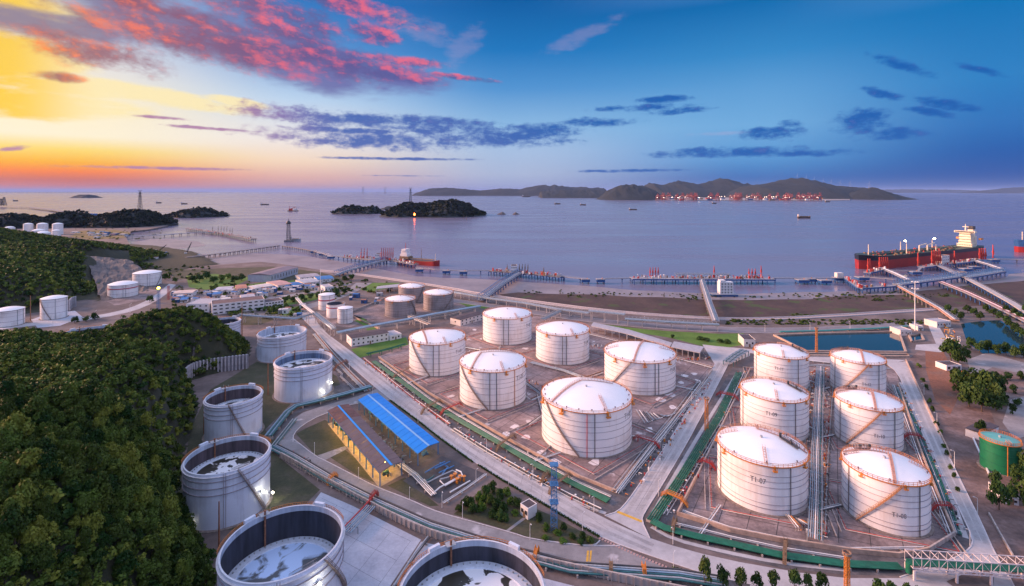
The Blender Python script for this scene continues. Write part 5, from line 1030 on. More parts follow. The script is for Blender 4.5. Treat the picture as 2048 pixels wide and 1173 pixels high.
# ---------------------------------------------------------------- lamps, masts and towers
def lamp_proto():
    root = thing('street_lamp', 'lamp', 'street lamp')
    MB().tube([(0, 0, 0), (0, 0, .93)], [.018, .010], 6).build('pole', M_white, root)
    MB().tube([(0, 0, .93), (.03, 0, .985), (.13, 0, 1.0)], .008, 5).build('arm', M_white, root)
    MB().box((.16, 0, .998), (.09, .035, .018)).build('lamp_head', M_white, root)
    return root
lproto = lamp_proto(); first = True
ordn = 'first second third fourth fifth sixth seventh eighth ninth tenth eleventh twelfth thirteenth fourteenth'.split()
for where, pts, rz in (('pump shed side of the main road', [(699, 742, 724), (745, 795, 775), (836, 846, 821), (913, 903, 878), (952, 967, 939), (1017, 970, 942), (1165, 1062, 1027), (1347, 1138, 1105)], .8), ('tank side of the main road', [(733, 735, 718), (775, 768, 749), (828, 808, 784), (892, 853, 827), (973, 905, 877), (1066, 961, 927), (1188, 1025, 992), (1346, 1089, 1053)], -2.4),
                       ('edge of the worn road', [(629, 912, 884), (717, 959, 934), (819, 999, 973), (884, 1016, 982), (925, 1038, 1002), (1060, 1080, 1046), (1235, 1134, 1118)], -1.2), ('edge of the cross road', [(1414, 757, 737), (1383, 806, 784), (1330, 880, 856), (1298, 950, 925), (1317, 993, 960)], .5), ('waste ground side of the pale side road', [(1848, 790, 768), (1874, 852, 826), (1909, 935, 902), (1955, 1030, 996), (1940, 1092, 1060)], 2.5), ('edge of the seaside road', [(1150, 634, 618), (1290, 650, 634), (1530, 664, 648), (1620, 661, 646), (1700, 660, 644)], 1.5), ('road below the far wooded hill', [(105, 652, 632), (190, 640, 622), (260, 626, 608)], 1.5)):
    for k, (px, py, ty) in enumerate(pts):
        p = G(px, py); hh = (py-ty)*p.y/F
        o = lproto if first else copy_tree(lproto); first = False; o.location = p; o.scale = (hh,)*3; o.rotation_euler.z = rz
        tag(o, 'pale street lamp, %s along the %s' % (ordn[k], where), 'street lamp', 'street lamps')
def lattice(b, h, w0, w1, n, t, zb=0.0):
    C4 = [(-1, -1), (1, -1), (1, 1), (-1, 1)]
    W = lambda k: (w0+(w1-w0)*k/n)/2
    for k in range(n):
        za, zc = zb+h*k/n, zb+h*(k+1)/n; wa, wc = W(k), W(k+1)
        for i in range(4):
            x, y = C4[i]; x2, y2 = C4[(i+1) % 4]; b.bar((x*wa, y*wa, za), (x*wc, y*wc, zc), t)
            b.bar((x*wa, y*wa, za), (x2*wc, y2*wc, zc), t*.6); b.bar((x2*wa, y2*wa, za), (x*wc, y*wc, zc), t*.6); b.bar((x*wc, y*wc, zc), (x2*wc, y2*wc, zc), t*.7)
def tower(label, px, py, ty, w, m, head=None, name='lattice_tower', w1=None, n=10, t=.14, cat='tower', zb=0.0, group=None):
    p = G(px, py, zb); h = (py-ty)*p.y/F; r = thing(name, label, cat, p, 0, group); b = MB(); lattice(b, h, w, w1 or w*.8, n, t); b.build('lattice', m, r)
    for q in ((.42, .7, 1.0) if head == 'platforms' else (1.0,) if head else ()):
        g = MB(); g.box((0, 0, h*q), (w*1.4, w*1.4, .12))
        for k in range(8): a = 2*PI*k/8; g.bar((w*.9*math.cos(a), w*.9*math.sin(a), h*q), (w*.9*math.cos(a), w*.9*math.sin(a), h*q+1.0), .05)
        g.lathe([(w*.9, h*q+1.0), (w*.9+.05, h*q+1.0), (w*.9+.05, h*q+1.06), (w*.9, h*q+1.06)], 12, smooth=False); g.build('platform', m, r)
    if head == 'lamps':
        for k in range(8):
            a = 2*PI*k/8; MB().box((w*.9*math.cos(a), w*.9*math.sin(a), h+.7), (.3, .7, .6), a).build('floodlight', mat('floodlight_glass', (.25, .2, .17), .3), r)
    return r, h
tower('tall blue lattice tower in the shrub bed', 1108, 1058, 929, 2.1, M_blue, 'platforms', n=15, t=.11)
tower('orange lattice floodlight tower beside the cross road', 1413, 862, 800, 1.4, M_orange, 'lamps', n=10)
tower('orange lattice floodlight tower at the front, among the roadside trees', 1694, 1212, 1112, 1.1, M_orange, 'lamps', n=12)
tower('orange lattice floodlight tower at the edge of the fire pond', 1633, 708, 658, 1.2, M_orange, 'lamps', n=9)
r, h = tower('blue lattice mast carrying a yellow lamp below the hill', 317, 622, 580, 2.2, M_blue, 'lamps', n=9, name='lamp_mast')
MB().lathe([(.01, h+.6), (1.0, h+1.0), (1.2, h+1.8), (.7, h+2.6), (.01, h+2.8)], 10).build('lamp_glass', mat('yellow_lamp_glass', (1, .85, .2), .4, emit=(1, .75, .08, 9)), r)
tower('red and white lattice mast in the boat yard', 337, 600, 572, 2.0, M_red, n=7)
def pole(label, px, py, ty, r0, m, name='mast', head=None, zb=0.0, group=None):
    p = G(px, py, zb); h = (py-ty)*p.y/F; root = thing(name, label, 'pole', p, 0, group); MB().tube([(0, 0, 0), (0, 0, h)], [r0, r0*.6], 7).build('shaft', m, root)
    if head == 'ring':
        for q in (1.0, .86):
            g = MB()
            for k in range(8): a = 2*PI*k/8; g.bar((0, 0, h*q), (2.2*math.cos(a), 2.2*math.sin(a), h*q+.6), .18); g.box((2.3*math.cos(a), 2.3*math.sin(a), h*q+.8), (.5, .7, .6), a)
            g.build('lamp_ring', M_white, root)
    return root
pole('tall white light pole with two lamp rings near the causeways', 1830, 662, 566, .42, M_white, 'light_pole', 'ring')
pole('tall thin white mast behind the small tanks', 641, 612, 538, .3, M_white, 'mast')
pole('thin rusty stack at the corner of the near hill', 484, 678, 606, .4, M_rust, 'stack')
for lab, px, py, ty in (('rusty guide pipe beside the open tank in front of the retaining wall', 408, 868, 818), ('rusty guide pipe between the two lowest open tanks', 438, 1094, 1003), ('rusty guide pipe beside the far open tank', 536, 790, 726), ('tall rusty pole below the far hill', 61, 642, 592), ('thin pole on the far hillside', 54, 566, 530)):
    pole(lab, px, py, ty, .32, M_rust, 'guide_pipe')
# ---------------------------------------------------------------- jetties
M_pile = mat('pile_concrete', (.20, .19, .20), .8, .25, .3); M_deckw = mat('pale_deck', (.30, .30, .33), .8, .12, .2)
def pier(label, px, w=4.0, zd=2.5, step=14, pm=None, dm=None, cap=True, rail=True, name='jetty', t=.9, pr=.6, fascia=None, group='jetties and trestles', n=2, pipes_=0, truss=False, pipem=None):
    base = [G(x, y, zd) for x, y in px]; o0 = Vector((base[0].x, base[0].y, SEA)); root = thing(name, label, 'jetty', o0, 0, group)
    rel(o0, MB().wallp(base, w, zd-t, zd)).build('deck', dm or M_deckw, root)
    if fascia:
        g = MB()
        for e in (1, -1): g.wallp(offset(base, e*(w/2+.15)), .3, zd-t-.8, zd-.1)
        rel(o0, g).build('fascia', fascia, root)
    b = MB()
    for k in range(n): b.cyl((0, (k-(n-1)/2)*w*.7, -1.5), pr, zd-t-SEA+1.4, 7)
    if cap: b.box((0, 0, zd-t-SEA-.5), (1.6, w*1.0, 1.2))
    me = b.mesh('pile_bent', pm or M_jblue)
    for p, d in along(base, step, step*.1):
        o = bpy.data.objects.new('pile_bent', me); COL.objects.link(o); o.parent = root; o.location = (p.x-o0.x, p.y-o0.y, 0); o.rotation_euler.z = math.atan2(d.y, d.x)
    if rail:
        g = MB()
        for e in (1, -1):
            off = offset(base, e*w*.46)
            for a, c in zip(off[:-1], off[1:]): g.bar(a+Vector((0, 0, 1.2)), c+Vector((0, 0, 1.2)), .12)
            for p, d in along(off, 6): g.bar(p, p+Vector((0, 0, 1.2)), .12)
        rel(o0, g).build('handrail', M_steel, root)
    for k in range(pipes_):
        off = offset(base, (k-(pipes_-1)/2)*.9); rel(o0, MB().tube([p+Vector((0, 0, .5)) for p in off], .32, 6)).build('pipe', (pipem or [M_white, M_steel, M_blueg])[k % len(pipem or [1, 2, 3])], root)
    if truss:
        g = MB()
        for e in (1, -1):
            off = offset(base, e*w*.42)
            for a, c in zip(off[:-1], off[1:]):
                g.bar(a+Vector((0, 0, 5)), c+Vector((0, 0, 5)), .4)
            for p, d in along(off, 6): g.bar(p, p+Vector((0, 0, 5)), .3); g.bar(p, p+d*6+Vector((0, 0, 5)), .22)
        rel(o0, g).build('truss', M_blue, root)
    return root
def dolphin(label, px, py, w=9, d=7, zd=2.0, h=3.0, cabin=False, m=None):
    p = G(px, py, zd); r = thing('mooring_dolphin', label, 'mooring dolphin', (p.x, p.y, SEA), 0, 'blue mooring dolphins'); z = zd-SEA
    MB().box((0, 0, z-.4), (w, d, .8)).build('cap', M_deckw, r); MB().box((0, 0, z-.8-h/2), (w*.96, d*.96, h)).build('fender_skirt', M_jblue, r)
    for x in (-1, 1):
        for y in (-1, 1): MB().cyl((x*w*.35, y*d*.35, -2), .6, z-h, 7).build('pile', M_pile, r)
    MB().cyl((w*.2, 0, z), .5, 1.2, 8).build('bollard', M_orange, r)
    if cabin: MB().box((0, 0, z+3), (w*.6, d*.6, 6)).build('cabin', M_bwarm, r)
    return r
def arms(label, px, py, n=4, hpx=26, gap=2.6, zd=2.5, m=None, wide=1.0):
    p = G(px, py, zd); h = hpx*p.y/F; r = thing('loading_arms', label, 'loading arm', p, 0, 'red loading arms')
    for k in range(n):
        x = (k-(n-1)/2)*gap; b = MB(); b.tube([(x, 0, 0), (x, 0, h*.62)], .55*wide, 7); b.bar((x, 0, h*.55), (x+.4, .6, h), .5*wide, .7*wide); b.bar((x+.4, .6, h), (x+.9, -1.0, h*.25), .4*wide, .5*wide); b.box((x, .4, h*.45), (1.0*wide, 1.6, 1.8)); b.cyl((x, 0, 0), 1.0*wide, .8, 8)
        b.build('loading_arm', m or M_redb, r)
    return r
M_redb = mat('bright_red_paint', (.55, .05, .03), .5, .15, .3)
# island berth on the right of the middle
pier('long island berth deck with blue fenders in mid water', [(1262, 556), (1405, 556.5), (1545, 557)], 17, 2.5, 14, M_jblue, M_deckw, fascia=M_jblue, n=3)
pier('pipe trestle from the island berth to the seawall', [(1404, 560), (1412, 585), (1420, 610), (1432, 642)], 6, 3.0, 14, M_pile, M_deckw, pipes_=3)
for k, x in enumerate((1302, 1307, 1312)): pass
arms('four thin red loading arms on the island berth', 1308, 552, 4, 17, 3.6)
arms('three thin red loading arms at the far end of the island berth', 1504, 553, 3, 15, 4.2)
arms('single red loading arm in the middle of the island berth', 1428, 552, 1, 20, 3)
arms('single red loading arm at the end of the island berth', 1522, 552, 1, 20, 3)
rack('low steel gantry along the island berth', [(1350, 556), (1460, 556.5)], 4.5, 3, 2, .3, [M_steel], 14, True, zg=2.5, group='jetty gantries')
# house barge
hb = G(1447, 592, SEA); r = thing('house_barge', 'white four-storey house on a blue moored barge', 'barge', hb)
MB().box((0, 0, .6), (28, 12, 3.2)).build('hull', M_jblue, r); MB().box((0, 0, 2.3), (28.4, 12.4, .3)).build('deck', M_deckw, r)
MB().box((2, 0, 9.2), (15, 8, 13.6)).build('house', M_bwall, r); MB().box((-2, 0, 17), (6, 7, 2.2)).build('wheelhouse', M_bwall, r)
for k in range(4):
    for j in range(4):
        f = MB().box((-3+j*3.4, -4.05, 4.5+k*3.2), (1.6, .2, 1.5)).build('window', M_steel, r); MB().box((-3+j*3.4, -4.14, 4.5+k*3.2), (1.2, .16, 1.1)).build('pane', M_glass, f)
# berth left of the middle
pier('dark jetty head with many blue piles', [(981, 541), (1040, 545), (1124, 553)], 12, 2.5, 9, M_jblue, M_pile, n=3)
pier('pipe trestle running from the dark jetty head to land', [(1040, 545), (1008, 565), (975, 590), (960, 600)], 7, 3.0, 13, M_jblue, M_deckw, pipes_=4, truss=True)
building('white control house on the dark jetty head', (1022, 546), (1034, 546), (1033, 542), 9, z=2.5, rows=2, cols=3, win=(1.4, 1.4), parapet=.4)
arms('cluster of thin arms on the dark jetty head', 1047, 543, 4, 15, 4.0, m=M_brwn)
arms('single arm at the dark jetty head', 1087, 549, 1, 14, 3, m=M_brwn); arms('single arm at the left of the dark jetty head', 1014, 543, 1, 14, 3, m=M_brwn)
pier('thin catwalk linking the dark jetty to its outer dolphin', [(1124, 553), (1172, 558)], 2.5, 2.2, 24, M_jblue, M_deckw, n=1)
pier('thin catwalk running to the island berth', [(1205, 557.5), (1262, 556)], 2.5, 2.2, 24, M_jblue, M_deckw, n=1)
pier('thin catwalk from the red ship to the dark jetty', [(832, 534.5), (870, 539), (920, 541.5), (981, 541)], 2.5, 2.2, 26, M_jblue, M_deckw, n=1)
for lab, x, y in (('blue dolphin at the end of the catwalk east of the dark jetty', 1171, 558), ('blue dolphin standing alone west of the island berth', 1201, 558), ('blue dolphin near the bow of the red ship', 839, 538), ('blue dolphin second from the red ship', 893, 541), ('blue dolphin third from the red ship', 927, 542.5), ('blue dolphin west of the red arms', 662, 513), ('blue dolphin two places west of the red arms', 645, 507), ('blue dolphin three places west of the red arms', 628, 502)):
    dolphin(lab, x, y, 11, 8)
# berth with red arms
pier('jetty head under the cluster of red arms', [(690, 514), (745, 520), (790, 521), (832, 529)], 11, 2.5, 10, M_jblue, M_pile, n=2)
pier('pipe trestle from the red arms to the land', [(772, 520), (735, 530), (700, 540), (672, 550)], 7, 3.0, 12, M_jblue, M_deckw, pipes_=3, truss=True)
arms('cluster of tall bright red loading arms', 774, 520, 7, 24, 3.2, wide=1.3); arms('three thin red arms at the jetty', 728, 517, 3, 20, 5)
pier('thin catwalk west of the red arms', [(630, 503), (662, 512), (690, 514)], 2.5, 2.2, 20, M_jblue, M_deckw, n=1)
building('small white control cabin beside the red arms', (750, 520), (758, 520), (757, 517), 9, z=2.5, rows=2, cols=2, win=(1.4, 1.4), parapet=.3)
# old piers on the left
pier('long old pier on thin piles beyond the boat yard', [(372, 515), (440, 507), (500, 499), (558, 491)], 6, 2.0, 10, M_pile, M_pile, n=2)
pier('broken row of old pier piles', [(565, 492), (590, 495), (612, 499), (632, 504)], 3, 1.5, 9, M_pile, M_pile, n=1, rail=False)
pier('pale jetty trestle across the far bay', [(262, 473), (330, 470), (388, 465), (440, 465)], 9, 3.0, 22, M_pile, M_deckw, n=2, pipes_=2)
pier('dark jetty head at the far bay with arms', [(376, 457), (440, 465), (508, 478)], 14, 3.0, 16, M_pile, M_pile, n=2)
arms('group of thin arms on the far bay jetty', 445, 464, 4, 11, 8, m=M_brwn); arms('thin arm on the far bay jetty', 425, 463, 1, 10, 6, m=M_brwn); arms('pair of thin arms at the end of the far bay jetty', 462, 468, 2, 11, 6, m=M_brwn)
pier('dark ore jetty under the sunset', [(-60, 412), (10, 414), (60, 415), (100, 419), (135, 425)], 26, 6, 60, M_pile, M_pile, n=2, rail=False)
pier('second dark jetty below the sunset', [(58, 436), (100, 432), (140, 428)], 18, 4, 40, M_pile, M_pile, n=2, rail=False)
for lab, x, y, ty in (('dark harbour crane at the edge of the sunset water', 2, 412, 398), ('dark tall harbour crane beside the first', 8, 412, 395)):
    r_, h_ = tower(lab, x, y, ty, 22, M_dark, n=5, w1=6, t=2.2, name='harbour_crane', cat='crane', zb=6)
# right-hand berth complex
pier('pale angled walkway at the near end of the tanker berth', [(1690, 554), (1704, 564), (1720, 576)], 6, 2.5, 10, M_jblue, M_deckw, fascia=M_jblue)
pier('pale walkway along the near edge of the tanker berth', [(1720, 576), (1755, 573.5), (1793, 571)], 6, 2.5, 12, M_jblue, M_deckw, fascia=M_jblue)
pier('blue trussed pipe jetty behind the tanker', [(1794, 569), (1855, 561), (1922, 552)], 9, 3.5, 14, M_jblue, M_deckw, truss=True, fascia=M_jblue, pipes_=3)
pier('blue trussed pipe jetty continuing to the far mud', [(1929, 555), (1965, 549), (2004, 542)], 9, 3.5, 14, M_jblue, M_deckw, truss=True, fascia=M_jblue, pipes_=3)
pier('pale trestle from the trussed jetty to the tanker bow', [(1763, 536), (1790, 547), (1817, 560)], 7, 3.0, 13, M_jblue, M_deckw, pipes_=4, pipem=[M_white])
pier('grey trestle from the trussed jetty to the middle of the tanker', [(1878, 531), (1898, 540), (1919, 550)], 7, 3.0, 13, M_jblue, M_deckw)
pier('pale trestle from the trussed jetty to the tanker stern', [(1952, 522), (1976, 529), (2002, 538)], 7, 3.0, 13, M_jblue, M_deckw, pipes_=3, pipem=[M_white])
pier('thin catwalk inside the tanker berth', [(1726, 553), (1760, 556), (1794, 559)], 2.5, 2.2, 22, M_jblue, M_deckw, n=1)
pier('thin bent catwalk below the tanker side', [(1784, 541), (1836, 542.5), (1842, 535)], 2.5, 2.2, 20, M_jblue, M_deckw, n=1)
pier('blue fender platform under the tanker bow', [(1734, 545), (1765, 538)], 9, 2.4, 9, M_jblue, M_deckw, fascia=M_jblue)
pier('blue fender platform along the middle of the tanker', [(1842, 534), (1880, 530)], 9, 2.4, 9, M_jblue, M_deckw, fascia=M_jblue)
pier('blue platform at the tanker stern', [(1905, 527), (1960, 520)], 9, 2.4, 9, M_jblue, M_deckw, fascia=M_jblue)
pier('thin jetty running out of the picture beyond the tanker', [(1992, 518), (2030, 519), (2080, 521)], 4, 2.6, 26, M_pile, M_deckw, n=1)
pier('thin catwalk between the island berth and the tanker berth', [(1546, 556), (1600, 556.5), (1690, 556)], 2.5, 2.2, 26, M_jblue, M_deckw, n=1)
for lab, x, y, cb in (('blue dolphin first east of the island berth', 1604, 559, False), ('blue dolphin second east of the island berth', 1619, 557, False), ('blue dolphin with white fittings east of the island berth', 1649, 560, False), ('dolphin carrying a cream cabin before the tanker', 1678, 555, True), ('blue dolphin inside the tanker berth', 1724, 554, False), ('blue dolphin at the bent catwalk', 1830, 543, False), ('white-topped dolphin behind the tanker', 1932, 537, False), ('blue dolphin by the tanker stern', 1948, 533, False), ('blue dolphin with red post behind the tanker', 1987, 519, False)):
    dolphin(lab, x, y, 14, 10, cabin=cb)
building('cream control house on the tanker berth', (1884, 530), (1899, 528), (1897, 525), 13, z=2.5, rows=3, cols=4, win=(1.6, 1.6), wallm=M_bwarm, parapet=.4)
for lab, x, y, n, hp, g in (('bright red loading arms at the tanker bow', 1767, 537, 5, 22, 3.0), ('bright red loading arms at the middle of the tanker', 1872, 530, 6, 28, 2.6), ('red loading arms at the tanker stern', 1965, 519, 4, 22, 3.4), ('slim red post crane in front of the tanker bow', 1738, 542, 2, 24, 3.0), ('single brown arm in front of the tanker side', 1836, 532, 1, 26, 3), ('slim brown arm near the tanker stern', 1909, 528, 1, 26, 3), ('red mast standing beyond the tanker stern', 1986, 516, 1, 26, 3)):
    arms(lab, x, y, n, hp, g, wide=1.5)
# causeways over the marsh
pier('orange causeway across the marsh', [(1796, 571), (1822, 585), (1850, 600), (1882, 618), (1912, 640)], 5, 2.5, 12, M_pile, mat('orange_causeway_pipe_cover', (.50, .28, .20), .7, .15, .2), pipes_=3)
pier('white and red pipe causeway across the marsh', [(1882, 564), (1935, 585), (1987, 609), (2050, 640), (2090, 660)], 6, 2.5, 12, M_jblue, M_deckw, pipes_=4, pipem=[M_red, M_white, M_white, M_red])
pier('grey causeway road across the marsh to the edge of the picture', [(1933, 556), (1975, 578), (2022, 604), (2060, 628), (2100, 650)], 6, 2.5, 12, M_jblue, M_conc)

# ---------------------------------------------------------------- ships
def hull_sections(L, B, D, bow=.12, stern=.06, n=28, flare=.15, zb=-3.0):
    """stations from stern (x=0) to bow (x=L): half breadth at keel / water / deck"""
    st = []
    for k in range(n+1):
        u = k/n; w = 1.0
        if u > 1-bow: w = math.sqrt(max(0, 1-((u-(1-bow))/bow)**2))
        if u < stern: w = .72+.28*math.sqrt(max(0, 1-((stern-u)/stern)**2))
        st.append((u*L, w))
    return st
def ship(label, p, q, beam, depth, low_m, up_m, deck_m, split=.45, name='cargo_ship', sheer=.0, cat='ship', group=None):
    """p bow, q stern (world, at the waterline)"""
    d = q-p; L = d.length; rz = math.atan2(-d.y, -d.x); root = thing(name, label, cat, (q.x, q.y, SEA), rz, group)
    S_ = hull_sections(L, beam, depth); zs = [-2.0, depth*split, depth]
    def band(z0, z1, m, nm, f0, f1):
        b = MB(); V = []
        for x, w in S_:
            rake = lambda f: (x-L*.0)+(f-.9)*L*.03*(max(0, (x/L-.85)/.15))
            sh = sheer*max(0, (x/L-.7)/.3)**2+sheer*.4*max(0, (.12-x/L)/.12)
            V.append([(rake(f0), -beam/2*w*f0, z0+(sh if z0 > depth*.9 else 0)), (rake(f1), -beam/2*w*f1, z1+(sh if z1 > depth*.9 else 0)), (rake(f1), beam/2*w*f1, z1+(sh if z1 > depth*.9 else 0)), (rake(f0), beam/2*w*f0, z0+(sh if z0 > depth*.9 else 0))])
        n = len(V); P = [c for v in V for c in v]; Fc = []
        for i in range(n-1):
            Fc += [(i*4, (i+1)*4, (i+1)*4+1, i*4+1), (i*4+2, (i+1)*4+2, (i+1)*4+3, i*4+3)]
        Fc += [(0, 1, 2, 3)]
        b.add(P, Fc, True); b.build(nm, m, root)
    band(zs[0], zs[1], low_m, 'lower_hull', .93, .97); band(zs[1], zs[2], up_m, 'upper_hull', .97, 1.0)
    V = []; 
    for x, w in S_:
        sh = sheer*max(0, (x/L-.7)/.3)**2+sheer*.4*max(0, (.12-x/L)/.12); xr = x+.1*L*.03*(max(0, (x/L-.85)/.15)); V += [(xr, -beam/2*w*.995, depth-.4+sh), (xr, beam/2*w*.995, depth-.4+sh)]
    MB().add(V, [(2*i, 2*i+2, 2*i+3, 2*i+1) for i in range(len(S_)-1)]).build('deck', deck_m, root)
    return root, L
M_hred = mat('antifouling_red', (.33, .022, .02), .5, .2, .05); M_hblk = mat('black_hull_paint', (.012, .015, .028), .4, .2, .05); M_hdeck = mat('green_deck_paint', (.025, .06, .05), .6, .4, .1); M_sup = mat('cream_superstructure', (.78, .68, .52), .5, .05, .2)
bow, stern = G(1729, 541, SEA), G(1961, 514.5, SEA)
tk, TL = ship('black and red oil tanker moored at the right-hand berth', bow+Vector((0, 12, 0)), stern+Vector((0, 12, 0)), 38, 19.5, M_hred, M_hblk, M_hdeck, .70, 'oil_tanker', 2.5)
dk = 19.5
for x in (.80, .66, .52, .40, .30): MB().box((TL*x, 0, dk+.2), (1.2, 38, 1.4)).build('deck_beam', M_hdeck, tk)
for y in (-6, -3, 0, 3, 6): MB().tube([(TL*.18, y, dk+1.6), (TL*.9, y, dk+1.6)], .7, 6).build('deck_pipe', [M_hdeck, M_dark, M_steel][y % 3], tk)
random.seed(5); g = MB()
for k in range(60): g.box((TL*random.uniform(.2, .93), random.uniform(-18, 18), dk+1), (random.uniform(1, 4), random.uniform(1, 3), random.uniform(1, 2.8)))
g.build('deck_fittings', M_brwn, tk, kind='stuff'); g = MB()
for k in range(40): g.box((TL*random.uniform(.2, .93), random.uniform(-17, 17), dk+1.2), (random.uniform(.8, 3), random.uniform(.8, 2), random.uniform(1.5, 4)))
g.build('deck_gear', M_red, tk, kind='stuff')
for x, yy, hh in ((.93, 0, 17), (.60, -14, 15), (.32, -14, 14), (.70, 12, 16), (.45, 12, 10)): MB().tube([(TL*x, yy, dk), (TL*x, yy, dk+hh)], [.9, .5], 7).build('mast', M_sup, tk)
for x in (.57, .50):
    b = MB(); b.tube([(TL*x, 8, dk), (TL*x, 8, dk+10)], 1.2, 8); b.bar((TL*x, 8, dk+10), (TL*x-26, 6, dk+12), 1.0, 1.4); b.build('deck_crane', M_sup, tk)
for x in (.56, .3):
    MB().box((TL*x, -14, dk+15.5), (2.2, 2.2, 1.6)).build('deck_lamp', mat('ship_lamp_glass', (1, .8, .5), .4, emit=(1, .72, .38, 40)), tk)
sp = [(.075, 14, 36, 5.5), (.075, 13, 33, 5.0), (.075, 12, 30, 5), (.075, 12, 30, 5)]
zz = dk
for k, (u, lx, wy, hh) in enumerate(((.08, 16, 22, 5), (.08, 13, 18, 4.6), (.081, 12, 17, 4.6), (.082, 11, 17, 4.6), (.083, 11, 16, 4.6))):
    dh = MB().box((TL*u, 0, zz+hh/2), (lx, wy, hh)).build('deck_house', M_sup, tk)
    for j in range(9): MB().box((TL*u+lx/2+.05, -wy/2+wy*(j+.5)/9, zz+hh*.58), (.3, 1.4, 1.3)).build('window', M_glass, dh)
    for j in range(6): MB().box((TL*u-lx/2+lx*(j+.5)/6, -wy/2-.05, zz+hh*.58), (1.4, .3, 1.3)).build('window', M_glass, dh)
    MB().box((TL*u, 0, zz+hh+.1), (lx+1.5, wy+1.5, .25)).build('deck_slab', M_sup, dh); zz += hh+.2
br = MB().box((TL*.092, 0, zz+2.2), (8, 30, 3.2)).build('bridge', M_sup, tk)
for j in range(11): MB().box((TL*.092+4.55, -12.5+j*2.5, zz+2.2), (.3, 2.2, 1.6)).build('window', M_glass, br)
MB().tube([(TL*.09, 0, zz+4), (TL*.09, 0, zz+16)], [1.4, .5], 8).build('radar_mast', M_sup, tk); MB().box((TL*.09, 0, zz+11), (1.5, 9, 1)).build('radar', M_sup, tk)
MB().box((TL*.038, 0, dk+9), (9, 14, 18)).build('engine_casing', M_sup, tk); fn = MB().box((TL*.03, 0, dk+24), (8, 8, 14)).build('funnel', M_sup, tk); MB().box((TL*.03, 0, dk+33), (8.2, 8.2, 6)).build('funnel_top', M_hblk, fn)
for y in (-13, 13):
    MB().box((TL*.05, y*1.25, dk+14), (9, 3.4, 3)).build('lifeboat', M_orange, tk)
for k in range(2):
    ld = bpy.data.lights.new('deck_light', 'POINT'); ld.energy = 5000; ld.color = (1, .72, .42); ld.shadow_soft_size = 2; lo_ = bpy.data.objects.new('deck_light', ld); COL.objects.link(lo_)
    lo_.parent = tk; lo_.location = ((TL*.155, -6, dk+14), (TL*.12, -28, dk+22))[k]
# second ship cut by the right edge
p2 = G(2037, 505, SEA); s2, L2 = ship('blue and red ship whose bow enters at the picture edge', p2, p2+Vector((150, 40, 0)), 30, 22, M_hred, M_jblue, M_hdeck, .5, 'cargo_ship', 3); MB().tube([(L2*.93, 0, 22), (L2*.93, 0, 40)], .8, 6).build('mast', M_sup, s2); MB().box((L2*.1, 0, 32), (14, 24, 22)).build('deck_house', M_sup, s2)
# small red tanker at the red arms
b0, b1 = G(879, 532.5, SEA), G(800, 526, SEA); rt_, L3 = ship('small red tanker moored at the jetty with red arms', b0, b1, 13, 6.5, M_hred, M_hred, M_brwn, .6, 'small_tanker', 2.5)
for k, (u, lx, wy, hh) in enumerate(((.16, 18, 12, 4), (.15, 14, 11, 4), (.15, 11, 10, 4), (.15, 8, 12, 3.5))): MB().box((L3*u, 0, 8+2+k*4), (lx, wy, hh)).build('deck_house', M_bwall if k > 0 else M_brwn, rt_)
MB().tube([(L3*.15, 0, 22), (L3*.15, 0, 34)], [.6, .3], 6).build('mast', M_red, rt_); MB().tube([(L3*.55, 0, 8), (L3*.55, 0, 26)], [.6, .3], 6).build('mast', M_brwn, rt_); MB().tube([(L3*.9, 0, 8), (L3*.9, 0, 19)], [.5, .3], 6).build('mast', M_sup, rt_)
for y in (-3, 0, 3): MB().tube([(L3*.25, y, 9), (L3*.85, y, 9)], .5, 6).build('deck_pipe', M_brwn, rt_)
# boats out on the water
def boat(label, px0, px1, py, hpx=3.0, m=None, house=True, group='small cargo boats on the strait', flip=False):
    a, c = G(px0, py, SEA), G(px1, py, SEA); L = (c-a).length; D = hpx*a.y/F
    r, L = ship(label, c if not flip else a, a if not flip else c, L*.16, D*.7, m or M_hblk, m or M_brwn, M_brwn, .5, 'cargo_boat', D*.3, 'boat', group)
    if house: MB().box((L*.1, 0, D*1.1), (L*.13, L*.11, D*1.0)).build('deck_house', M_bwarm, r); MB().tube([(L*.1, 0, D*1.5), (L*.1, 0, D*2.4)], L*.006, 5).build('mast', M_dark, r)
    MB().box((L*.5, 0, D*.75), (L*.55, L*.10, D*.3)).build('hatch_cover', M_brwn, r)
boat('brown coaster in front of the tanker, closest to the berth', 1595, 1621, 437, 5)
for lab, x0, x1, y in (('low cargo boat below the round hill', 1258, 1274, 420.5), ('pale boat under the low blue ridge', 1044, 1061, 394.5), ('small boat right of the large island', 1109, 1121, 409), ('tiny boat beyond the rock islets', 1160, 1172, 411), ('tiny boat below the port', 1424, 1433, 408), ('dark boat beside the low dark island', 362, 375, 409), ('dark boat near the tall pylon', 312, 323, 407), ('dark cargo boat left of the dredger', 521, 538, 410.5), ('dark boat out under the sunset', 26, 36, 403), ('boat at the foot of the far mountain end', 1650, 1660, 405)):
    boat(lab, x0, x1, y, 2.6)
boat('low barge moored at the boat yard mud', 318, 345, 508, 4, M_brwn); boat('pale work boat beside the old pier', 368, 400, 513, 5, M_bwall); boat('grey work boat aground beside the boat yard', 285, 312, 505, 5, M_steel)
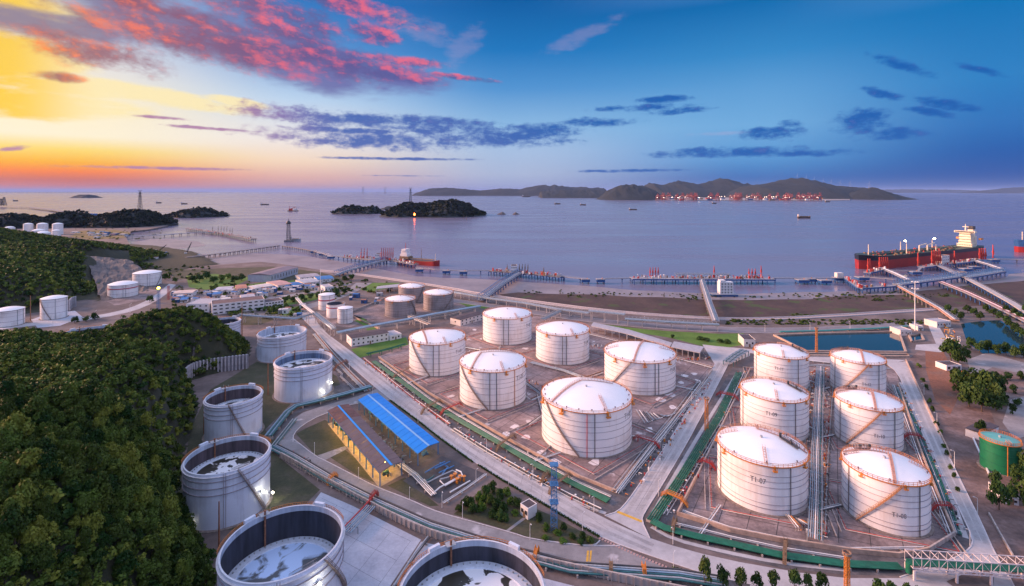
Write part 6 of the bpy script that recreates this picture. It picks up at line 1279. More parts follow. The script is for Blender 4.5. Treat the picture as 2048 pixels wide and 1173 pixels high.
# dredger with a red crane
dp = G(586, 423, SEA); r = thing('dredger', 'dredger barge with a red crane out in the bay', 'boat', dp); MB().box((0, 0, 2), (58, 20, 5)).build('hull', M_brwn, r); MB().box((18, 0, 9), (14, 12, 9)).build('deck_house', M_bwarm, r); MB().box((-14, 0, 10), (18, 12, 11)).build('crane_house', M_redb, r)
b = MB(); b.bar((-14, 0, 14), (16, 0, 26), 2.2, 2.6); b.bar((-18, 0, 14), (-22, 0, 30), 1.6); b.bar((-22, 0, 30), (16, 0, 26), .5); b.build('boom', M_redb, r); MB().tube([(22, 0, 13), (22, 0, 26)], .6, 6).build('mast', M_dark, r)
# light tower standing in the water, with its barge
tw = G(577, 484, SEA); hh = (484-438)*tw.y/F; r = thing('sea_tower', 'dark lattice tower standing in the bay', 'tower', tw); b = MB(); lattice(b, hh*.8, 8, 5, 9, .42); b.build('lattice', M_dark, r)
MB().lathe([(5, hh*.8), (6, hh*.82), (3, hh*.9), (.3, hh*.93)], 8).build('cap', M_dark, r); MB().tube([(0, 0, hh*.9), (0, 0, hh)], .5, 6).build('mast', M_dark, r); MB().box((0, 0, hh*.78), (9, 9, 1)).build('platform', M_dark, r); MB().box((0, 0, 2), (16, 12, 4)).build('base', M_pile, r)
boat('grey work barge tied to the lattice tower', 580, 602, 483, 6, M_steel)
# crane booms in the boat yard
for lab, x, y, dx_, ty in (('slanting crane boom on the boat yard mud', 320, 505, 13, 490), ('taller slanting crane boom beside the old pier', 374, 510, 9, 485)):
    p = G(x, y, SEA); r = thing('derrick', lab, 'crane', p); h_ = (y-ty)*p.y/F; MB().box((0, 0, 2), (8, 6, 5)).build('cab', M_brwn, r); b = MB(); b.bar((0, 0, 4), (dx_*p.y/F, 0, h_), .9); b.bar((-2, 0, 5), (dx_*p.y/F, 0, h_), .4); b.build('boom', M_dark, r)
# power pylons
def pylon(label, px, py, ty, Y, m=M_steel, w=.16, arms_=3, t=.6, group='power pylons'):
    p = GD(px, py, Y); h = (py-ty)*Y/F; r = thing('power_pylon', label, 'pylon', p, 0, group); b = MB(); lattice(b, h*.92, h*w, h*w*.25, 7, t); b.build('lattice', m, r); g = MB()
    for k in range(arms_): z = h*(.72+.12*k); g.bar((-h*.10, 0, z+h*.02), (h*.10, 0, z+h*.02), t); g.bar((-h*.10, 0, z+h*.02), (0, 0, z-h*.03), t*.7); g.bar((h*.10, 0, z+h*.02), (0, 0, z-h*.03), t*.7)
    g.bar((0, 0, h*.9), (-h*.06, 0, h*1.02), t); g.bar((0, 0, h*.9), (h*.06, 0, h*1.02), t); g.build('cross_arms', m, r)
pylon('tall dark power pylon on the wooded headland', 280, 425, 381, 1690, M_dark); pylon('tall power pylon on the large green island', 821, 410, 376, 2500, M_dark, t=.8)
pylon('thin power pylon standing in the far strait', 726, 388, 372, 9000, M_steel, .1, 2, 1.8); pylon('second thin power pylon in the far strait', 770, 388, 373, 9200, M_steel, .1, 2, 1.8)
for i, (x, y) in enumerate(((905, 405), (928, 411), (933, 413))): pole('thin mast on the crest of the large island, %s of three' % ordn[i], x, y+28, y+20, 1.2, M_dark, 'island_mast')
# container cranes in the far port
M_crane = mat('red_crane_paint', (.24, .045, .045), .6)
def crane_mesh(h):
    b = MB(); w, d = h*.36, h*.30; t = h*.045
    for x in (-w/2, w/2):
        for y in (-d/2, d/2): b.bar((x, y, 0), (x*.9, y*.9, h*.62), t)
        b.bar((x, -d/2, h*.3), (x, d/2, h*.3), t)
    b.bar((-w/2, 0, h*.3), (w/2, 0, h*.3), t); b.bar((-d*.2, -h*.75, h*.62), (-d*.2, h*.5, h*.62), t*1.2); b.bar((d*.2, -h*.75, h*.62), (d*.2, h*.5, h*.62), t*1.2); b.bar((0, 0, h*.62), (0, d*.1, h), t*1.2); b.bar((0, d*.1, h), (0, -h*.7, h*.62), t*.5); b.bar((0, d*.1, h), (0, h*.45, h*.62), t*.5); b.bar((0, -h*.2, h*.63), (0, -h*.55, h*.98), t); return b
cms = [crane_mesh(h_).mesh('crane_frame', M_crane) for h_ in (85, 98, 74)]
cab = MB().box((0, 6, 57), (12, 14, 8)).mesh('machinery_house', M_bwarm)
random.seed(21); xs = sorted([random.uniform(1314, 1640) for _ in range(44)])
for i, x in enumerate(xs):
    p = G(x, 401.6+random.uniform(-1.5, .3), SEA+6); o = bpy.data.objects.new('port_crane', None); COL.objects.link(o); o.location = p; o.rotation_euler.z = random.uniform(-.25, .25)
    f = bpy.data.objects.new('crane_frame', cms[i % 3]); COL.objects.link(f); f.parent = o; c_ = bpy.data.objects.new('machinery_house', cab); COL.objects.link(c_); c_.parent = o
    tag(o, 'red container crane on the far port quay, %s from the round hill' % nth_word(i+1), 'crane', 'container cranes of the far port')
# lit quay lamps and container stacks of the port
M_plamp = mat('port_lamp_glass', (1, .8, .7), .4, emit=(1, .7, .55, 7)); g = MB().tube([(0, 0, 0), (0, 0, 32)], 1.0, 5).mesh('pole', M_steel); gh = MB().box((0, 0, 34), (6, 6, 3)).mesh('lamp_head', M_plamp)
for i, x in enumerate(sorted(random.uniform(1312, 1650) for _ in range(46))):
    p = G(x, random.uniform(397.5, 401.5), SEA+6); o = bpy.data.objects.new('port_lamp', None); COL.objects.link(o); o.location = p
    for nm, me in (('pole', g), ('lamp_head', gh)): c_ = bpy.data.objects.new(nm, me); COL.objects.link(c_); c_.parent = o
    tag(o, 'lit lamp mast among the far port cranes, %s from the round hill' % nth_word(i+1), 'lamp', 'lamp masts of the far port')
for i, x in enumerate(sorted(random.uniform(1315, 1650) for _ in range(40))):
    p = G(x, random.uniform(398, 401.3), SEA+6); o = MB().box((0, 0, 9), (random.uniform(30, 70), 26, 18)).build('container_stack', [M_redb, M_bwall, M_jblue, M_brwn][i % 4], loc=p); tag(o, 'block of stacked containers on the far port quay, %s from the round hill' % nth_word(i+1), 'containers', 'container stacks of the far port')
# long sea bridge at the horizon
hb_ = [GD(x, 384.6, 42000) for x in (-60, 420)]; r = thing('sea_bridge', 'long low bridge along the horizon under the sunset', 'bridge', (0, 42000, SEA)); b = MB(); b.bar((hb_[0].x, 0, 52), (hb_[1].x, 0, 52), 60, 16); b.build('deck', M_dark, r); b = MB()
for k in range(60): x = hb_[0].x+(hb_[1].x-hb_[0].x)*k/59; b.box((x, 0, 24), (40, 40, 50))
b.build('bridge_piers', M_dark, r, kind='stuff')
# wind turbines on the mountain ridge
tm = MB(); tm.tube([(0, 0, 0), (0, 0, 85)], [2, 1.2], 6); tb_ = [MB().bar((0, -3, 85), (42*math.sin(a), -3, 85+42*math.cos(a)), 1.5, 1.5).mesh('blade', M_steel) for a in (.3, 2.4, 4.5)]; tmm = tm.mesh('tower', M_steel)
for i, (x, y) in enumerate(((1594, 361), (1612, 364), (1628, 367), (1646, 370), (1662, 373), (1680, 374), (1700, 375), (1738, 378))):
    p = GD(x, y+1, 8600 if i < 7 else 7400); o = bpy.data.objects.new('wind_turbine', None); COL.objects.link(o); o.location = p
    for nm, me in [('tower', tmm)]+[('blade', t_) for t_ in tb_]: c_ = bpy.data.objects.new(nm, me); COL.objects.link(c_); c_.parent = o
    tag(o, 'white wind turbine on the mountain ridge, %s from the peak' % ordn[i], 'wind turbine', 'wind turbines on the ridge')
# navigation fire on the island shore
fl = G(829, 436, SEA); r = thing('shore_beacon', 'small orange light glowing on the island shore', 'beacon', fl); MB().tube([(0, 0, 0), (0, 0, 10)], 1.2, 6).build('post', M_dark, r); MB().lathe([(.1, 10), (4, 13), (3, 18), (.1, 22)], 8).build('lamp_glass', mat('beacon_glass', (1, .2, .05), .4, emit=(1, .12, .02, 14)), r)
# ---------------------------------------------------------------- trees
def leaf_mat(name, c0, c1, tint=False):
    m = bpy.data.materials.new(name); m.use_nodes = True; nt = m.node_tree; L = nt.links; b = nt.nodes['Principled BSDF']; b.inputs['Roughness'].default_value = .6; b.inputs['Specular IOR Level'].default_value = .1
    mx = nt.nodes.new('ShaderNodeValToRGB'); e = mx.color_ramp.elements; e.new(.4); e.new(.75)
    for el_, ps, cc in zip(e, (0, .35, .7, 1), (c0, [a_*.72+b_*.28 for a_, b_ in zip(c0, c1)], [(a_+b_)/2*q_ for a_, b_, q_ in zip(c0, c1, (.8, 1.05, 1.1))], c1)): el_.position = ps; el_.color = (*cc, 1)
    if tint:
        a = nt.nodes.new('ShaderNodeAttribute'); a.attribute_name = 'tint'; f = a.outputs['Fac']
    else:
        f = nt.nodes.new('ShaderNodeObjectInfo').outputs['Random']
    t = nt.nodes.new('ShaderNodeTexCoord'); n = nt.nodes.new('ShaderNodeTexNoise'); n.inputs['Scale'].default_value = .5; n.inputs['Detail'].default_value = 3; L.new(t.outputs['Object'], n.inputs[0])
    ad = nt.nodes.new('ShaderNodeMath'); ad.operation = 'MULTIPLY_ADD'; ad.use_clamp = True; ad.inputs[1].default_value = 1.4; L.new(n.outputs[0], ad.inputs[0]); sb = nt.nodes.new('ShaderNodeMath'); sb.operation = 'MULTIPLY_ADD'; sb.inputs[1].default_value = 1.1; sb.inputs[2].default_value = -.75; L.new(f, sb.inputs[0]); L.new(sb.outputs[0], ad.inputs[2])
    L.new(ad.outputs[0], mx.inputs[0]); L.new(mx.outputs[0], b.inputs['Base Color'])
    return m
M_leaf = leaf_mat('hill_leaves', (.014, .042, .008), (.175, .195, .03)); M_leaft = leaf_mat('hill_leaves_mass', (.014, .042, .008), (.175, .195, .03), True)
M_leaf2 = leaf_mat('yard_leaves', (.025, .055, .012), (.07, .11, .025)); M_leafl = leaf_mat('fresh_leaves', (.05, .10, .012), (.12, .18, .03)); M_bark = mat('bark', (.09, .065, .045), .9, .3, 2.0)
def crown_pts(rng, n, lobes, R=1.0, hgt=1.1):
    """leaf-clump centres and outward normals on a cluster of lobes (unit crown, base at z=0)"""
    C_ = [(0, 0, .55*hgt, .55)]
    for k in range(lobes):
        a = rng.uniform(0, 2*PI); r = rng.uniform(.3, .62); z = rng.uniform(.25, .95)*hgt; C_.append((r*math.cos(a)*(1.1-.5*z/hgt), r*math.sin(a)*(1.1-.5*z/hgt), z, rng.uniform(.26, .42)))
    C_ = np.array(C_); idx = rng.integers(0, len(C_), n); d = rng.normal(size=(n, 3)); d[:, 2] = np.abs(d[:, 2])*.9+d[:, 2]*.25; d /= np.linalg.norm(d, axis=1)[:, None]
    rad = C_[idx, 3]*rng.uniform(.72, 1.08, n); P = C_[idx, :3]+d*rad[:, None]; P[:, :2] *= R; return P, d
def cards(P, N, size, rng):
    n = len(P); nn = N+rng.normal(size=(n, 3))*.55; nn /= np.linalg.norm(nn, axis=1)[:, None]
    up = rng.normal(size=(n, 3)); a = np.cross(nn, up); a /= np.linalg.norm(a, axis=1)[:, None]+1e-9; b = np.cross(nn, a); s = size*rng.uniform(.6, 1.3, n)[:, None]
    V = np.stack([P-a*s-b*s*.5, P+a*s*.2-b*s, P+a*s+b*s*.4, P-a*s*.3+b*s], 1).reshape(-1, 3); return V
def crown_mesh(name, seed, n, lobes, size, m, hgt=1.1):
    rng = np.random.default_rng(seed); P, N = crown_pts(rng, n, lobes, 1.0, hgt); V = cards(P, N, size, rng); me = bpy.data.meshes.new(name)
    me.from_pydata(V.tolist(), [], np.arange(len(V)).reshape(-1, 4).tolist()); me.materials.append(m); return me
def trunk_mesh(name, seed, hgt=.6):
    random.seed(seed); b = MB(); b.tube([(0, 0, -.1), (.02, .01, hgt*.5), (.0, .03, hgt)], [.055, .04, .025], 6)
    for k in range(4): a = k*1.6+random.uniform(0, .6); b.tube([(0, 0, hgt*.45), (.25*math.cos(a), .25*math.sin(a), hgt*.9)], [.028, .012], 5)
    return b.mesh(name, M_bark)
HC = [crown_mesh('crown', 100+i, 1150, 10, .062, M_leaf, 1.15+.15*(i % 3)) for i in range(6)]; TR = [trunk_mesh('trunk', i) for i in range(3)]
YC = [crown_mesh('crown', 200+i, 900, 11, .075, M_leaf2, 1.2) for i in range(4)]; LC = [crown_mesh('crown', 300+i, 500, 8, .085, M_leafl, 1.0) for i in range(2)]
def tree(p, r, h, cm, label, group, name='tree', k=0, cat='tree', rz=None):
    o = bpy.data.objects.new(name, None); COL.objects.link(o); o.location = p; o.rotation_euler.z = random.uniform(0, 6.28) if rz is None else rz; o.scale = (r, r, h)
    c = bpy.data.objects.new('crown', cm); COL.objects.link(c); c.parent = o; c.location = (0, 0, -.22 if name in ('shrub', 'bush') else -.1 if name == 'yard_tree' else .1)
    t = bpy.data.objects.new('trunk', TR[k % 3]); COL.objects.link(t); t.parent = o
    tag(o, label, cat, group); return o
# scatter the woods
rng = np.random.default_rng(5)
def scatter(hf, x0, x1, y0, y1, gap, minh=.8, skip=None):
    xs = np.arange(x0, x1, gap); ys = np.arange(y0, y1, gap*.87); X, Y = np.meshgrid(xs, ys); X = X+(np.arange(len(ys))[:, None] % 2)*gap/2; X = X+rng.uniform(-.36, .36, X.shape)*gap; Y = Y+rng.uniform(-.36, .36, Y.shape)*gap
    Z = hf(X, Y); k = Z > minh; P = np.stack([X[k], Y[k], Z[k]], 1); px = CX+P[:, 0]*F/P[:, 1].clip(1); py = HY+(H-P[:, 2])*F/P[:, 1].clip(1); v = (P[:, 1] > 20) & (px > -140) & (px < 700) & (py < 1330)
    return P[v], px[v], py[v]
def mass(name, P, r, n, size, label, m, cm_seed=1, hr=(1.0, 1.4)):
    """one woodland mass: every tree its own lobed clump of leaf cards"""
    rg = np.random.default_rng(cm_seed); base = [crown_pts(np.random.default_rng(900+i), n, 7) for i in range(8)]; Vs = []; tint = []
    for i, p in enumerate(P):
        c, N = base[rg.integers(0, 8)]; s = r*rg.uniform(.6, 1.4); a = rg.uniform(0, 2*PI); co, si = math.cos(a), math.sin(a); M = np.array([[co, -si, 0], [si, co, 0], [0, 0, 1]]); sc = np.array([s, s, s*rg.uniform(*hr)])
        Vs.append(cards(c@M.T*sc+p, N@M.T, size*s, rg)); tint.append(np.full(n*4, rg.uniform(0, 1)))
    V = np.concatenate(Vs); me = bpy.data.meshes.new(name); nq = len(V)//4
    me.vertices.add(len(V)); me.vertices.foreach_set('co', V.ravel()); me.loops.add(len(V)); me.loops.foreach_set('vertex_index', np.arange(len(V), dtype=np.int32)); me.polygons.add(nq); me.polygons.foreach_set('loop_start', np.arange(0, len(V), 4, dtype=np.int32)); me.polygons.foreach_set('loop_total', np.full(nq, 4, dtype=np.int32))
    at = me.attributes.new('tint', 'FLOAT', 'POINT'); at.data.foreach_set('value', np.concatenate(tint)); me.materials.append(m); me.update(); me.validate()
    o = bpy.data.objects.new(name, me); COL.objects.link(o); tag(o, label, None, None, 'stuff'); return o
def rock_free(px, py): return ~((px > 400) & (px < 456) & (py > 690) & (py < 712))
PA, pxA, pyA = scatter(hA, -520, -40, 20, 400, 3.3, .6); k = rock_free(pxA, pyA); PA, pxA, pyA = PA[k], pxA[k], pyA[k]
vis = (pxA > -5) & (pyA < 1180); dist = np.linalg.norm(PA-np.array([0, 0, H]), axis=1); order = np.argsort(np.where(vis, dist, 1e9)); near = order[:300]; rest = order[300:]
random.seed(9)
for j, i in enumerate(near):
    s = random.choice((2.0, 2.5, 2.9, 3.3, 3.9))*random.uniform(.9, 1.1); tree(Vector(PA[i])+Vector((0, 0, -.4)), s, s*random.uniform(1.1, 1.6), HC[j % 6], 'broadleaf tree crowded among others on the near wooded hillside', 'trees of the near hillside', 'hillside_tree', j)
fill = PA[near]+np.concatenate([rng.uniform(-1.9, 1.9, (300, 2)), np.full((300, 1), -1.0)], 1); fill2 = PA[near]+np.concatenate([rng.uniform(-1.9, 1.9, (300, 2)), np.full((300, 1), -1.6)], 1)
mass('hillside_forest', np.concatenate([PA[rest], fill, fill2]), 2.5, 165, .14, 'dense evergreen wood covering the near hill', M_leaft, 2)
PB, pxB, pyB = scatter(hB, -1180, -400, 420, 1140, 5.6, 1.0); k = ~((pxB > 170) & (pxB < 262) & (pyB > 502) & (pyB < 566)); PB = PB[k]
mass('hillside_forest', PB, 3.6, 40, .26, 'dark wood on the hill behind the tank road', M_leaft, 3, (.8, 1.1))
# rock cut below the wood and the quarry face behind the far tanks are left bare: rough rock sheets
def rockface(name, q, label, dz=0.0, n=14, amp=1.2, m=None):
    P = [Vector(p) for p in q]; V = []
    for j in range(n+1):
        for i in range(n+1):
            p = P[0].lerp(P[1], i/n).lerp(P[3].lerp(P[2], i/n), j/n); e = mnoise.fractal(p*.12, 1.0, 2.0, 5)*amp; V.append(p+Vector((e*.3, -abs(e), e*.6)))
    o = MB().add(V, [(j*(n+1)+i, j*(n+1)+i+1, (j+1)*(n+1)+i+1, (j+1)*(n+1)+i) for j in range(n) for i in range(n)]).build(name, m or M_rock); o['kind'] = 'structure'; o['label'] = label
def HBp(px, py):                       # first hit of a sight line with hill B
    for Y in np.arange(430, 1100, 3.0):
        p = GD(px, py, Y)
        if p.z <= float(hB(np.array([p.x]), np.array([p.y]))[0]): return p
    return G(px, py)
def HAp(px, py, off=0.0):
    for Y in np.arange(60, 420, 1.5):
        p = GD(px, py, Y)
        if p.z <= float(hA(np.array([p.x]), np.array([p.y]))[0]): return p+Vector((0, -off, off))
    return G(px, py)
rockface('rock_face', [G(206, 604), G(330, 574), GD(262, 520, 720), GD(172, 512, 700)], 'grey quarry face behind the two far white tanks', n=20, amp=4, m=M_rock)
rockface('rock_face', [HAp(386, 722, 1), HAp(480, 716, 1), HAp(470, 682, 1.5), HAp(392, 686, 1.5)], 'bare rock patch above the retaining wall', amp=2)
rockface('rock_face', [G(352, 1098), G(384, 1086), HAp(372, 1010, 1.5), HAp(350, 1020, 1.5)], 'narrow bare rock gully at the forest edge', amp=2, m=ground_mat('pale_rock', [(.2, .19, .2), (.33, .31, .31), (.42, .40, .40)], .3, fine=.9, bump=1.0))
# trees in the yards
def grove(pts, label, group, meshes, name='yard_tree'):
    for k, (px, py, wpx, hpx) in enumerate(pts):
        p = G(px, py); s = p.y/F; tree(p, wpx*s/2, hpx*s/1.3, meshes[k % len(meshes)], label % ordn[k] if '%s' in label else label, group, name, k)
random.seed(4)
grove([(1410, 1174, 34, 50), (1446, 1180, 34, 42), (1482, 1182, 34, 40), (1514, 1184, 28, 34), (1546, 1186, 34, 38), (1590, 1184, 34, 42), (1616, 1190, 26, 34), (1644, 1186, 32, 36)], 'small leafy roadside tree, %s in the row at the bottom edge', 'roadside trees at the bottom edge', YC, 'roadside_tree')
grove([(1760, 1202, 40, 34), (1785, 1204, 36, 36), (1810, 1206, 30, 34), (1838, 1206, 24, 28)], 'low roadside tree beside the truss bridge, %s in the row', 'roadside trees at the bottom edge', YC, 'roadside_tree')
grove([(1902, 724, 52, 44), (1932, 722, 22, 30), (1918, 728, 30, 30)], 'dense round tree beside the waste ground by the white shed, %s in the clump', 'trees beside the waste ground', YC)
grove([(1920, 786, 50, 46), (1946, 794, 54, 54), (1972, 804, 58, 58), (1938, 814, 50, 52), (1992, 800, 46, 48), (1964, 824, 52, 52), (1992, 822, 44, 46), (2004, 775, 22, 26), (1912, 770, 30, 30)], 'dense dark tree in the grove above the shed, %s of the grove', 'trees beside the waste ground', YC)
grove([(2036, 975, 40, 44), (2056, 960, 46, 56), (2050, 1000, 46, 46), (1998, 1020, 44, 60), (1992, 985, 30, 40), (2025, 1005, 30, 36), (2060, 1020, 40, 50), (1962, 875, 26, 36), (2025, 830, 18, 22)], 'broad green tree near the green tank, %s in the clump', 'trees near the green tank', YC)
grove([(1942+i*17.5, 700+i*2.6+(i % 2)*3, 24, 24) for i in range(8)], 'tree on the near bank of the dark pond, %s along the bank', 'trees round the dark pond', YC)
grove([(1896+i*13, 626+(i % 3)*7, 18, 16) for i in range(13)], 'tree on the far bank of the dark pond, %s along the bank', 'trees round the dark pond', YC)
grove([(2012+i*9, 650+i*7, 20, 18) for i in range(6)], 'tree beside the causeway by the dark pond, %s along it', 'trees round the dark pond', YC)
sh = [(918, 1024, 22, 14), (930, 1012, 26, 20), (948, 1026, 30, 22), (972, 992, 26, 24), (968, 1005, 28, 24), (1012, 990, 26, 22), (992, 1020, 30, 26), (1034, 1014, 26, 22), (998, 1040, 28, 20), (940, 1015, 26, 24), (955, 1000, 22, 20), (962, 1022, 30, 28), (985, 985, 24, 24), (980, 1010, 28, 26), (1000, 1000, 24, 22), (1005, 1025, 28, 24), (1022, 1010, 24, 24), (1030, 1030, 20, 16), (1012, 1045, 22, 18), (985, 1035, 24, 18), (1078, 1042, 22, 16)]
ordn += 'fifteenth sixteenth seventeenth eighteenth nineteenth twentieth twenty-first twenty-second twenty-third twenty-fourth'.split()
grove(sh, 'rounded shrub in the bed behind the gatehouse, %s in the bed', 'shrubs of the triangular bed', YC+LC, 'shrub')
grove([(1090, 1060, 24, 14), (1115, 1068, 24, 12), (1128, 1060, 20, 14), (1145, 1078, 22, 14), (1165, 1080, 20, 16), (1180, 1086, 22, 14), (1092, 1078, 24, 10), (1125, 1084, 26, 8), (1160, 1088, 22, 8)], 'low shrub at the foot of the blue tower, %s in the bed', 'shrubs of the triangular bed', LC+YC, 'shrub')
grove([(820+i*9, 686-i*3, 14, 12) for i in range(3)]+[(555, 708, 12, 12), (528, 622, 14, 10), (545, 620, 14, 10), (560, 618, 14, 10), (500, 622, 14, 10), (485, 624, 14, 10)], 'small garden tree near the white buildings, %s of several', 'garden trees', LC)
grove([(385+i*14, 566-(i % 3)*4, 22, 14) for i in range(8)], 'bushy tree in the rough field, %s along it', 'field trees', YC+LC)
grove([(570+i*17, 606-i*2.6, 20, 12) for i in range(8)], 'hedgerow tree behind the office, %s along the lawn', 'field trees', YC)
grove([(150, 648, 18, 14), (172, 644, 16, 12), (190, 640, 18, 14), (330, 560, 16, 14), (300, 606, 18, 14), (350, 566, 14, 12), (690, 562, 16, 10), (703, 560, 18, 12), (540, 640, 14, 10)], 'roadside tree near the far tanks, %s of several', 'field trees', YC)
grove([(1440, 685, 18, 7), (1455, 687, 22, 8), (1400, 680, 20, 7), (1412, 682, 22, 7), (1345, 676, 12, 7)], 'low dark bush on the green lawn, %s of five', 'bushes on the lawn', YC, 'bush')
# marsh tufts: uncountable low green clumps
random.seed(31); tp = []
for px, py in [(random.uniform(1040, 1900), 0) for _ in range(150)]:
    yb = 588+6*mnoise.noise(Vector((px*.01, 0, 0)))+random.gauss(0, 2.5)+max(0, (px-1100)*.012 if px < 1600 else 6); tp.append(G(px, yb, -3.6))
for _ in range(260): tp.append(G(random.uniform(1450, 1880), random.uniform(640, 650), 0))
for c in ((1387, 598, 10), (1760, 600, 14), (1600, 632, 12), (1700, 590, 20), (1790, 585, 18), (1620, 590, 16)):
    for _ in range(16): tp.append(G(c[0]+random.gauss(0, c[2]), c[1]+random.gauss(0, 1.6), -3.6))
mass('marsh_scrub', np.array([tuple(p) for p in tp]), 1.5, 60, .25, 'low green scrub along the marsh edge and seawall', leaf_mat('marsh_leaves', (.03, .05, .012), (.09, .13, .025), True), 4, (.35, .6))
# clipped hedges along the main road
def hedge(px, w, h, label):
    base = dens(GP(px), .8); rg = np.random.default_rng(8); n = 22; Vs = []; tint = []
    for p in base:
        P_ = rg.uniform(-.5, .5, (n, 3))*np.array([w*1.2, w, h])+np.array([p.x, p.y, h/2]); N_ = rg.normal(size=(n, 3)); N_[:, 2] = abs(N_[:, 2]); N_ /= np.linalg.norm(N_, axis=1)[:, None]; Vs.append(cards(P_, N_, .22, rg))
    V = np.concatenate(Vs); me = bpy.data.meshes.new('hedge'); me.from_pydata(V.tolist(), [], np.arange(len(V)).reshape(-1, 4).tolist()); me.materials.append(M_leaf2); o = bpy.data.objects.new('hedge', me); COL.objects.link(o); tag(o, label, 'hedge', 'clipped roadside hedges')
hedge([(781, 802), (845, 850), (880, 878), (945, 925)], .7, .6, 'thin clipped hedge between the blue shed and the main road')
hedge([(958, 932), (1000, 959), (1080, 1005), (1160, 1053), (1197, 1074)], .8, .6, 'thin clipped hedge between the shrub bed and the main road')
hedge([(1349, 1138), (1394, 1152), (1440, 1164)], .8, .6, 'thin clipped hedge at the bottom bend of the main road')
# orange heap by the white shed
random.seed(2); p = G(1926, 752); b = MB()
for k in range(7): a = k*.9; b.lathe([(.01, 3.2-.3*k), (1.0, 2.6-.3*k), (2.0, 1.4-.1*k), (2.4, 0)], 9, (1.6*math.cos(a)*(k > 0), 1.2*math.sin(a)*(k > 0)))
o = b.build('tarpaulin_heap', mat('orange_tarpaulin', (.85, .25, .02), .6, .2, .6), loc=p); tag(o, 'bright orange tarpaulin heap beside the small white shed', 'heap')
# process skid with yellow pipework by the dark pond
p = G(1900, 690); sk = thing('process_skid', 'cluster of yellow and white pipework beside the dark pond', 'pipework', p)
for k in range(26):
    x, y = random.uniform(1888, 1922), 0; yy = 660+(x-1888)*.9+random.uniform(-6, 22); c = G(x, yy)-p; h_ = random.uniform(2, 5); mm = [M_orange, M_white, M_steel, M_yellow][k % 4]
    MB().tube([(c.x, c.y, 0), (c.x, c.y, h_), (c.x+random.uniform(-4, 4), c.y+random.uniform(-4, 4), h_)], .3, 6).build('pipe', mm, sk)

# woods on the islands and headlands
rg = np.random.default_rng(44); M_isle = leaf_mat('island_leaves', (.006, .014, .008), (.028, .038, .018), True)
for key, r, n in (('large green island carrying a power pylon', 9, 1500), ('low dark island between the bay and the ships', 8, 420), ('small two-humped island beside the large one', 8, 420), ('wooded headland below the tall lattice pylon', 7, 900), ('wooded headland beyond the white dome tanks', 7, 600), ('wooded headland at the edge of the sea', 7, 500)):
    V = RIDGE[key]; P = np.array([V[i] for i in rg.integers(0, len(V), n)])+np.concatenate([rg.normal(size=(n, 2))*6, np.full((n, 1), -2.0)], 1)
    mass('island_wood', P, r, 26, .34, 'low wood covering the '+key, M_isle, 5, (.7, 1.0))
# pipework between the two largest tanks, and valve gear along the road edges
p = G(1310, 830); wk = thing('pipe_manifold', 'grey pipe manifold on the floor beside the largest tank', 'pipework', p); random.seed(8)
for k in range(10):
    a = G(1272+k*7, 822+k*1.5)-p; b_ = G(1290+k*6, 850-k*2)-p; MB().tube([a+Vector((0, 0, .7)), b_+Vector((0, 0, .7)), b_+Vector((3, 2, .7))], .24, 6).build('pipe', [M_steel, M_white, M_dark, M_blueg][k % 4], wk)
p = G(1575, 1050); wk = thing('pipe_manifold', 'pipe manifold at the foot of tank seven', 'pipework', p)
for k in range(7):
    a = G(1572+k*5, 1036+k*2)-p; b_ = G(1592+k*5, 1064-k)-p; MB().tube([a+Vector((0, 0, .6)), a+Vector((0, 0, 1.4)), b_+Vector((0, 0, 1.4)), b_+Vector((0, 0, .2))], .16, 6).build('pipe', [M_steel, M_white, M_orange, M_dark][k % 4], wk)
def gear(px, label, w, n, ms, z=0.0, k_=1.0):
    base = GP(px, z); pts = along(base, 1.0); bs = [MB() for _ in ms]
    for _ in range(n):
        c, d = random.choice(pts); c = c+Vector((-d.y, d.x, 0))*random.uniform(-w, w); b = random.choice(bs); k = random.random(); hh = random.uniform(.5, 1.3); az = math.atan2(d.y, d.x)
        hh *= k_
        if k < .4: b.box((c.x, c.y, z+hh/2), (random.uniform(.4, .9)*k_, random.uniform(.3, .6)*k_, hh), az)
        elif k < .75: b.tube([(c.x, c.y, z), (c.x, c.y, z+hh), (c.x-d.y*1.2*k_, c.y+d.x*1.2*k_, z+hh)], .12*k_, 5)
        else: b.cyl((c.x, c.y, z), .16*k_, hh, 6); b.cyl((c.x, c.y, z+hh), .4*k_, .1, 8)
    r = thing('valve_gear', label, 'valves', (0, 0, 0), 0, 'valve gear beside the pipes')
    for b, m in zip(bs, ms): b.build('valves', m, r, kind='stuff')
VM = [M_red, M_orange, M_steel, M_dark, M_white]
gear([(735, 726), (830, 800), (900, 852), (980, 905), (1060, 952), (1180, 1014)], 'red and orange valves along the road side of the left yard', 2.0, 150, VM)
gear([(1420, 760), (1380, 820), (1300, 935), (1245, 1005)], 'red and orange valves along the cross road side of the left yard', 2.2, 110, VM)
gear([(1486, 745), (1440, 850), (1380, 960), (1335, 1035)], 'valves between green pipes and the tanks of the right yard', 2.4, 90, VM)
gear([(1655, 740), (1650, 860), (1645, 1000), (1640, 1080)], 'valves along the middle pipe rack of the right yard', 1.6, 120, VM)
gear([(1625, 740), (1620, 860), (1615, 1000), (1612, 1070)], 'valves along the tall rack beside tanks seven and nine', 1.4, 110, VM)
gear([(1800, 775), (1850, 890), (1900, 1010), (1925, 1072)], 'valves along the pale side road', 1.4, 90, VM)
gear([(555, 896), (600, 920), (640, 945)], 'valves at the head of the pipe corridor', 1.6, 40, VM)
gear([(740, 826), (800, 872), (850, 914)], 'small pipework under the blue shed roof', 2.4, 90, [M_steel, M_teal, M_dark, M_blue])
gear([(668, 838), (720, 890), (775, 955)], 'small pipework under the brown shed roof', 2.0, 70, [M_steel, M_teal, M_dark, M_orange])
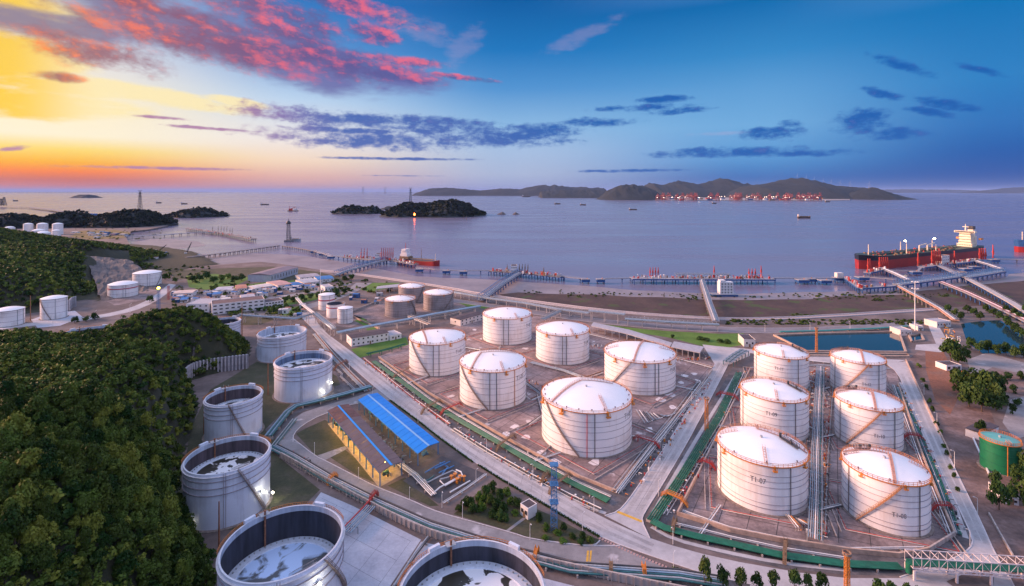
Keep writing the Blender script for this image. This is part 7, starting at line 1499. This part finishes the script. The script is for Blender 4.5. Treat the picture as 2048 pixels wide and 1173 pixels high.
gear([(706, 836), (770, 890), (815, 935)], 'pipes and valves between the two pump sheds', 2.0, 120, [M_steel, M_dark, M_blueg])
gear([(905, 690), (1000, 735), (1080, 775), (1205, 800)], 'valves on the floor between the two tank rows', 2.5, 90, VM)
gear([(1105, 735), (1195, 690), (1215, 705)], 'valves behind tank four', 2.5, 40, VM)
gear([(1330, 720), (1380, 722), (1420, 715)], 'valves under the long grey canopy', 2.5, 70, VM)

# expansion joints of the yard floors
def joints(px, u0, u1, v0, v1, step, label, z=.034, w=.22):
    poly = [(p.x, p.y) for p in GP(px)]; A = np.array(poly); du = (G(*u1)-G(*u0)); du.z = 0; du.normalize(); dv = (G(*v1)-G(*v0)); dv.z = 0; dv.normalize(); o = Vector((A[:, 0].mean(), A[:, 1].mean(), 0)); b = MB()
    for d, e in ((du, dv), (dv, du)):
        for k in range(-14, 15):
            q = [o+e*(k*step)+d*(t*3.0) for t in range(-50, 51)]; ins = edge_dist(np.array([p.x for p in q]), np.array([p.y for p in q]), poly) > 1.0; st = None
            for i in range(101):
                if ins[i] and st is None: st = i
                if st is not None and (not ins[i] or i == 100):
                    if i-st > 2: n = Vector((-d.y, d.x, 0))*w/2; b.add([q[st]+n+Vector((0, 0, z)), q[st]-n+Vector((0, 0, z)), q[i-1]-n+Vector((0, 0, z)), q[i-1]+n+Vector((0, 0, z))], [(0, 1, 2, 3)])
                    st = None
    tag(b.build('floor_joints', mat('dark_joint_filler', (.05, .045, .045), .9)), label, None, None, 'stuff')
joints([(757, 714), (815, 690), (905, 655), (960, 634), (1070, 632), (1180, 648), (1300, 688), (1432, 728), (1236, 988), (1022, 885), (859, 789)], (859, 789), (1160, 957), (1232, 986), (1424, 742), 11, 'dark joints in the left tank yard floor')
joints([(1496, 738), (1790, 738), (1845, 905), (1909, 1072), (1798, 1115), (1560, 1085), (1355, 1032)], (1355, 1032), (1703, 1106), (1391, 960), (1496, 740), 9, 'dark joints in the right tank yard floor')
joints([(642, 985), (742, 1030), (842, 1080), (780, 1173), (690, 1230), (600, 1040)], (642, 985), (842, 1080), (780, 1173), (842, 1084), 9, 'dark joints in the pale bund floor', .044, .07)
joints([(628, 660), (742, 768), (845, 848), (946, 923), (1080, 1003), (1160, 1052), (1215, 1081), (1236, 1050), (1105, 980), (980, 908), (879, 841), (757, 744), (645, 661)], (742, 768), (946, 923), (1000, 957), (1010, 925), 6, 'fine joints in the concrete main road', .064, .05)
joints([(1432, 726), (1353, 860), (1285, 960), (1236, 1024), (1283, 1042), (1331, 960), (1389, 860), (1458, 726)], (1285, 960), (1432, 726), (1285, 960), (1331, 960), 5, 'fine joints in the concrete cross road', .068, .07)
# feed pipes from the tanks to the pipe runs
for lab, px, n in (('feed pipes from tank one to the green pipes', [(855, 752), (800, 772)], 2), ('feed pipes from tank three to the green pipes', [(965, 818), (905, 838)], 2), ('feed pipes from the largest tank to the green pipes', [(1120, 905), (1060, 925)], 2), ('feed pipes from the largest tank to the cross road pipes', [(1255, 870), (1322, 885)], 2), ('feed pipes from tank six to the cross road pipes', [(1340, 770), (1395, 782)], 2), ('feed pipes from tank seven to the middle rack', [(1612, 985), (1634, 1010)], 3), ('feed pipes from tank nine to the middle rack', [(1612, 850), (1636, 862)], 3), ('feed pipes from tank eleven to the middle rack', [(1616, 760), (1638, 768)], 3), ('feed pipes from tank eight to the middle rack', [(1682, 1010), (1640, 1020)], 3), ('feed pipes from tank ten to the middle rack', [(1668, 870), (1640, 876)], 3), ('feed pipes from tank twelve to the middle rack', [(1660, 775), (1642, 780)], 3), ('feed pipes from tank seven to the green front pipes', [(1440, 1010), (1400, 1068)], 2), ('feed pipes from tank nine to the green side pipes', [(1482, 860), (1432, 850)], 2), ('feed pipes across the left yard from tank two', [(1000, 692), (985, 740), (1060, 800)], 2)):
    pipes(lab, px, n, .7, .18, .6, [M_steel, M_white, M_dark], 5)

for px, lab, w, n in (([(1268, 556), (1540, 557)], 'fittings along the island berth deck', 7, 130), ([(984, 541), (1120, 553)], 'fittings along the dark jetty head', 5, 80), ([(692, 514), (790, 521), (830, 529)], 'fittings along the jetty with red arms', 5, 90), ([(1736, 545), (1764, 538)], 'fittings under the tanker bow', 4, 30), ([(1844, 534), (1960, 520)], 'fittings on the tanker stern platforms', 4, 70), ([(1690, 554), (1720, 576), (1793, 571)], 'fittings along the pale berth walkway', 2.5, 40), ([(378, 458), (506, 478)], 'fittings along the far bay jetty', 6, 60)):
    gear(px, lab, w, n, [M_red, M_redb, M_steel, M_brwn, M_bwall], 2.5, 3.0)
# wheel-worn tracks on the concrete roads
M_track = ground_mat('tyre_darkened_concrete', [(.29, .28, .29), (.37, .36, .37), (.44, .43, .44)], .15, fine=.5)
for A_, B_, z in (([(628, 660), (742, 768), (845, 848), (946, 923), (1080, 1003), (1160, 1052), (1300, 1110)], [(645, 661), (757, 744), (879, 841), (980, 908), (1105, 980), (1160, 1012), (1310, 1084)], .061), ([(1432, 726), (1353, 860), (1285, 960), (1240, 1024)], [(1458, 726), (1389, 860), (1331, 960), (1284, 1040)], .0635), ([(1795, 745), (1859, 887), (1911, 1003), (1946, 1077)], [(1830, 760), (1891, 896), (1936, 992), (1985, 1095)], .066)):
    a_, b_ = GP(A_), GP(B_)
    for q in (.26, .70):
        c = smoothp([u.lerp(v, q) for u, v in zip(a_, b_)], 2); wv = [Vector((p.x, p.y, 0)) for p in c]
        MB().ribbon(offset(wv, .8), offset(wv, -.8), z).build('wheel_track', M_track)['kind'] = 'structure'
# clutter of the boat yard and the storage lots: each hut or container a thing
random.seed(17); k = 0
hm = [[mat('hut_roof_%s' % n_, c_, .6, .15, .3) for n_, c_ in (('white', (.6, .58, .58)), ('blue', (.04, .15, .38)), ('rust', (.32, .15, .1)), ('grey', (.3, .3, .33)))], [M_bwall, M_bwarm, M_jblue, M_steel]]
places = [(random.uniform(345, 480), random.uniform(582, 606)) for _ in range(34)]+[(random.uniform(490, 640), 0) for _ in range(40)]+[(random.uniform(285, 345), random.uniform(505, 520)) for _ in range(8)]+[(random.uniform(150, 255), random.uniform(462, 478)) for _ in range(14)]+[(random.uniform(700, 760), random.uniform(590, 612)) for _ in range(8)]+[(random.uniform(560, 620), random.uniform(612, 640)) for _ in range(8)]
places.sort(); seen = {}
for px, py in places:
    if py == 0: py = 592-(px-490)*.12+random.uniform(-8, 8)
    p = G(px, py); s = p.y/F; L_, W_, h_ = random.uniform(5, 12)*s*1.0, random.uniform(3, 5)*s*2.2, random.uniform(2.5, 4.5)
    o = bpy.data.objects.new('yard_hut', None); COL.objects.link(o); o.location = p; o.rotation_euler.z = random.uniform(-.25, .15); c_ = k % 4
    MB().box((0, 0, h_/2), (L_, W_, h_)).build('wall', hm[1][(k//4) % 4], o)
    MB().add([(-L_/2-.2, -W_/2-.2, h_), (L_/2+.2, -W_/2-.2, h_), (L_/2+.2, W_/2+.2, h_), (-L_/2-.2, W_/2+.2, h_), (-L_/2-.2, 0, h_+.8), (L_/2+.2, 0, h_+.8)], [(0, 1, 5, 4), (2, 3, 4, 5), (1, 2, 5), (3, 0, 4)]).build('roof', hm[0][c_], o)
    MB().box((0, -W_/2-.03, h_*.45), (L_*.3, .08, h_*.5)).build('door', M_dark, o)
    rc = ('white', 'blue', 'rust', 'grey')[c_]; where = 'on the far shore flats' if px < 270 else 'at the boat yard mud' if px < 345 else 'in the storage lot before the office' if px < 485 else 'along the waterfront lane' if py < 610 and px < 690 else 'by the small tanks road'; kk = seen[rc, where] = seen.get((rc, where), 0)+1
    tag(o, '%s-roofed hut %s, %s from the sunset side' % (rc, where, nth_word(kk)), 'hut', 'huts with %s roofs in the waterfront clutter' % rc); k += 1
tp = [G(random.uniform(345, 700), random.uniform(562, 612)) for _ in range(120)]+[G(random.uniform(150, 330), random.uniform(455, 480)) for _ in range(60)]+[G(random.uniform(280, 420), random.uniform(535, 560)) for _ in range(60)]+[G(random.uniform(640, 800), random.uniform(560, 600)) for _ in range(40)]+[G(random.uniform(430, 600), random.uniform(612, 640)) for _ in range(60)]
mass('waterfront_scrub', np.array([tuple(p) for p in tp]), 3.0, 60, .2, 'scattered green bushes between the waterfront huts', M_leaft, 6, (.5, .8))
sheet('rough_grass', [(440, 578), (520, 566), (600, 560), (600, 566), (520, 574), (450, 584)], M_grass, .03)
sheet('rough_grass', [(560, 622), (600, 612), (612, 622), (590, 636), (565, 640)], M_grass, .03)
sheet('rough_grass', [(430, 640), (500, 632), (560, 636), (520, 650), (450, 652)], M_grassd, .03)
sheet('lane', [(470, 602), (560, 592), (640, 580), (700, 566), (704, 569), (645, 584), (560, 596), (474, 606)], M_road2, .045)
sheet('lawn', [(480, 610), (560, 600), (640, 586), (640, 590), (560, 604), (486, 613)], M_grass, .032)
sheet('rough_grass', [(700, 576), (745, 566), (800, 566), (790, 575), (740, 584)], M_grass, .03)
grove([(1838+i*7, 735+i*22+(i % 2)*6, 12, 11) for i in range(12)], 'scrubby sapling along the waste ground roadside, %s of the line', 'scrub on the waste ground', LC+YC, 'bush')
grove([(1990+i*9, 760+(i % 3)*26, 20, 18) for i in range(7)], 'dark bush by the sandy lot, %s of several', 'scrub on the waste ground', YC, 'bush')

# fire mains and low dividing walls round the tanks
for key, (tx, ty, tr, th_) in TANKS.items():
    n_ = int(key); left = n_ <= 6; d = (G(1160, 957)-G(859, 789)) if left else (G(1703, 1106)-G(1355, 1032)); d.z = 0; d.normalize(); e = Vector((-d.y, d.x, 0)); c = Vector((tx, ty, 0)); a_ = tr+2.6; nm = ('one two three four five six seven eight nine ten eleven twelve').split()[n_-1]
    pts = [c+d*a_-e*a_, c+d*a_+e*a_, c-d*a_+e*a_, c-d*a_-e*a_]; o0 = pts[0]; r = thing('fire_main', 'square loop of thin fire pipes round tank %s' % nm, 'pipework', o0, 0, 'fire mains round the tanks')
    for q, (off_, m) in enumerate(((0, M_red), (.5, M_steel))):
        P_ = [c+(p-c)*(1+off_/a_) for p in pts]; P_.append(P_[0]); rel(o0, MB().tube([p+Vector((0, 0, .45)) for p in P_], .11, 5)).build('pipe', m, r)
    rel(o0, MB().wallp([c+(p-c)*1.12 for p in pts], .3, 0, .5)).build('dividing_wall', M_wall, r)
    b = MB()
    for p, dd in along([c+(p-c)*1.0 for p in pts], 3.0): b.box((p.x, p.y, .2), (.3, .9, .4), math.atan2(dd.y, dd.x))
    rel(o0, b).build('sleepers', M_wall, r, kind='stuff')
for lab, px, n in (('row of grey pipes behind the largest tank', [(1062, 800), (1130, 770), (1205, 745)], 4), ('row of pale pipes between tanks three and five', [(1058, 850), (1085, 830), (1075, 790)], 3), ('pipes along the back edge of the left yard under the canopies', [(1180, 668), (1260, 688), (1340, 712), (1425, 735)], 5), ('dark pipes at the cross road corner of the left yard', [(1240, 980), (1330, 868), (1418, 755)], 3), ('thin pipes along the inside of the right yard front wall', [(1365, 1022), (1460, 1056), (1560, 1076), (1700, 1098), (1850, 1096)], 2), ('thin pipes along the inside of the side road wall', [(1786, 770), (1834, 905), (1898, 1066)], 2), ('cross pipes in front of tank twelve', [(1500, 735), (1640, 730), (1780, 737)], 3), ('white pipes along the back of the right yard', [(1620, 722), (1700, 730), (1770, 742)], 2)):
    pipes(lab, px, n, .8, .17, .55, [M_steel, M_white, M_dark, M_rust], 6)
# ---------------------------------------------------------------- air
hz = bpy.data.materials.new('haze_air'); hz.use_nodes = True; nt = hz.node_tree; nt.nodes.remove(nt.nodes['Principled BSDF'])
pv = nt.nodes.new('ShaderNodeVolumePrincipled'); pv.inputs['Color'].default_value = (.36, .55, 1.0, 1); pv.inputs['Density'].default_value = 1.2e-5; pv.inputs['Anisotropy'].default_value = 0.0
nt.links.new(pv.outputs[0], nt.nodes['Material Output'].inputs['Volume'])
o = MB().prism([(-170000, -1200), (170000, -1200), (170000, 170000), (-170000, 170000)], SEA-5, 600).build('haze', hz); o['kind'] = 'stuff'; o['label'] = 'thin blue evening haze over the strait'
